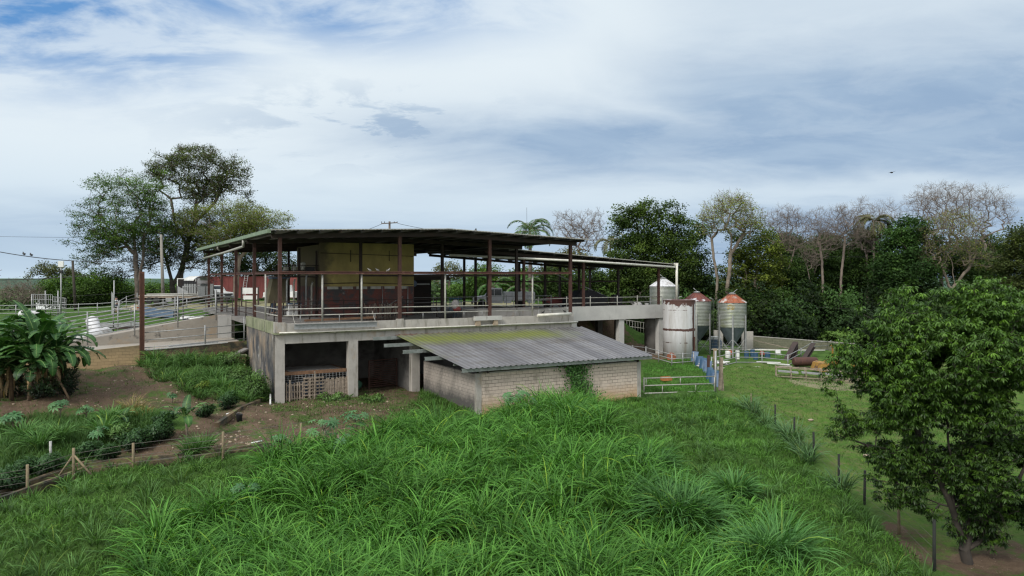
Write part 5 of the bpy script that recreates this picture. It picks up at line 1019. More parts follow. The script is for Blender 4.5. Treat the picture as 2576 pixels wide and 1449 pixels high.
for x,lb in ((63.5,'dark bird on the sagging wire, left of two'),(81.6,'dark bird on the sagging wire, right of two')):
    f=(x+200)/600; d=80+8*f; a=Vector(pix(-200,585,80)); b=Vector(pix(400,652,88)); X=(x-CX)/F*d
    f=(X-a.x)/(b.x-a.x); p=(a+(b-a)*f); bird(lb,(p.x,p.y,p.z-1.4*4*f*(1-f)+.04),R(150),'feather_dark',1.7)
t=thing('flying_bird','dark bird gliding in the sky above the bare trees','bird',pix(2243,434,90)); m=MB(); m.blob((0,0,0),.09,8,6,0,(2.2,1,1)); B('body','feather_dark',m,t)
for s in (-1,1):
    m=MB(); z1=.10*s+.05; m.v=[(.06,0,.02),(.1,.0,.02)]; m=MB(); m.face([(s*.02,-.1,.03),(s*.25,-.16,.08+.06*s),(s*.5,-.1,.12*s+.05),(s*.48,.05,.12*s+.05),(s*.22,.12,.07+.05*s),(s*.02,.12,.03)]); B('wing','feather_dark',m,t)
# ---------------------------------------------------------------- people
def skinobj(name,mat,parent,J,Ed,Rr,root=0):
    me=bpy.data.meshes.new(name); me.from_pydata(J,Ed,[]); o=bpy.data.objects.new(name,me); col.objects.link(o); o.parent=parent
    md=o.modifiers.new('Skin','SKIN'); 
    for i,r in enumerate(Rr): me.skin_vertices[0].data[i].radius=(r,r)
    me.skin_vertices[0].data[root].use_root=True; sb=o.modifiers.new('Sub','SUBSURF'); sb.levels=1; sb.render_levels=1
    me.materials.append(mat); return o
def person(label,loc,rz,shirt,legs,hat,arms,lean=0.,shorts=False):
    t=thing('person',label,'person',loc,rz)
    l=lean
    pel=(0,0,.93); ch=(0,-.06*l*3,1.28); nk=(0,-.22*l,1.47); hd=(0,-.26*l-.01,1.62); tp=(0,-.28*l-.01,1.72)
    J=[pel,ch,nk,hd,tp]; E_=[(0,1),(1,2),(2,3),(3,4)]; Rr=[.14,.15,.06,.095,.07]
    for s in (-1,1):
        b=len(J); J+=[(s*.10,0,.86),(s*.12,-.02,.48),(s*.12,.02,.08),(s*.13,-.14,.04)]; E_+=[(0,b),(b,b+1),(b+1,b+2),(b+2,b+3)]; Rr+=[.10,.065,.045,.035]
        b=len(J); sh_=(s*.19,-.16*l,1.40); el_=arms[s][0]; ha=arms[s][1]; J+=[sh_,el_,ha]; E_+=[(2,b),(b,b+1),(b+1,b+2)]; Rr+=[.06,.042,.032]
        hb=Vector(ha); dr=(Vector(ha)-Vector(el_)).normalized(); sd_=Vector((0,1,0)) if abs(dr.y)<.8 else Vector((1,0,0)); sd_=dr.cross(sd_).normalized()
        pb=len(J); J.append(tuple(hb+dr*.07)); E_.append((b+2,pb)); Rr.append(.028)
        for k in range(4): q=len(J); J.append(tuple(hb+dr*(.155-abs(k-1.3)*.012)+sd_*(k-1.5)*.022)); E_.append((pb,q)); Rr.append(.009)
        q=len(J); J.append(tuple(hb+dr*.075+sd_*.055)); E_.append((b+2,q)); Rr.append(.010)
    skinobj('body',M['skin'],t,J,E_,Rr)
    Js=[(0,0,.90),ch,nk]+[(s*.19,-.16*l,1.40) for s in(-1,1)]+[tuple(Vector((s*.19,-.16*l,1.40)).lerp(Vector(arms[s][0]),.85)) for s in(-1,1)]
    skinobj('shirt',shirt,t,Js,[(0,1),(1,2),(2,3),(2,4),(3,5),(4,6)],[.165,.175,.085,.085,.085,.07,.07])
    Jl=[(0,0,.92)]; El=[]; Rl=[.16]
    for s in(-1,1): b=len(Jl); Jl+=[(s*.10,0,.84),(s*.12,-.02,.50 if not shorts else .52)]+([] if shorts else [(s*.12,.02,.10)]); El+=[(0,b),(b,b+1)]+([] if shorts else [(b+1,b+2)]); Rl+=[.12,.085]+([] if shorts else [.065])
    skinobj('trousers' if not shorts else 'shorts',legs,t,Jl,El,Rl)
    h=hd; B('hair','hair',MB().blob((h[0],h[1]+.02,h[2]+.045),.108,10,7,0,(.95,1.05,.95)),t)
    if hat: B('cap',hat,MB().lathe([(.12,0),(.115,.07),(.06,.11),(.01,.12)],(h[0],h[1],h[2]+.06),12).box(-.07,h[1]-.2,h[2]+.06,.07,h[1]-.08,h[2]+.075),t)
    # face
    B('face','skin',MB().blob((0,h[1]-.105,h[2]-.005),.016,6,5,0,(.9,1.3,1.8)).blob((0,h[1]-.09,h[2]-.06),.02,6,5,0,(1.5,.6,.4)),t)
    m=MB(); m.blob((-.035,h[1]-.095,h[2]+.02),.012,6,5).blob((.035,h[1]-.095,h[2]+.02),.012,6,5); B('eyes','hair',m,t)
    return t
person('person in dark shirt and jeans with pale cap standing inside the barn by the railing',W(3.3,17.7,FZ),R(40),M['shirt_dark'],M['jeans'],M['cap'],{-1:((-.24,-.22,1.16),(-.15,-.45,1.12)),1:((.24,-.25,1.15),(.12,-.46,1.14))},.35)
person('person in dark shirt with white bands and light shorts walking in the field',at(292,0,79),R(160),M['stripe'],M['jeans'],None,{-1:((-.25,.03,1.14),(-.26,-.08,.90)),1:((.25,.02,1.14),(.24,-.10,.92))},.1,True)
# ================================================================ vegetation
def unit(a): return a/np.maximum(np.linalg.norm(a,axis=-1,keepdims=True),1e-9)
def blade_arrays(P,L,az,lean,bend,w,C,seg=6,root=.22,tipc=1.2,pw=1.4):
    N=len(P); t=np.linspace(0,1,seg+1); tm=(t[1:]+t[:-1])/2
    th=lean[:,None]+bend[:,None]*tm[None,:]**pw; st=(L/seg)[:,None]
    r=np.concatenate([np.zeros((N,1)),np.cumsum(np.sin(th)*st,1)],1); z=np.concatenate([np.zeros((N,1)),np.cumsum(np.cos(th)*st,1)],1)
    ca,sa=np.cos(az)[:,None],np.sin(az)[:,None]
    cen=np.stack([P[:,0:1]+r*ca,P[:,1:2]+r*sa,P[:,2:3]+z],-1)
    wp=np.sin(np.clip(t*.9+.12,0,1)*PI)**.7; wp[-1]=.04
    tw=nr.uniform(-.9,.9,(N,1))
    sx,sy,sz=-sa*np.cos(tw),ca*np.cos(tw),np.sin(tw)
    side=np.stack([np.broadcast_to(q,(N,seg+1)) for q in (sx,sy,sz)],-1)*(w[:,None]*wp[None,:]*.5)[...,None]
    V=np.stack([cen-side,cen+side],2).reshape(-1,3)
    k=(seg+1)*2; i=np.arange(N)[:,None]*k; s=np.arange(seg)[None,:]*2; a=(i+s).ravel()
    Fq=np.stack([a,a+1,a+3,a+2],-1)
    g=(root+(tipc-root)*np.clip(t*1.4,0,1))[None,:,None]  # colour darkened towards the root, painting in the clump's own shadow
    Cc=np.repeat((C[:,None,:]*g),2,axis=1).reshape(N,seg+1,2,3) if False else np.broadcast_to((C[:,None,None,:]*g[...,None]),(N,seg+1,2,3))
    return V,Fq,Cc.reshape(-1,3)
def sample_in(P,dens,jit=True):
    x0,y0=P.min(0); x1,y1=P.max(0); n=int((x1-x0)*(y1-y0)*dens); q=nr.uniform([x0,y0],[x1,y1],(n,2)); return q[inside(P,q[:,0],q[:,1])]
def vnoise(X,Y,s=1.):
    return .5+.25*(np.sin(X*s*1.3+Y*s*.7+1)+np.sin(Y*s*1.9-X*s*.6+2.3))*np.cos(X*s*.45-Y*s*.8)+.25*np.sin(X*s*3.1+1.7)*np.sin(Y*s*2.7)
def clumps(C2,n,Lr,rad,w,colA,colB,lean=(.05,.55),bend=(.6,1.9),seg=7,hs=None):
    C2=np.asarray(C2); M_=len(C2); n=int(n); s=nr.uniform(.75,1.2,M_) if hs is None else hs
    idx=np.repeat(np.arange(M_),n); N=len(idx); az=nr.uniform(0,2*PI,N); rr=rad*np.sqrt(nr.random(N))*s[idx]
    X=C2[idx,0]+rr*np.cos(az); Y=C2[idx,1]+rr*np.sin(az); Z=gz(X,Y)-.04
    az2=az+nr.normal(0,.7,N); L=nr.uniform(*Lr,N)*s[idx]
    le=nr.uniform(*lean,N); be=nr.uniform(*bend,N); f=nr.random((N,1)); fc=nr.random((M_,1))[idx]
    C=np.array(colA)*(1-f)+np.array(colB)*f; C=C*(.72+.5*fc)
    y=nr.random(N)<.035; C[y]=C[y]*[2.0,1.35,.9]
    return blade_arrays(np.stack([X,Y,Z],-1),L,az2,le,be,np.full(N,w)*nr.uniform(.7,1.25,N),C,seg)
def join(name,parts,mat,**k):
    V=[];Fc=[];C=[];o=0
    for v,f,c in parts: V.append(v);Fc.append(f+o);C.append(c);o+=len(v)
    return npmesh(name,np.concatenate(V),np.concatenate(Fc),mat,C=np.concatenate(C),**k)
def thin(q,dmin):
    keep=[]; g={}
    for x,y in q:
        k=(int(x/dmin),int(y/dmin)); ok=True
        for i in(-1,0,1):
            for j in(-1,0,1):
                for p in g.get((k[0]+i,k[1]+j),()):
                    if (p[0]-x)**2+(p[1]-y)**2<dmin*dmin: ok=False
        if ok: g.setdefault(k,[]).append((x,y)); keep.append((x,y))
    return np.array(keep)
QG=1.0
P_tall=poly([(700,1175),(760,1150),(870,1135),(960,1100),(1100,1090),(1210,1085),(1330,1050),(1420,1030),(1500,1040),(1520,1100),(1640,1150),(1700,1210),(1800,1260),(1950,1300),(2120,1640),(240,1640),(380,1400),(420,1340),(620,1290)])
q=thin(sample_in(P_tall,14),.58)
vn=vnoise(q[:,0],q[:,1],.9); q=q[(nr.random(len(q))<.35+1.1*vn)|(q[:,0]<3)]
hs=np.clip(.62+.55*vnoise(q[:,0],q[:,1],.55)+nr.normal(0,.17,len(q)),.40,1.3)
# lower and thinner towards the right of the stand
hs*=np.where(q[:,0]>5.5,.72,1.); hs*=np.where(q[:,1]>32,1.12,1.)
parts=[clumps(q,100,(1.1,2.05),.20,.038,(.028,.094,.014),(.105,.255,.040),hs=hs,bend=(.9,2.5),lean=(.02,.45))]
big=np.array([gp(1700,1330)[:2],gp(1735,1345)[:2],gp(1665,1310)[:2],gp(1960,1430)[:2],gp(1900,1440)[:2],gp(1430,1080)[:2],gp(1850,1260)[:2],gp(1650,1200)[:2]])
parts.append(clumps(big,330,(1.6,2.5),.42,.040,(.035,.105,.025),(.100,.235,.060),(.02,.6),(.9,2.1),8,hs=np.array([1.05,.9,.8,.95,.8,.85,.7,.7])))
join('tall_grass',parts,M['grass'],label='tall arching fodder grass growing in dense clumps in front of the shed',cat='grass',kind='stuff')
# knee high grass filling the slopes
P_mid=poly([(-120,1700),(-120,1300),(0,1262),(180,1200),(330,1178),(560,1150),(700,1165),(900,1120),(1200,1060),(1290,1010),(1500,1000),(1610,1005),(1800,992),(1815,1005),(1900,1050),(1990,1110),(2060,1190),(2180,1290),(2300,1400),(2440,1700)])
q=sample_in(P_mid,150*QG); n=len(q); Z=gz(q[:,0],q[:,1])-.03; vn=vnoise(q[:,0],q[:,1],.8)[:,None]; f=nr.random((n,1))
C=np.array((.038,.100,.014))*(1-f)+np.array((.090,.205,.030))*f; C=C*(.65+.7*vn)
C=np.where((q[:,0:1]<-6),C*[1.0,.92,1.05],C)
Lh=nr.uniform(.18,.46,n)*(.75+.6*vn[:,0])
parts=[blade_arrays(np.column_stack([q,Z]),Lh,nr.uniform(0,2*PI,n),nr.uniform(.1,.8,n),nr.uniform(.3,1.6,n),nr.uniform(.016,.030,n),C,3,.5,1.2)]
qq=thin(sample_in(P_mid,3),.6); qq=qq[nr.random(len(qq))<.55]
parts.append(clumps(qq,26,(.5,1.05),.18,.026,(.05,.12,.03),(.10,.20,.05),seg=5))
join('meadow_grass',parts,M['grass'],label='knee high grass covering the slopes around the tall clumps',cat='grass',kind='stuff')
# rough tufts on paddock, pasture and weeds left of the barn
P_pad=poly([(1618,990),(1618,918),(1700,910),(1750,905),(1800,960),(1800,990)]); P_past=poly([(1815,920),(2000,930),(2110,960),(2300,1010),(2576,1030),(2576,1330),(2350,1300),(2150,1200),(2050,1110),(1960,1050),(1850,1010)])
P_weed=poly([(350,925),(372,885),(480,880),(600,870),(660,930),(690,1005),(640,1020),(560,1010),(470,990),(420,965)])
P_bank=poly([(0,1160),(0,1060),(130,1040),(230,1060),(300,1030),(400,1050),(440,1075),(330,1120),(260,1150),(150,1190),(0,1250)])
P_foot=poly([(690,1012),(880,995),(1000,1005),(1060,1010),(1050,1050),(960,1080),(850,1075),(720,1060),(680,1040)])
P_side=poly([(1060,985),(1130,1015),(1200,1040),(1210,1090),(1100,1110),(960,1100),(1000,1045),(1050,1010)]); P_dirtx=P_dirt
parts=[]
for P,de,L0,L1,ca,cb in ((P_side,160,.12,.45,(.04,.10,.018),(.09,.18,.035)),(P_dirtx,14,.06,.22,(.05,.10,.02),(.12,.17,.045)),(P_pad,140,.10,.30,(.05,.14,.02),(.10,.24,.04)),(P_past,90,.08,.24,(.045,.11,.018),(.115,.215,.04)),(P_bank,170,.2,.75,(.035,.085,.02),(.08,.16,.04)),(P_foot,140,.06,.25,(.05,.10,.02),(.11,.17,.04))):
    q=sample_in(P,de); n=len(q)
    if P is P_past or P is P_foot: q=q[nr.random(n)<.2+.8*vnoise(q[:,0],q[:,1],1.6)]; n=len(q)
    f=nr.random((n,1)); C=(np.array(ca)*(1-f)+np.array(cb)*f)*(.7+.6*vnoise(q[:,0],q[:,1],1.3)[:,None])
    parts.append(blade_arrays(np.column_stack([q,gz(q[:,0],q[:,1])-.02]),nr.uniform(L0,L1,n),nr.uniform(0,2*PI,n),nr.uniform(.1,.7,n),nr.uniform(.2,1.2,n),nr.uniform(.014,.028,n)*(1.3 if L1>.2 else 1),C,2,.6,1.15))
q=thin(sample_in(P_past,2),.9); q=q[nr.random(len(q))<.30]; parts.append(clumps(q,22,(.12,.34),.22,.022,(.045,.10,.02),(.11,.20,.04),seg=3))
q=thin(sample_in(P_dirt,2),.7); q=q[(nr.random(len(q))<.35)]; q=np.array([p for p in q if inv(p[0],p[1])[1]<.3 or inv(p[0],p[1])[0]<-.6]); parts.append(clumps(q,16,(.10,.35),.18,.022,(.045,.09,.02),(.12,.18,.05),seg=3))
q=thin(sample_in(P_weed,8),.42); parts.append(clumps(q,60,(.35,1.0),.25,.026,(.05,.115,.025),(.10,.20,.05),seg=5))
q=np.array([gp(390,912)[:2],gp(412,905)[:2],gp(470,915)[:2],gp(540,960)[:2],gp(560,985)[:2],gp(275,1065)[:2],gp(260,1095)[:2],gp(510,1140)[:2],gp(480,1150)[:2],gp(100,1130)[:2],gp(60,1110)[:2],gp(150,1110)[:2]]); parts.append(clumps(q,170,(.9,1.6),.30,.030,(.05,.12,.03),(.10,.20,.055),seg=7,hs=np.full(12,.85)))
q=np.array([gp(330,1035)[:2],gp(355,1045)[:2]]); v,f,c=clumps(q,160,(.6,1.1),.35,.02,(.22,.17,.06),(.30,.25,.10),(.3,.9),(.6,1.6),5); parts.append((v,f,c))
# row of rough grass along the right hand post line
q=np.array([gp(x,y)[:2] for x,y in ((1900,1045),(1925,1070),(1965,1090),(1985,1110),(2020,1150),(2035,1165),(2120,1240),(1880,1030),(2000,1120))]); parts.append(clumps(q,90,(.7,1.5),.28,.032,(.06,.13,.05),(.11,.20,.08),seg=6))
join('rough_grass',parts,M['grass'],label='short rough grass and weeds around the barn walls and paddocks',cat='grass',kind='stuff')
# ---------------------------------------------------------------- leaves, limbs, trees
def leafquads(Cn,A,N_,Ln,Wd,C,fold=False,droop=0.):
    A=unit(A); Bv=unit(np.cross(A,N_)); L=Ln[:,None]; Wv=Wd[:,None]
    if not fold:
        V=np.stack([Cn-A*L*.5,Cn+Bv*Wv*.5-A*L*.05,Cn+A*L*.5,Cn-Bv*Wv*.5-A*L*.05],1).reshape(-1,3)
        i=np.arange(len(Cn))*4; return V,np.stack([i,i+1,i+2,i+3],-1),np.repeat(C,4,0)
    Nn=np.cross(Bv,A); p0=Cn; p1=Cn+A*L*.35-Nn*L*.02; p2=Cn+A*L*.72-Nn*L*.10*1; p3=Cn+A*L-Nn*L*.25
    V=np.stack([p0,p1+Bv*Wv*.5+Nn*Wv*.15,p1-Bv*Wv*.5+Nn*Wv*.15,p1,p2+Bv*Wv*.42+Nn*Wv*.12,p2-Bv*Wv*.42+Nn*Wv*.12,p2,p3],1).reshape(-1,3)
    i=np.arange(len(Cn))*8
    Fq=np.concatenate([np.stack([i,i+3,i+1,i],-1)[:0],np.stack([i,i+1,i+4,i+3],-1)[:0]])
    Fq=np.concatenate([np.stack([i+3,i+1,i+4,i+6],-1),np.stack([i+2,i+3,i+6,i+5],-1),np.stack([i,i+1,i+3,i+2],-1),np.stack([i+6,i+4,i+7,i+5],-1)])
    return V,Fq,np.repeat(C,8,0)
def limbs(P,Q,rp,rq,n=5):
    D=unit(Q-P); U=np.where(np.abs(D[:,2:3])<.9,np.array([[0,0,1.]]),np.array([[1.,0,0]])); A=unit(np.cross(D,U)); Bv=np.cross(A,D)
    t=np.arange(n)*2*PI/n; ring=A[:,None,:]*np.cos(t)[None,:,None]+Bv[:,None,:]*np.sin(t)[None,:,None]
    V=np.concatenate([(P-D*rp[:,None]*.15)[:,None,:]+ring*rp[:,None,None],(Q+D*rq[:,None]*.15)[:,None,:]+ring*rq[:,None,None]],1).reshape(-1,3)
    i=(np.arange(len(P))*2*n)[:,None]; k=np.arange(n)[None,:]; k2=(k+1)%n
    return V,np.stack([i+k,i+k2,i+n+k2,i+n+k],-1).reshape(-1,4)
def skeleton(stems,att,step,up=.25,jit=.12):
    N=[];Pa=[]
    for s in stems:
        s=[np.array(p,float) for p in s]; par=-1
        if N and s[0] is not None:
            d=[np.linalg.norm(s[0]-m) for m in N]; k=int(np.argmin(d)); 
            if d[k]<step*2.5: par=k
        for a in range(len(s)-1):
            n=max(1,int(np.linalg.norm(s[a+1]-s[a])/step))
            for i in range(n):
                if a==0 and i==0 and par>=0: continue
                N.append(s[a]+(s[a+1]-s[a])*i/n+(nr.normal(0,jit*.25,3) if (a or i) else 0)); Pa.append(par); par=len(N)-1
        N.append(s[-1]); Pa.append(par)
    arr=np.array(N); low=arr[:,2].min(); tz=low+.35*(arr[:,2].max()-low)
    dist=np.array([np.linalg.norm(arr-a,axis=1).min() for a in att]); order=np.argsort(dist); tips=[]
    buf=np.zeros((len(arr)+len(att)*14,3)); buf[:len(arr)]=arr; cnt=len(arr)
    for k in order:
        a=att[k]; dv=a-buf[:cnt]; dd=np.linalg.norm(dv,axis=1); cost=dd+np.where(dv[:,2]<0,-dv[:,2]*1.2,0)+np.where(buf[:cnt,2]<tz,3.,0)
        j=int(np.argmin(cost)); p=buf[j].copy(); L=dd[j]; n=min(12,max(1,int(L/step))); c=(p+a)/2+np.array([0,0,up*L])+nr.normal(0,jit*L,3); par=j
        for i in range(1,n+1):
            t=i/n; q=(1-t)**2*p+2*t*(1-t)*c+t*t*a
            if i<n: q=q+nr.normal(0,jit*.15,3)
            buf[cnt]=q; Pa.append(par); par=cnt; cnt+=1
        tips.append(cnt-1)
    return buf[:cnt].copy(),np.array(Pa),tips
def radii(N,Pa,r0,rt):
    cnt=np.zeros(len(N)); ch=np.zeros(len(N),int)
    for i in range(len(N)):
        if Pa[i]>=0: ch[Pa[i]]+=1
    cnt[ch==0]=1
    for i in range(len(N)-1,-1,-1):
        if Pa[i]>=0: cnt[Pa[i]]+=cnt[i]
    e=math.log(r0/rt)/math.log(max(cnt.max(),2)); return rt*np.maximum(cnt,1)**e
def tree(name,label,base,stems,blobs,natt,leaf=(30,.7,.25,.14),cols=((.05,.09,.02),(.10,.16,.04)),bark='bark_grey',r0=.35,rt=.03,step=.7,cat='tree',group=None,flat=.6,up=.25,shell=2.4,fold=False,droopl=0.,cmat='leaf',jit=.12,lowdark=.5,twig=None,gap=0.):
    t=thing(name,label,cat,base,group=group)
    w=np.array([b[6] if len(b)>6 else b[3]*b[4]*b[5] for b in blobs]); w=w/w.sum(); att=[]
    for b,k in zip(blobs,nr.multinomial(natt,w)):
        d=unit(nr.normal(0,1,(k,3))); r=nr.random(k)**(1/shell); att.append(np.array(b[:3])+d*r[:,None]*np.array(b[3:6]))
    att=np.concatenate(att)
    if gap: g_=np.sin(att[:,0]*2.4+1)*np.sin(att[:,1]*1.6+2)+np.sin(att[:,2]*2.9+att[:,0]*1.3)*.8; att=att[g_>np.quantile(g_,gap)]
    N,Pa,tips=skeleton(stems,att,step,up,jit); Rr=radii(N,Pa,r0,rt)
    k=np.where(Pa>=0)[0]; big=Rr[k]>rt*2.2
    Vs=[];Fs=[];o=0
    for sel,n in ((k[big],7),(k[~big],4)):
        if len(sel): v,f=limbs(N[Pa[sel]],N[sel],np.minimum(Rr[Pa[sel]],Rr[sel]*1.35),Rr[sel],n); Vs.append(v);Fs.append(f+o);o+=len(v)
    if twig:
        nt_,tl,tr=twig; T=np.repeat(N[tips],nt_,0); Dr=np.repeat(unit(N[tips]-N[Pa[tips]]),nt_,0); E1=T+unit(Dr*.9+nr.normal(0,.55,T.shape)+[0,0,.25])*nr.uniform(.5,1.1,(len(T),1))*tl; E2=E1+unit(unit(E1-T)+nr.normal(0,.5,T.shape)+[0,0,.3])*nr.uniform(.4,.9,(len(T),1))*tl
        E3=E1+unit(unit(E1-T)+nr.normal(0,.6,T.shape)+[0,0,.2])*nr.uniform(.4,.9,(len(T),1))*tl; o_=np.full(len(T),tr)
        for a_,b_,r_ in ((T,E1,1.),(E1,E2,.75),(E1,E3,.7)): v,f=limbs(a_,b_,o_*r_,o_*r_*.8,3); Vs.append(v);Fs.append(f+o) if f.shape[1]==4 else None;o+=len(v)
    npmesh('trunk',np.concatenate(Vs),np.concatenate(Fs),M[bark],t,smooth=True)
    if leaf:
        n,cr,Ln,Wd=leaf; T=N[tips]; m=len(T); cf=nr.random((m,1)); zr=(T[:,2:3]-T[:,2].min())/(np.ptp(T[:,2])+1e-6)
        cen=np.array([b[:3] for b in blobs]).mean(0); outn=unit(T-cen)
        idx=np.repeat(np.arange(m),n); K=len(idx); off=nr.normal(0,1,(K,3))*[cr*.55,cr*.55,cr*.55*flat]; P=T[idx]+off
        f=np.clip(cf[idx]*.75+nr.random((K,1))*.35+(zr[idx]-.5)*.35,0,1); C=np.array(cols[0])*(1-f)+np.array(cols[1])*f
        C=C*(lowdark+(1-lowdark)*np.clip(.35+zr[idx]*.8+off[:,2:3]/(cr+1e-6)*.3,0,1))  # lower leaves darkened, tops lighter: crown shade painted into the leaf colour
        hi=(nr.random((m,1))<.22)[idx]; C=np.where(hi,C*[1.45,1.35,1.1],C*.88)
        if fold:
            A=unit(off+nr.normal(0,.25,(K,3))*cr)+np.array([0,0,-.35-droopl]); Nn=np.array([0,0,1.])+nr.normal(0,.35,(K,3))
            v,f_,c=leafquads(T[idx]+off*.35,A,Nn,nr.uniform(.7,1.25,K)*Ln,nr.uniform(.8,1.2,K)*Wd,C,True)
        else:
            A=nr.normal(0,1,(K,3))*[1,1,.6]; Nn=unit(nr.normal(0,.6,(K,3))+[0,0,.8]+outn[idx]*.4)
            v,f_,c=leafquads(P,A,Nn,nr.uniform(.6,1.3,K)*Ln,nr.uniform(.6,1.3,K)*Wd,C)
        npmesh('crown',v,f_,M[cmat],t,C=c)
    return t
def tpx(name,label,d,base,stems,blobs,natt,**k):
    bx,by=base; b=pix(bx,by,d); g=gz1(b[0],b[1]); b=(b[0],b[1],g)
    def rel(x,y,dd=0.): p=pix(x,y,d+dd); return (p[0]-b[0],dd,p[2]-b[2])
    S=[]
    for i,s in enumerate(stems):
        s=[rel(*q) for q in s]
        S.append(s)
    S[0][0]=(S[0][0][0],S[0][0][1],-.3)
    px=d/F; BL=[]
    for q in blobs:
        x,y,rx,ry=q[:4]; dd=q[4] if len(q)>4 else nr.uniform(-.3,.3)*rx*px; c=rel(x,y,dd); BL.append((c[0],c[1],c[2],rx*px,rx*px*.85,ry*px))
    return tree(name,label,b,S,BL,natt,**k)
DK=((.018,.036,.010),(.055,.105,.022)); MG=((.035,.078,.014),(.10,.19,.032)); YG=((.085,.105,.018),(.20,.22,.04)); OL=((.05,.06,.02),(.12,.14,.05))
# left group
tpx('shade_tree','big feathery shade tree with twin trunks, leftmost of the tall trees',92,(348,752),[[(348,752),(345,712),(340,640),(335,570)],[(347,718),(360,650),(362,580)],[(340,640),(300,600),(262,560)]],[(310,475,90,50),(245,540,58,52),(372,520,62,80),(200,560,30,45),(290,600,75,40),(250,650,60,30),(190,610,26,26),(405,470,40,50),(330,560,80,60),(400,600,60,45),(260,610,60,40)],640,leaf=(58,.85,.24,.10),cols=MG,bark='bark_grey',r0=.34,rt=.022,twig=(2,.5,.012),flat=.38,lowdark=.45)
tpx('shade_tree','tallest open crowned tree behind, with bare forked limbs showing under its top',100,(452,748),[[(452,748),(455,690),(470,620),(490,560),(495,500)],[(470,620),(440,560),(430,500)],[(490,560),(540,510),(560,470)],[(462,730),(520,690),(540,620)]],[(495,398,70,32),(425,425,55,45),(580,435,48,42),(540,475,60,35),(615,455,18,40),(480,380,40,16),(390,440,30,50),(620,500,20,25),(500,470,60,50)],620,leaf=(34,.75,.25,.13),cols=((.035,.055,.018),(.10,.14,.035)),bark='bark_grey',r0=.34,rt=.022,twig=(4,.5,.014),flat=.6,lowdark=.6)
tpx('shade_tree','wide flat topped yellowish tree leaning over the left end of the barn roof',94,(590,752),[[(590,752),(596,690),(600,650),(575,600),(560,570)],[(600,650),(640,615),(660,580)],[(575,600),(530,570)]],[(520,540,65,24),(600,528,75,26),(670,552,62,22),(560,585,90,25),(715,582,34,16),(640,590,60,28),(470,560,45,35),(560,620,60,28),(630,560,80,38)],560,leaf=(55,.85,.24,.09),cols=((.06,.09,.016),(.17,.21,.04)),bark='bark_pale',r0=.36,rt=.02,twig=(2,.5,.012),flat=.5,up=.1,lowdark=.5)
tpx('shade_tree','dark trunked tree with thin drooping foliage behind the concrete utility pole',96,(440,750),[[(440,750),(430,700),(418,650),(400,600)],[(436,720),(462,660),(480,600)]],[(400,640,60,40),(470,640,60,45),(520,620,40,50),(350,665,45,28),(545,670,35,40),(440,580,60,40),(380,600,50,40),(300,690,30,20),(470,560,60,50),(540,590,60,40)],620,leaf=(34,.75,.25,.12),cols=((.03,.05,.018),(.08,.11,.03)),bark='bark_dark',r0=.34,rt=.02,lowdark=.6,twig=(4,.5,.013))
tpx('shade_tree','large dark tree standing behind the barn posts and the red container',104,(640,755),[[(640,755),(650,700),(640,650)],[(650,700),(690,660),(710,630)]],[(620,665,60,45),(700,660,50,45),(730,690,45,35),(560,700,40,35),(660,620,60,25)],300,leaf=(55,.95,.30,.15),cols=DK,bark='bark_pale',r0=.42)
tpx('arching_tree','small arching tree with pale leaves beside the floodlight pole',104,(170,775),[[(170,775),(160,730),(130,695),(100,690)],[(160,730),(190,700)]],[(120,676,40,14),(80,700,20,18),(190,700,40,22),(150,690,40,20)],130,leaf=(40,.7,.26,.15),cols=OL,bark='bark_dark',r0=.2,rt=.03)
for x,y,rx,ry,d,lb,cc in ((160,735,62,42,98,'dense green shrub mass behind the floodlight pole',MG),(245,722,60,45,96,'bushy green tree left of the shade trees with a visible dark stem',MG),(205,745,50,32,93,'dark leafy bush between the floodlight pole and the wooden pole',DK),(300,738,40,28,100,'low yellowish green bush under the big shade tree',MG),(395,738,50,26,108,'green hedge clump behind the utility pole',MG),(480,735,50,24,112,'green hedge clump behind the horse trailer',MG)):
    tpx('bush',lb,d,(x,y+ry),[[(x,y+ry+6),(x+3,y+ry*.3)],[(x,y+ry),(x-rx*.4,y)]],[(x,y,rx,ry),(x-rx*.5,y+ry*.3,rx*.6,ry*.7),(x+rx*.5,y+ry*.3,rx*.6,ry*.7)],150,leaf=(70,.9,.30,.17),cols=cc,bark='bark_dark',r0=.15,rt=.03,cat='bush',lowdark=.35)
tpx('bare_shrub','leafless pinkish grey shrub tree at the far left edge',95,(52,795),[[(52,795),(55,770),(45,750)],[(55,770),(70,748)]],[(45,735,62,28),(90,745,35,22)],330,leaf=None,bark='bark_purple',r0=.14,rt=.016,cat='shrub',twig=(4,.45,.010))
tpx('bare_tree','thin leafless branches at the far left edge of the picture',85,(-30,790),[[(-30,790),(-32,700)]],[(-30,680,35,50),(0,720,20,20)],60,leaf=None,bark='bark_purple',r0=.12,rt=.02)
# middle
tpx('bare_tree','leafless branching tree right of the royal palm above the annex roof',108,(1450,760),[[(1450,760),(1452,690),(1462,640)],[(1452,690),(1425,640)]],[(1425,568,42,36),(1490,568,42,42),(1460,600,45,40)],360,leaf=None,bark='bark_purple',r0=.18,rt=.02,up=.3,twig=(4,.55,.014))
tpx('leafy_tree','yellowish leafy tree under the bare tree behind the annex roof',104,(1440,770),[[(1440,770),(1440,700)]],[(1430,650,50,28),(1475,660,30,25),(1400,690,60,45)],200,leaf=(55,.9,.30,.18),cols=((.06,.07,.02),(.14,.14,.04)),bark='bark_grey',r0=.25)
tpx('leafy_tree','pale sparse tree seen in the gap right of the yellow room',112,(1130,760),[[(1130,760),(1132,700)]],[(1128,680,35,22),(1160,690,25,18),(1100,705,20,15)],120,leaf=(22,.8,.26,.16),cols=OL,bark='bark_purple',r0=.18)
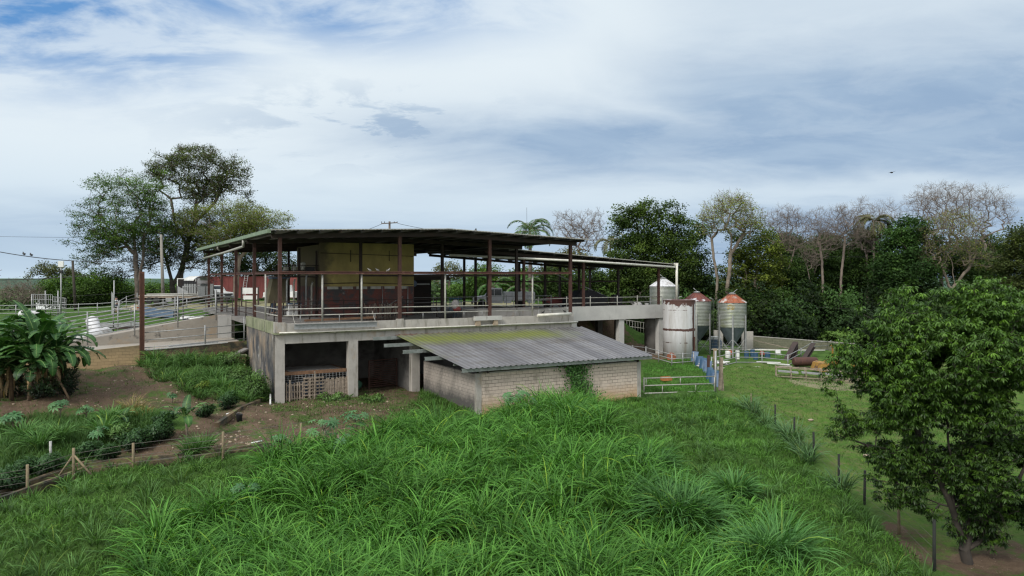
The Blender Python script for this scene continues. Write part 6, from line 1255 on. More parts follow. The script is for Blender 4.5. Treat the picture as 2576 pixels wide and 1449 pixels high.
for x,y,rx,ry,d,lb in ((1225,705,50,42,98,'dark green tree behind the utility truck bonnet'),(1320,715,50,45,102,'green tree behind the utility truck'),(1395,720,50,50,98,'green tree behind the covered machine'),(1480,720,50,55,97,'dark leafy tree behind the right end of the barn'),(1170,735,40,22,104,'low olive bush far behind the barn floor')):
    tpx('leafy_tree',lb,d,(x,y+ry),[[(x,y+ry+8),(x+2,y)]],[(x,y,rx,ry),(x-rx*.5,y+ry*.4,rx*.6,ry*.6),(x+rx*.5,y+ry*.2,rx*.6,ry*.7)],170,leaf=(60,.9,.30,.18),cols=MG if x<1350 else DK,bark='bark_dark',r0=.22,lowdark=.35)
# right woods
tpx('mango_tree','tall dense dark evergreen with several leafy tops, right of the annex roof',94,(1640,880),[[(1640,880),(1640,760),(1620,640),(1600,560)],[(1640,760),(1690,640),(1695,550)],[(1620,640),(1640,560)]],[(1568,565,36,58),(1628,555,44,56),(1690,560,36,58),(1600,650,72,65),(1690,670,62,85),(1640,750,100,90),(1560,740,45,70),(1725,600,25,30)],760,leaf=(115,.95,.30,.19),cols=((.022,.045,.012),(.075,.125,.025)),bark='bark_dark',r0=.6,lowdark=.3,shell=3)
tpx('evergreen_tree','narrow dark tree filling the gap beside the big evergreen',98,(1752,880),[[(1752,880),(1750,700),(1745,640)]],[(1745,590,34,45),(1760,690,50,70),(1750,790,55,80)],230,leaf=(80,.95,.30,.19),cols=DK,bark='bark_dark',r0=.4,lowdark=.3)
tpx('tall_tree','tall pale trunked tree with a rounded yellow green open crown',90,(1822,800),[[(1822,800),(1830,725),(1838,640),(1840,590)],[(1800,770),(1805,700),(1795,650),(1790,600)],[(1838,640),(1870,590)]],[(1835,540,80,48),(1790,560,40,40),(1885,560,40,45),(1840,510,50,28)],430,leaf=(13,.6,.20,.11),cols=((.11,.14,.02),(.24,.29,.05)),bark='bark_pale',r0=.24,rt=.018,step=.5,up=.3,shell=3,twig=(3,.5,.012),lowdark=.8)
tpx('vine_tree','vine smothered rounded yellow green tree right of the tall pale trunk',93,(1900,830),[[(1900,830),(1900,700)]],[(1895,610,60,55),(1910,680,65,80),(1860,690,45,70),(1900,780,70,60)],330,leaf=(95,.9,.28,.17),cols=((.045,.07,.012),(.15,.20,.035)),bark='bark_pale',r0=.3,lowdark=.35,shell=3)
def bare(label,d,x,y,stems,blobs,n=420,r0=.26): return tpx('bare_tree',label,d,(x,y),stems,blobs,int(n*1.05),leaf=None,bark='bark_purple',r0=r0*.62,rt=.013,step=.5,up=.34,shell=2.2,jit=.07,twig=(4,.5,.0085))
bare('leafless fan shaped tree just right of the vine covered tree',96,1968,800,[[(1968,800),(1966,720),(1970,670),(1960,620)],[(1966,720),(1990,660),(2000,620)]],[(1950,570,42,42),(2005,565,40,42),(1980,545,40,30),(1985,610,50,30)],480)
bare('leafless tree with two leaning trunks, second of the bare row',94,2080,790,[[(2080,790),(2070,730),(2068,660),(2062,610)],[(2052,780),(2040,720),(2030,670)]],[(2060,570,44,46),(2080,600,40,40),(2045,640,30,40)],480)
bare('slender leafless tree, third of the bare row beside the coconut palm',95,2110,780,[[(2110,780),(2116,700),(2122,640),(2125,600)]],[(2125,560,46,44),(2145,590,40,40),(2105,540,25,20)],440)
bare('leafless twiggy tree tangled around the coconut palm',99,2180,780,[[(2180,780),(2182,700),(2180,640)]],[(2175,540,40,40),(2230,545,40,42),(2200,600,50,40)],420)
bare('largest leafless tree with a wide domed crown at the far right',97,2365,740,[[(2365,740),(2368,690),(2362,640),(2350,590)],[(2368,690),(2400,640),(2410,600)]],[(2370,500,85,42),(2320,520,50,40),(2420,510,50,45),(2365,560,70,40)],800,.42)
bare('leafless tree with spreading arms at the extreme right',99,2470,740,[[(2470,740),(2465,680),(2480,620)],[(2465,680),(2440,620)]],[(2490,510,50,44),(2530,540,25,40),(2460,570,40,40)],400,.3)
tpx('vine_tree','yellowish twiggy tree with several pale stems before the bare domed tree',90,(2395,760),[[(2395,760),(2400,710),(2395,660)],[(2390,730),(2370,670)],[(2400,720),(2440,670),(2455,640)]],[(2400,580,75,60),(2350,640,50,45),(2450,640,55,50),(2400,545,50,25)],430,leaf=(11,.6,.2,.11),cols=((.09,.11,.03),(.19,.21,.06)),bark='bark_pale',r0=.26,rt=.018,step=.5,up=.3,twig=(3,.5,.011),lowdark=.8)
tpx('evergreen_tree','dense rounded dark green tree left of the yellowish twiggy tree',92,(2280,800),[[(2280,800),(2285,680),(2290,620)]],[(2295,590,55,48),(2250,630,50,55),(2330,640,45,60),(2280,700,80,70),(2230,700,40,60)],430,leaf=(95,.9,.30,.19),cols=((.018,.045,.012),(.05,.11,.025)),bark='bark_dark',r0=.4,lowdark=.25,shell=3)
tpx('evergreen_tree','dark tree cut off by the right edge of the picture',88,(2580,820),[[(2580,820),(2580,650)]],[(2565,610,38,50),(2560,700,55,80),(2600,640,50,90),(2540,760,50,60)],330,leaf=(90,.9,.28,.18),cols=((.03,.045,.012),(.08,.11,.03)),bark='bark_grey',r0=.4,lowdark=.3,shell=3)
for x,y,rx,ry,d,lb in ((1985,625,42,42,103,'green crown rising behind the leafless fan shaped tree'),(2075,625,46,38,104,'green crown rising between the leafless leaning tree and its neighbour'),(2170,615,38,40,104,'dull green crown rising left of the coconut palm trunk'),(2420,650,70,50,99,'green crown behind the yellowish twiggy tree'),(2490,640,45,50,103,'green crown rising behind the last leafless tree'),(2035,655,45,38,101,'mid green tree crown filling the gap behind the leafless fan tree'),(2110,660,50,36,103,'pale green tree crown behind the slender leafless trees'),(1985,690,45,45,98,'green tree crown right of the vine covered tree'),(2190,655,40,40,102,'green tree crown under the coconut palm'),(2150,690,62,50,100,'dark rounded tree behind the slender leafless trees'),(2045,720,50,42,100,'dark leafy tree behind the leaning leafless trunks'),(1960,770,50,40,88,'dark leafy tree at the foot of the leafless fan shaped tree'),(2480,700,70,45,95,'dull olive tree under the last leafless tree'),(1800,770,45,50,97,'deep green tree behind the tall pale trunk')):
    tpx('leafy_tree',lb,d,(x,y+ry),[[(x,y+ry+8),(x+2,y)]],[(x,y,rx,ry),(x-rx*.5,y+ry*.4,rx*.6,ry*.6),(x+rx*.5,y+ry*.2,rx*.6,ry*.7)],230,leaf=(75,.9,.28,.17),cols=((.018,.04,.012),(.06,.115,.025)),bark='bark_dark',r0=.25,lowdark=.3)
# dense understory: nobody could count it
parts=[]
for i in range(170):
    x=nr.uniform(1500,2680); d=nr.uniform(81,97); h=nr.uniform(2.5,8.5)*(1. if x>1700 else .8)*(.75 if d<86 else 1); r=nr.uniform(1.6,4.0); Xc=(x-CX)/F*d; g=gz1(Xc,d)
    if 1490<x<1700 and d<90: continue
    n=int(100*r*r+350); dv=unit(nr.normal(0,1,(n,3))); rr=nr.random(n)**(1/3.5); P=np.array([Xc,d,g+h*.48])+dv*rr[:,None]*[r,r*.8,h*.52]
    bump=1+.16*np.sin(P[:,0:1]*2.3+i)*np.sin(P[:,2:3]*2.1+i*2); P[:,0]+=(bump[:,0]-1)*2; P[:,2]+=(bump[:,0]-1)*2
    fc=nr.random(); f=np.clip(nr.random((n,1))*.6+fc*.3+.25*dv[:,2:3],0,1); C=np.array((.008,.020,.006))*(1-f)+np.array((.045,.095,.022))*f; C=C*np.clip(.12+1.0*((P[:,2:3]-g)/h)**1.4,.1,1)*(.32+1.7*nr.random()**2.2)*(np.array([1.,1.,1.]) if nr.random()<.7 else np.array([1.35,1.15,.9]))  # sunlit clumps and shaded feet are painted into the leaf colour
    parts.append(leafquads(P,nr.normal(0,1,(n,3)),unit(dv+nr.normal(0,.4,(n,3))+[0,-.2,.5]),nr.uniform(.25,.50,n),nr.uniform(.16,.32,n),C))
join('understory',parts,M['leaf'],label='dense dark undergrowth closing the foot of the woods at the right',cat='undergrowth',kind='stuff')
parts=[]
for i in range(260):
    x=nr.uniform(-900,3400); d=nr.uniform(125,330); Xc=(x-CX)/F*d; g=gz1(Xc,d); h=nr.uniform(4,8.)*(1 if x>1450 else .8); 
    if x<1000: h=min(h,max(2.5,7.0-g)) 
    r=nr.uniform(4,8); n=420; dv=unit(nr.normal(0,1,(n,3))); P=np.array([Xc,d,g+h*.45])+dv*[r,r*.7,h*.55]*(nr.random((n,1))**.25)
    f=np.clip(nr.random((n,1))*.6+.3*dv[:,2:3]+nr.random()*.3,0,1); C=(np.array((.03,.06,.02))*(1-f)+np.array((.09,.15,.045))*f)
    parts.append(leafquads(P,nr.normal(0,1,(n,3)),unit(dv+[0,0,.6]),nr.uniform(.7,1.4,n),nr.uniform(.5,1.,n),C))
join('distant_woods',parts,M['leaf'],label='distant low woods on the plain beyond the farm',cat='woods',kind='stuff')
# ---------------------------------------------------------------- palms
def palm(name,label,base,H,nf,L,droop,cols,rt,thick,upr=.2,leafl=.7,seed=0):
    t=thing(name,label,'palm',base); V=MB().tube([(0,0,-.3),(.05,0,H*.5),(0,0,H)],thick,10,r2=thick*.7); B('trunk','bark_grey',V,t)
    parts=[]; rb=MB()
    for k in range(nf):
        az=2*PI*k/nf*2.4+nr.uniform(-.2,.2); el0=R(nr.uniform(10,85)) ; n=15; p=np.array([0,0,H],float); pts=[p.copy()]; el_=el0
        for i in range(n): p=p+np.array([math.cos(az)*math.cos(el_),math.sin(az)*math.cos(el_),math.sin(el_)])*L/n; pts.append(p.copy()); el_-=droop/n*(1.+i/n)
        pts=np.array(pts); rb.tube([tuple(q) for q in pts],.035,4,r2=.01); T=unit(np.gradient(pts,axis=0)); S=unit(np.cross(T,[0,0,1.])); 
        for s in (-1,1):
            m=60; f=np.linspace(.12,1,m); ii=f*n; i0=np.minimum(ii.astype(int),n-1); fr=(ii-i0)[:,None]; P=pts[i0]*(1-fr)+pts[i0+1]*fr; Td=T[i0]; Sd=S[i0]
            A=unit(Sd*s*1.+Td*.7+np.array([0,0,-.45])+nr.normal(0,.12,(m,3))); Ln=leafl*np.sin(np.clip(f*.85+.12,0,1)*PI)**.6; C=np.array(cols[0])*(1-nr.random((m,1)))+np.array(cols[1])*nr.random((m,1))
            parts.append(leafquads(P+A*Ln[:,None]*.5,A,unit(np.cross(A,Td)+nr.normal(0,.2,(m,3))),Ln,np.full(m,.07),C))
    B('rachis','bark_pale',rb,t); Vv=np.concatenate([p[0] for p in parts]); o=0; Ff=[]
    for p in parts: Ff.append(p[1]+o); o+=len(p[0])
    npmesh('fronds',Vv,np.concatenate(Ff),M['leaf'],t,C=np.concatenate([p[2] for p in parts])); return t
b=at(1333,0,96); palm('royal_palm','green royal palm rising behind the annex roof with an antenna in it',b,zat(585,96)-b[2],16,4.4,1.9,((.05,.10,.03),(.11,.18,.06)),.3,.30,leafl=.95)
b=at(2198,0,97); palm('coconut_palm','dull olive coconut palm among the bare trees',b,zat(560,97)-b[2],18,3.9,2.2,((.07,.08,.03),(.14,.14,.06)),.2,.18,leafl=.8)
b=at(1535,0,104); palm('coconut_palm','palm half hidden behind the left side of the big evergreen',b,zat(610,104)-b[2],13,3.6,2.0,((.12,.13,.07),(.2,.2,.12)),.2,.18,leafl=.7)
b=at(1240,0,93); palm('young_palm','young feathery palm behind the utility truck cab',b,1.5,12,3.4,1.6,((.04,.10,.03),(.09,.20,.05)),.2,.16,leafl=.6)
b=at(1312,0,92); palm('young_palm','young feathery palm behind the utility truck bed',b,1.7,12,3.4,1.6,((.04,.10,.03),(.09,.20,.05)),.2,.16,leafl=.6)
# ---------------------------------------------------------------- banana plants
def bananaleaf(p0,az,el0,L,Wd,droop,tear,cols):
    n=22; p=np.array(p0,float); pts=[p.copy()]; e=el0
    for i in range(n): p=p+np.array([math.cos(az)*math.cos(e),math.sin(az)*math.cos(e),math.sin(e)])*L/n; pts.append(p.copy()); e-=droop/n*(.4+1.4*i/n)
    pts=np.array(pts); V=[];Fc=[];C=[]; S=np.array([-math.sin(az),math.cos(az),0]); c0=np.array(cols[0])+(np.array(cols[1])-np.array(cols[0]))*nr.random()
    for s in (-1,1):
        prev=0.
        for i in range(3,n):
            f0=(i-3)/(n-3); w0=Wd/2*math.sin(PI*min(1,f0*.93+.05))**.55; w1=Wd/2*math.sin(PI*min(1,(i-2)/(n-3)*.93+.05))**.55
            if nr.random()<tear: prev=nr.uniform(-.9,.15)
            sag=prev*.5+.20; gap=.0 if nr.random()>tear*.7 else .4
            a,b_=pts[i],pts[i+1]; up=np.array([0,0,1.]); fwd=(b_-a)
            d0=unit(S*s*math.cos(sag)+up*(-math.sin(sag) if prev<0 else .25)); 
            q0=a+d0*w0; q1=b_-fwd*gap+d0*w1; m0=a+S*s*w0*.5+up*.10*w0*(1 if prev>=-.1 else -1.2); m1=b_-fwd*gap*.4+S*s*w1*.5+up*.10*w1*(1 if prev>=-.1 else -1.2)
            k=len(V); V+=[a,b_,m1,m0,q1,q0]; Fc+=[(k,k+1,k+2,k+3),(k+3,k+2,k+4,k+5)]; sh=nr.uniform(.8,1.15); C+=[c0*1.5,c0*1.5,c0*sh,c0*sh,c0*sh*.85,c0*sh*.85]
    return np.array(V),np.array(Fc),np.array(C),pts
def banana(label,base,H,nl,L,Wd,dry=True,th=.13,seed=1):
    t=thing('banana_plant',label,'banana plant',base); lean=nr.uniform(-.25,.25,2)
    B('stem','dry' if dry else 'bark_pale',MB().tube([(0,0,-.2),(lean[0]*.4,lean[1]*.4,H*.5),(lean[0],lean[1],H)],th,9,r2=th*.55),t)
    parts=[];rb=MB()
    for k in range(nl):
        az=2*PI*k*.618+nr.uniform(-.3,.3); el0=R(nr.choice([nr.uniform(20,60),nr.uniform(60,88)])); v,f,c,p=bananaleaf((lean[0],lean[1],H-.1),az,el0,L*nr.uniform(.8,1.2),Wd,nr.uniform(.9,2.6),.38,((.018,.058,.014),(.058,.145,.032))); parts.append((v,f,c)); rb.tube([tuple(q) for q in p],.03,4,r2=.008)
    for k in range(7):
        az=2*PI*k/7+nr.uniform(-.3,.3)
        if H<1.2: break
        v,f,c,p=bananaleaf((lean[0]*.8,lean[1]*.8,H*.82),az,R(nr.uniform(5,45)),L*nr.uniform(.5,.75),Wd*.9,nr.uniform(1.6,2.6),.5,((.018,.050,.014),(.05,.11,.03))); parts.append((v,f,c)); rb.tube([tuple(q) for q in p],.025,4,r2=.008)
    B('midrib',pm('banana_midrib',(.16,.24,.07),(.12,.20,.05),3,.6,0,0) if 'mid' not in M else M['mid'],rb,t)
    o=0;Ff=[]
    for v,f,c in parts: Ff.append(f+o); o+=len(v)
    npmesh('leaves',np.concatenate([p[0] for p in parts]),np.concatenate(Ff),M['leaf_big'],t,C=np.concatenate([p[2] for p in parts]))
    if dry:
        parts=[]
        for k in range(7):
            az=nr.uniform(0,2*PI); z=nr.uniform(.55,.95)*H; v,f,c,_=bananaleaf((lean[0],lean[1],z),az,R(-35),nr.uniform(.9,1.5),.28,1.3,.5,((.20,.13,.07),(.32,.22,.12))); v[:,0]=v[:,0]*.55+lean[0]*.3; v[:,1]*=.55; parts.append((v,f,c))
        o=0;Ff=[]
        for v,f,c in parts: Ff.append(f+o); o+=len(v)
        npmesh('dead_leaves',np.concatenate([p[0] for p in parts]),np.concatenate(Ff),M['leaf'],t,C=np.concatenate([p[2] for p in parts]))
    return t
M['mid']=pm('banana_midrib',(.16,.24,.07),(.12,.20,.05),3,.6,0,0)
for x,d,H,nl,L,lb in ((30,38.2,1.9,13,2.3,'low banana plant in front between the left edge and the thick shaggy stem'),(118,40.6,2.5,12,2.5,'tall banana plant at the back of the cluster'),(-20,39.5,2.3,12,2.9,'banana plant cut off by the left edge of the picture'),(8,39,2.2,11,2.7,'banana plant with dead brown leaves at the left edge'),(52,40,2.3,11,2.7,'banana plant in the middle of the cluster, furthest back'),(96,38.3,2.1,13,2.9,'banana plant with the thickest shaggy brown stem'),(134,38.6,2.1,13,2.8,'banana plant second from the right with a light green upright leaf'),(160,39.8,1.9,9,1.9,'banana plant with leaning dry stem, rightmost of the cluster'),(75,37.6,1.7,9,1.9,'shorter banana plant in front of the thick shaggy stem'),(-5,37.4,1.8,9,2.0,'banana plant nearest the camera at the left edge')):
    banana(lb,at(x,0,d),H+.3,nl+5,L*1.0,.62)
b=gp(472,1106); banana('young banana plant with a bright green top leaf on the bare earth',b,1.15,8,1.25,.40,False,.06)
b=gp(318,1066); banana('very small banana plant half hidden in weeds',b,.4,5,.8,.28,False,.04)
b=gp(160,1003); t=thing('dead_banana_stem','broken dry banana stem lying at the foot of the cluster','stem',b); B('stem','dry',MB().tube([(-.9,0,.9),(-.2,-.2,1.1),(.3,-.4,.5),(.6,-.5,.02)],.06,6),t)
# ---------------------------------------------------------------- palmate plants, bushes, vines
def palmate(label,base,H,nl,rs,cols=((.06,.15,.06),(.11,.24,.09)),name='castor_plant'):
    t=thing(name,label,'plant',base); m=MB(); V=[];Fc=[];C=[]
    m.tube([(0,0,-.1),(.05,0,H*.6),(0,.03,H)],.03,5)
    for k in range(nl):
        az=2*PI*k*.618; z=H*nr.uniform(.55,1.); r=nr.uniform(.25,.7)*H*.6; c=np.array([math.cos(az)*r,math.sin(az)*r,z+nr.uniform(.0,.15)]); m.tube([(0,0,z*.8),tuple(c)],.012,4)
        nrm=unit(np.array([math.cos(az)*.4,math.sin(az)*.4-.2,1.])+nr.normal(0,.2,3)); a=unit(np.cross(nrm,[0,1,.1])); b_=np.cross(nrm,a); R_=rs*nr.uniform(.7,1.2); cc=np.array(cols[0])+(np.array(cols[1])-np.array(cols[0]))*nr.random()
        for j in range(8):
            th=az+PI+.45+ j*(2*PI-.9)/7; ln=R_*(1-.25*abs(j-3.5)/3.5); e=a*math.cos(th)+b_*math.sin(th); g=np.cross(nrm,e); k0=len(V)
            V+=[c,c+e*ln*.55+g*ln*.17,c+e*ln-nrm*ln*.25,c+e*ln*.55-g*ln*.17]; Fc.append((k0,k0+1,k0+2,k0+3)); C+=[cc*.8,cc,cc*1.1,cc]
    B('stem','bark_pale',m,t); npmesh('leaves',np.array(V),np.array(Fc),M['leaf_big'],t,C=np.array(C)); return t
for x,y,H,n,rs,lb in ((815,1150,1.5,11,.34,'castor plant with broad star leaves, left one at the edge of the tall grass'),(850,1165,1.2,9,.32,'castor plant half sunk in the tall grass below its neighbour'),(893,1120,1.4,11,.32,'castor plant standing right of its two neighbours by the bare earth'),(700,1170,1.2,9,.30,'castor plant at the left end of the tall grass'),(1295,1062,1.7,13,.34,'tall castor plant in front of the shed block wall'),(1330,1070,1.4,10,.3,'lower castor plant beside the tall one at the shed wall'),(150,1060,.9,8,.34,'broad leaved plant on the earth below the banana cluster'),(215,1065,.8,7,.3,'blue green palmate weed right of the broad leaved plant'),(30,1090,1.0,9,.4,'big leaved plant at the left edge below the bananas'),(245,1130,.9,9,.3,'palmate weed with bright leaves above the wire fence'),(432,1015,.45,6,.25,'low fern like weed on the bare slope'),(600,1290,.9,8,.28,'star leaved weed in the meadow, left one'),(625,1285,.9,8,.28,'star leaved weed in the meadow, right one')):
    palmate(lb,gp(x,y),H,n,rs)
def shrub(label,x,y,rx,ry,nl,cols,ls=.10,name='garden_shrub',d=None):
    b=gp(x,y+ry) if d is None else at(x,0,d); px=b[1]/F; t=thing(name,label,'shrub',b); r=rx*px; h=ry*2*px; n=nl
    dv=unit(nr.normal(0,1,(n,3))); rr=nr.random(n)**(1/3); P=np.array([0,0,h*.52])+dv*rr[:,None]*[r,r,h*.5]; P+=.12*np.sin(P[:,[1,2,0]]*7)
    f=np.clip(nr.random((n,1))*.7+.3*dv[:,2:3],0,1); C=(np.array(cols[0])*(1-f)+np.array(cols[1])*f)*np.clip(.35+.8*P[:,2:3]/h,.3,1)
    m=MB()
    for k in range(6): a=2*PI*k/6; m.tube([(0,0,-.05),(math.cos(a)*r*.3,math.sin(a)*r*.3,h*.4),(math.cos(a)*r*.6,math.sin(a)*r*.6,h*.75)],.018,4)
    B('stems','bark_dark',m,t); v,f_,c=leafquads(P,unit(dv*[1,1,.3]+nr.normal(0,.6,(n,3)))+[0,0,-.3],unit(dv+[0,0,.7]),nr.uniform(.8,1.4,n)*ls*1.5,nr.uniform(.8,1.3,n)*ls*.6,C); npmesh('foliage',v,f_,M['leaf_big'],t,C=c); return t
SD=((.016,.048,.014),(.055,.125,.032)); SL=((.05,.11,.02),(.12,.22,.05))
for x,y,rx,ry,n,cc,lb in ((404,1085,30,30,1500,SD,'dark clipped shrub nearest the young banana plant'),(341,1108,40,26,1700,SD,'widest dark clipped shrub in the row above the wire fence'),(272,1142,24,22,1000,SD,'rounded dark shrub right above the braced fence post'),(222,1134,32,20,1200,SD,'low dark shrub behind the braced fence post'),(413,1052,26,16,900,SD,'dark shrub behind the clipped one beside the young banana'),(575,1008,22,22,900,SD,'small dark shrub on the bare earth near the barn corner'),(517,1036,20,16,700,SD,'small dark shrub left of the one near the barn corner'),(645,972,32,38,1700,SL,'bright leafy bush against the foot of the barn side wall'),(600,945,36,24,1500,SL,'bright leafy bush behind the one at the barn side wall'),(15,1210,46,32,1900,SD,'large dark shrub at the left edge above the fence'),(124,1172,38,26,1500,SD,'dark shrub behind the leftmost fence posts'),(62,1180,34,24,1300,SD,'dark shrub between the left edge and the pale stub post'),(20,960,60,40,1700,((.012,.03,.012),(.035,.075,.02)),'shadowy weeds under the left banana plants'),(110,975,50,26,1400,((.012,.03,.012),(.04,.08,.02)),'shadowy weeds between the banana stems'),(172,962,22,36,1300,((.012,.025,.012),(.03,.06,.025)),'shadowy bush behind the rightmost banana stem'),(510,975,20,12,700,((.10,.16,.02),(.22,.30,.05)),'yellow green weed in the rough grass'),(585,905,40,18,1300,SL,'creeping leafy weeds along the mossy kerb wall'),(840,1000,45,8,900,SL,'low leafy weeds at the foot of the pallets'),(940,1003,40,7,800,SL,'low leafy weeds before the second bay'),(300,1090,40,18,1200,SL,'pale green weeds between the clipped shrubs')):
    shrub(lb,x,y,rx,ry,n,cc)
# vine hanging on the shed front
t=thing('climbing_vine','green climbing vine covering part of the shed front wall','vine',(15.9,-8.02,-.5),bf=True); n=1500
V_=nr.normal(0,1,(n,2)); zz=nr.uniform(0,2.75,n); xx=V_[:,0]*(.38+.25*np.abs(zz-1.8))+np.sin(zz*2)*.15; P=np.column_stack([xx,-np.abs(nr.normal(0,.13,n))-.03,zz]); f=nr.random((n,1)); C=np.array((.025,.08,.015))*(1-f)+np.array((.07,.17,.03))*f
v,f_,c=leafquads(P,nr.normal(0,1,(n,3))*[1,.3,1]+[0,0,-.8],unit(nr.normal(0,.35,(n,3))+[0,-1,.5]),nr.uniform(.09,.17,n),nr.uniform(.07,.13,n),C); npmesh('leaves',v,f_,M['leaf_big'],t,C=c)
m=MB()
for k in range(7): a=nr.uniform(-.5,.5); m.tube([(a*.5,-.03,0),(a,-.04,1.2),(a+nr.uniform(-.3,.3),-.03,2.4)],.012,4)
B('stems','bark_dark',m,t)
# the near tree at the right
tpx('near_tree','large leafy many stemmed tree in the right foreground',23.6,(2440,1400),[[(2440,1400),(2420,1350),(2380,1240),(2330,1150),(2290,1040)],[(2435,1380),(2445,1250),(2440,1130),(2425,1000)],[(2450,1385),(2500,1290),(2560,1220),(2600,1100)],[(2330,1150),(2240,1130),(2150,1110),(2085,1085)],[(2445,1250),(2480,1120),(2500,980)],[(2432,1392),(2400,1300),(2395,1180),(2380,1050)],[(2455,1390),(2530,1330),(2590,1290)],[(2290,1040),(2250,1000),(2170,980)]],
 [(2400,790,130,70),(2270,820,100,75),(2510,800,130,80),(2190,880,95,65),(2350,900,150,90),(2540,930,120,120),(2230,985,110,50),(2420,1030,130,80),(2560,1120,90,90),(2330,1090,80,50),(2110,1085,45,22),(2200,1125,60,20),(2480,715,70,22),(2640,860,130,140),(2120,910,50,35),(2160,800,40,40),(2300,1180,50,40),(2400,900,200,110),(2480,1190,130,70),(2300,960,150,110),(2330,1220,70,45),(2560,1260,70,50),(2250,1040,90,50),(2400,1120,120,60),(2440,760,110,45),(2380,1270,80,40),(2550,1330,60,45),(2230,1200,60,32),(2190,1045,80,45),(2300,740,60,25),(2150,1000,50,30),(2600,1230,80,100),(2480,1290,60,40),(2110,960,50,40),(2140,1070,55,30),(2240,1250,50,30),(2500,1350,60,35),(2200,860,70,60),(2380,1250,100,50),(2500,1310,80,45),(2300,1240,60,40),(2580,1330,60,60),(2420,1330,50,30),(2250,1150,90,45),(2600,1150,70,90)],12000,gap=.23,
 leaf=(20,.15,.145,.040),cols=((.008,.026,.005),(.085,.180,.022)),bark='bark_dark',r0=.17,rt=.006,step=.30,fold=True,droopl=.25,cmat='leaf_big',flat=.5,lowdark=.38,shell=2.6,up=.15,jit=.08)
# ---------------------------------------------------------------- fence posts, wires, kerbs
def fpost(label,x,yb,h,d=None,mat='post_dark',lean=0.,r=.055,extra=None):
    b=gp(x,yb) if d is None else at(x,0,d); t=thing('fence_post',label,'fence post',b); B('post',mat,MB().tube([(0,0,-.3),(lean,0,h)],r,7,r2=r*.9),t)
    return t
rp_=[(1890,1030,1.0,'wood_post','grey wooden fence post nearest the field gate'),(1950,1068,1.15,'post_dark','dark fence post second down the line from the field gate'),(1997,1108,1.2,'post_dark','dark fence post behind a tuft of silvery grass'),(2048,1160,1.35,'post_dark','dark fence post just left of the near tree branch tips'),(2110,1220,1.35,'post_dark','dark fence post fully visible against the bright pasture'),(2174,1271,1.35,'post_dark','slightly bent dark fence post under the near tree'),(2262,1345,1.3,'wood_post','brownish fence post in the shade of the near tree'),(2350,1440,1.6,'post_dark','tall dark fence post closest to the camera under the tree')]
tops=[]
for i,(x,y,h,mt,lb) in enumerate(rp_):
    t=fpost(lb,x,y,h,mat=mt,lean=.03*((i*7)%3-1)); tops.append(Vector(t.location))
a=tops
t=thing('wire_strands','thin wire strands strung along the dark posts beside the pasture','wire fence',tuple(a[0]))
for h in (.35,.7,1.0): B('strand','barb',MB().tube([tuple(p-a[0]+Vector((0,0,h))) for p in a],.006,4),t)
lp_=[(-60,1330,1.3,'wood_post','fence post just past the left edge'),(69,1253,1.3,'wood_post','pale wooden fence post, leftmost of the wire fence'),(185,1213,1.35,'wood_post','wooden corner post with two slanting braces'),(335,1184,1.15,'wood_post','greenish fence post right of the braced post'),(561,1159,1.2,'wood_post','fence post standing in front of the bare stony slope'),(757,1128,1.1,'wood_post','fence post poking out of the tall grass')]
a=[]
for x,y,h,mt,lb in lp_[1:]:
    t=fpost(lb,x,y,h,mat=mt,r=.06); a.append(Vector(t.location))
    if 'corner' in lb:
        for s in (-1,1): B('brace',mt,MB().tube([(s*.75*(1 if s<0 else 1.1),.1,0.05),(0,0,h*.8)],.04,6),t)
a0=a[0]+Vector((-2.2,-1.6,-.1)); a=[a0]+a+[a[-1]+Vector((3.2,2.2,.1))]
t=thing('wire_strands','rusty barbed wire strands along the wooden posts at the left','wire fence',tuple(a[0]))
for h in (.35,.62,.88,1.12): B('strand','barb',MB().tube([tuple(p-a[0]+Vector((0,0,h))) for p in a],.008,4),t)
fpost('pale stub post among the shrubs at the left',127,1150,.65,mat='concrete_pale',r=.06)
for off,lb in ((0,'front low concrete kerb wall along the wire fence'),(1,'rear low concrete kerb wall behind the wire fence')):
    pts=[(-30,1276-off*14),(17,1260-off*16),(179,1200-off*14),(220,1186-off*12),(335,1176-off*12),(450,1164-off*10),(680,1134-off*8)]; m=MB(); g=[Vector(gp(*p)) for p in pts]; t=thing('kerb_wall',lb,'kerb wall',tuple(g[0]))
    for i in range(len(g)-1): m.beam(g[i]-g[0]+Vector((0,0,.05)),g[i+1]-g[0]+Vector((0,0,.05)),.16,.34)
    B('kerb','moss_wall',m,t)
g=[Vector(gp(545,1075)),Vector(gp(600,1035)),Vector(gp(660,1010))]; t=thing('kerb_wall','short mossy edging beside the small shrubs on the bare earth','kerb wall',tuple(g[0])); m=MB()
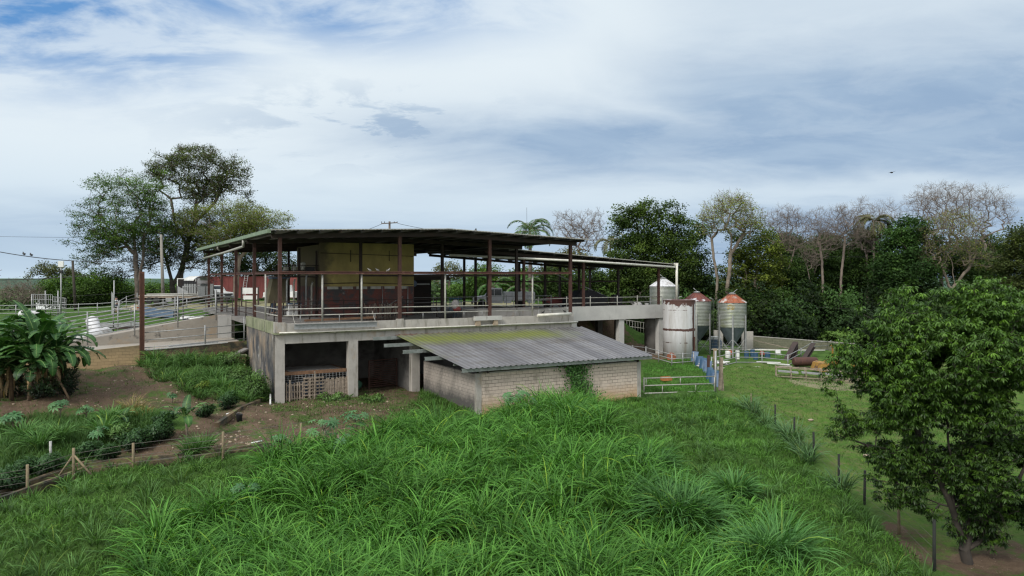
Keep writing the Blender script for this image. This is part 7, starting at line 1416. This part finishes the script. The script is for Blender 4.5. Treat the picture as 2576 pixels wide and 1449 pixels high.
for i in range(2): m.beam(g[i]-g[0]+Vector((0,0,.05)),g[i+1]-g[0]+Vector((0,0,.05)),.2,.3)
B('kerb','moss_wall',m,t)
b=gp(602,1061); t=thing('black_bucket','black bucket with a wire handle on the bare earth','bucket',b); B('bucket','black',MB().lathe([(.13,0),(.165,.34),(.175,.36),(.15,.35),(.12,.04)],n=16),t); B('handle','galv',MB().tube([(-.17,0,.34),(-.10,0,.44),(.10,0,.44),(.17,0,.34)],.008,4),t)
for x,y,dx,dz,lb in ((680,1020,(-.28,.85,.45),0,'white plastic pipe lying against the barn corner'),(632,1118,(.42,.28,.04),0,'short white pipe piece on the stony slope'),(569,1045,(.28,.25,.04),0,'small white pipe piece left of the black bucket')):
    b=gp(x,y); t=thing('pipe_piece',lb,'pipe',(b[0],b[1],b[2]+.05)); B('pipe','white_paint',MB().tube([(0,0,0),dx],.05 if dx[1]>.5 else .035,7),t)
# stones
m=MB(); q=sample_in(P_dirt,1.5); zz=gz(q[:,0],q[:,1])
for (x,y),z in zip(q,zz):
    if inv(x,y)[1]>-1 and inv(x,y)[0]>-.5: continue
    s=rnd.choice((.02,.025,.03,.035,.05,.07)); m.blob((x,y,z+s*.2),s,5,4,.25,(1.2,1,.7))
P_rub=poly([(440,1150),(500,1100),(600,1085),(700,1100),(690,1120),(560,1140),(450,1160),(330,1172),(230,1180),(230,1165)])
q=sample_in(P_rub,6); zz=gz(q[:,0],q[:,1])
for (x,y),z in zip(q,zz):
    s=rnd.choice((.03,.04,.05,.07)); m.blob((x,y,z+s*.2),s,6,4,.25,(1.3,1,.7))
m.build('stones',M['stone'],label='small pale stones scattered on the bare earth',cat='stones',kind='stuff')
b=gp(2105,1062)
for x,y,s,lb in ((2040,1060,.12,'pale stone in the pasture nearest the fence posts'),(2180,1150,.14,'stone in the pasture under the near tree branch')):
    b=gp(x,y); t=thing('field_stone',lb,'stone',b); B('stone','stone',MB().blob((0,0,.06),s,8,6,.2,(1.4,1,.6)),t)
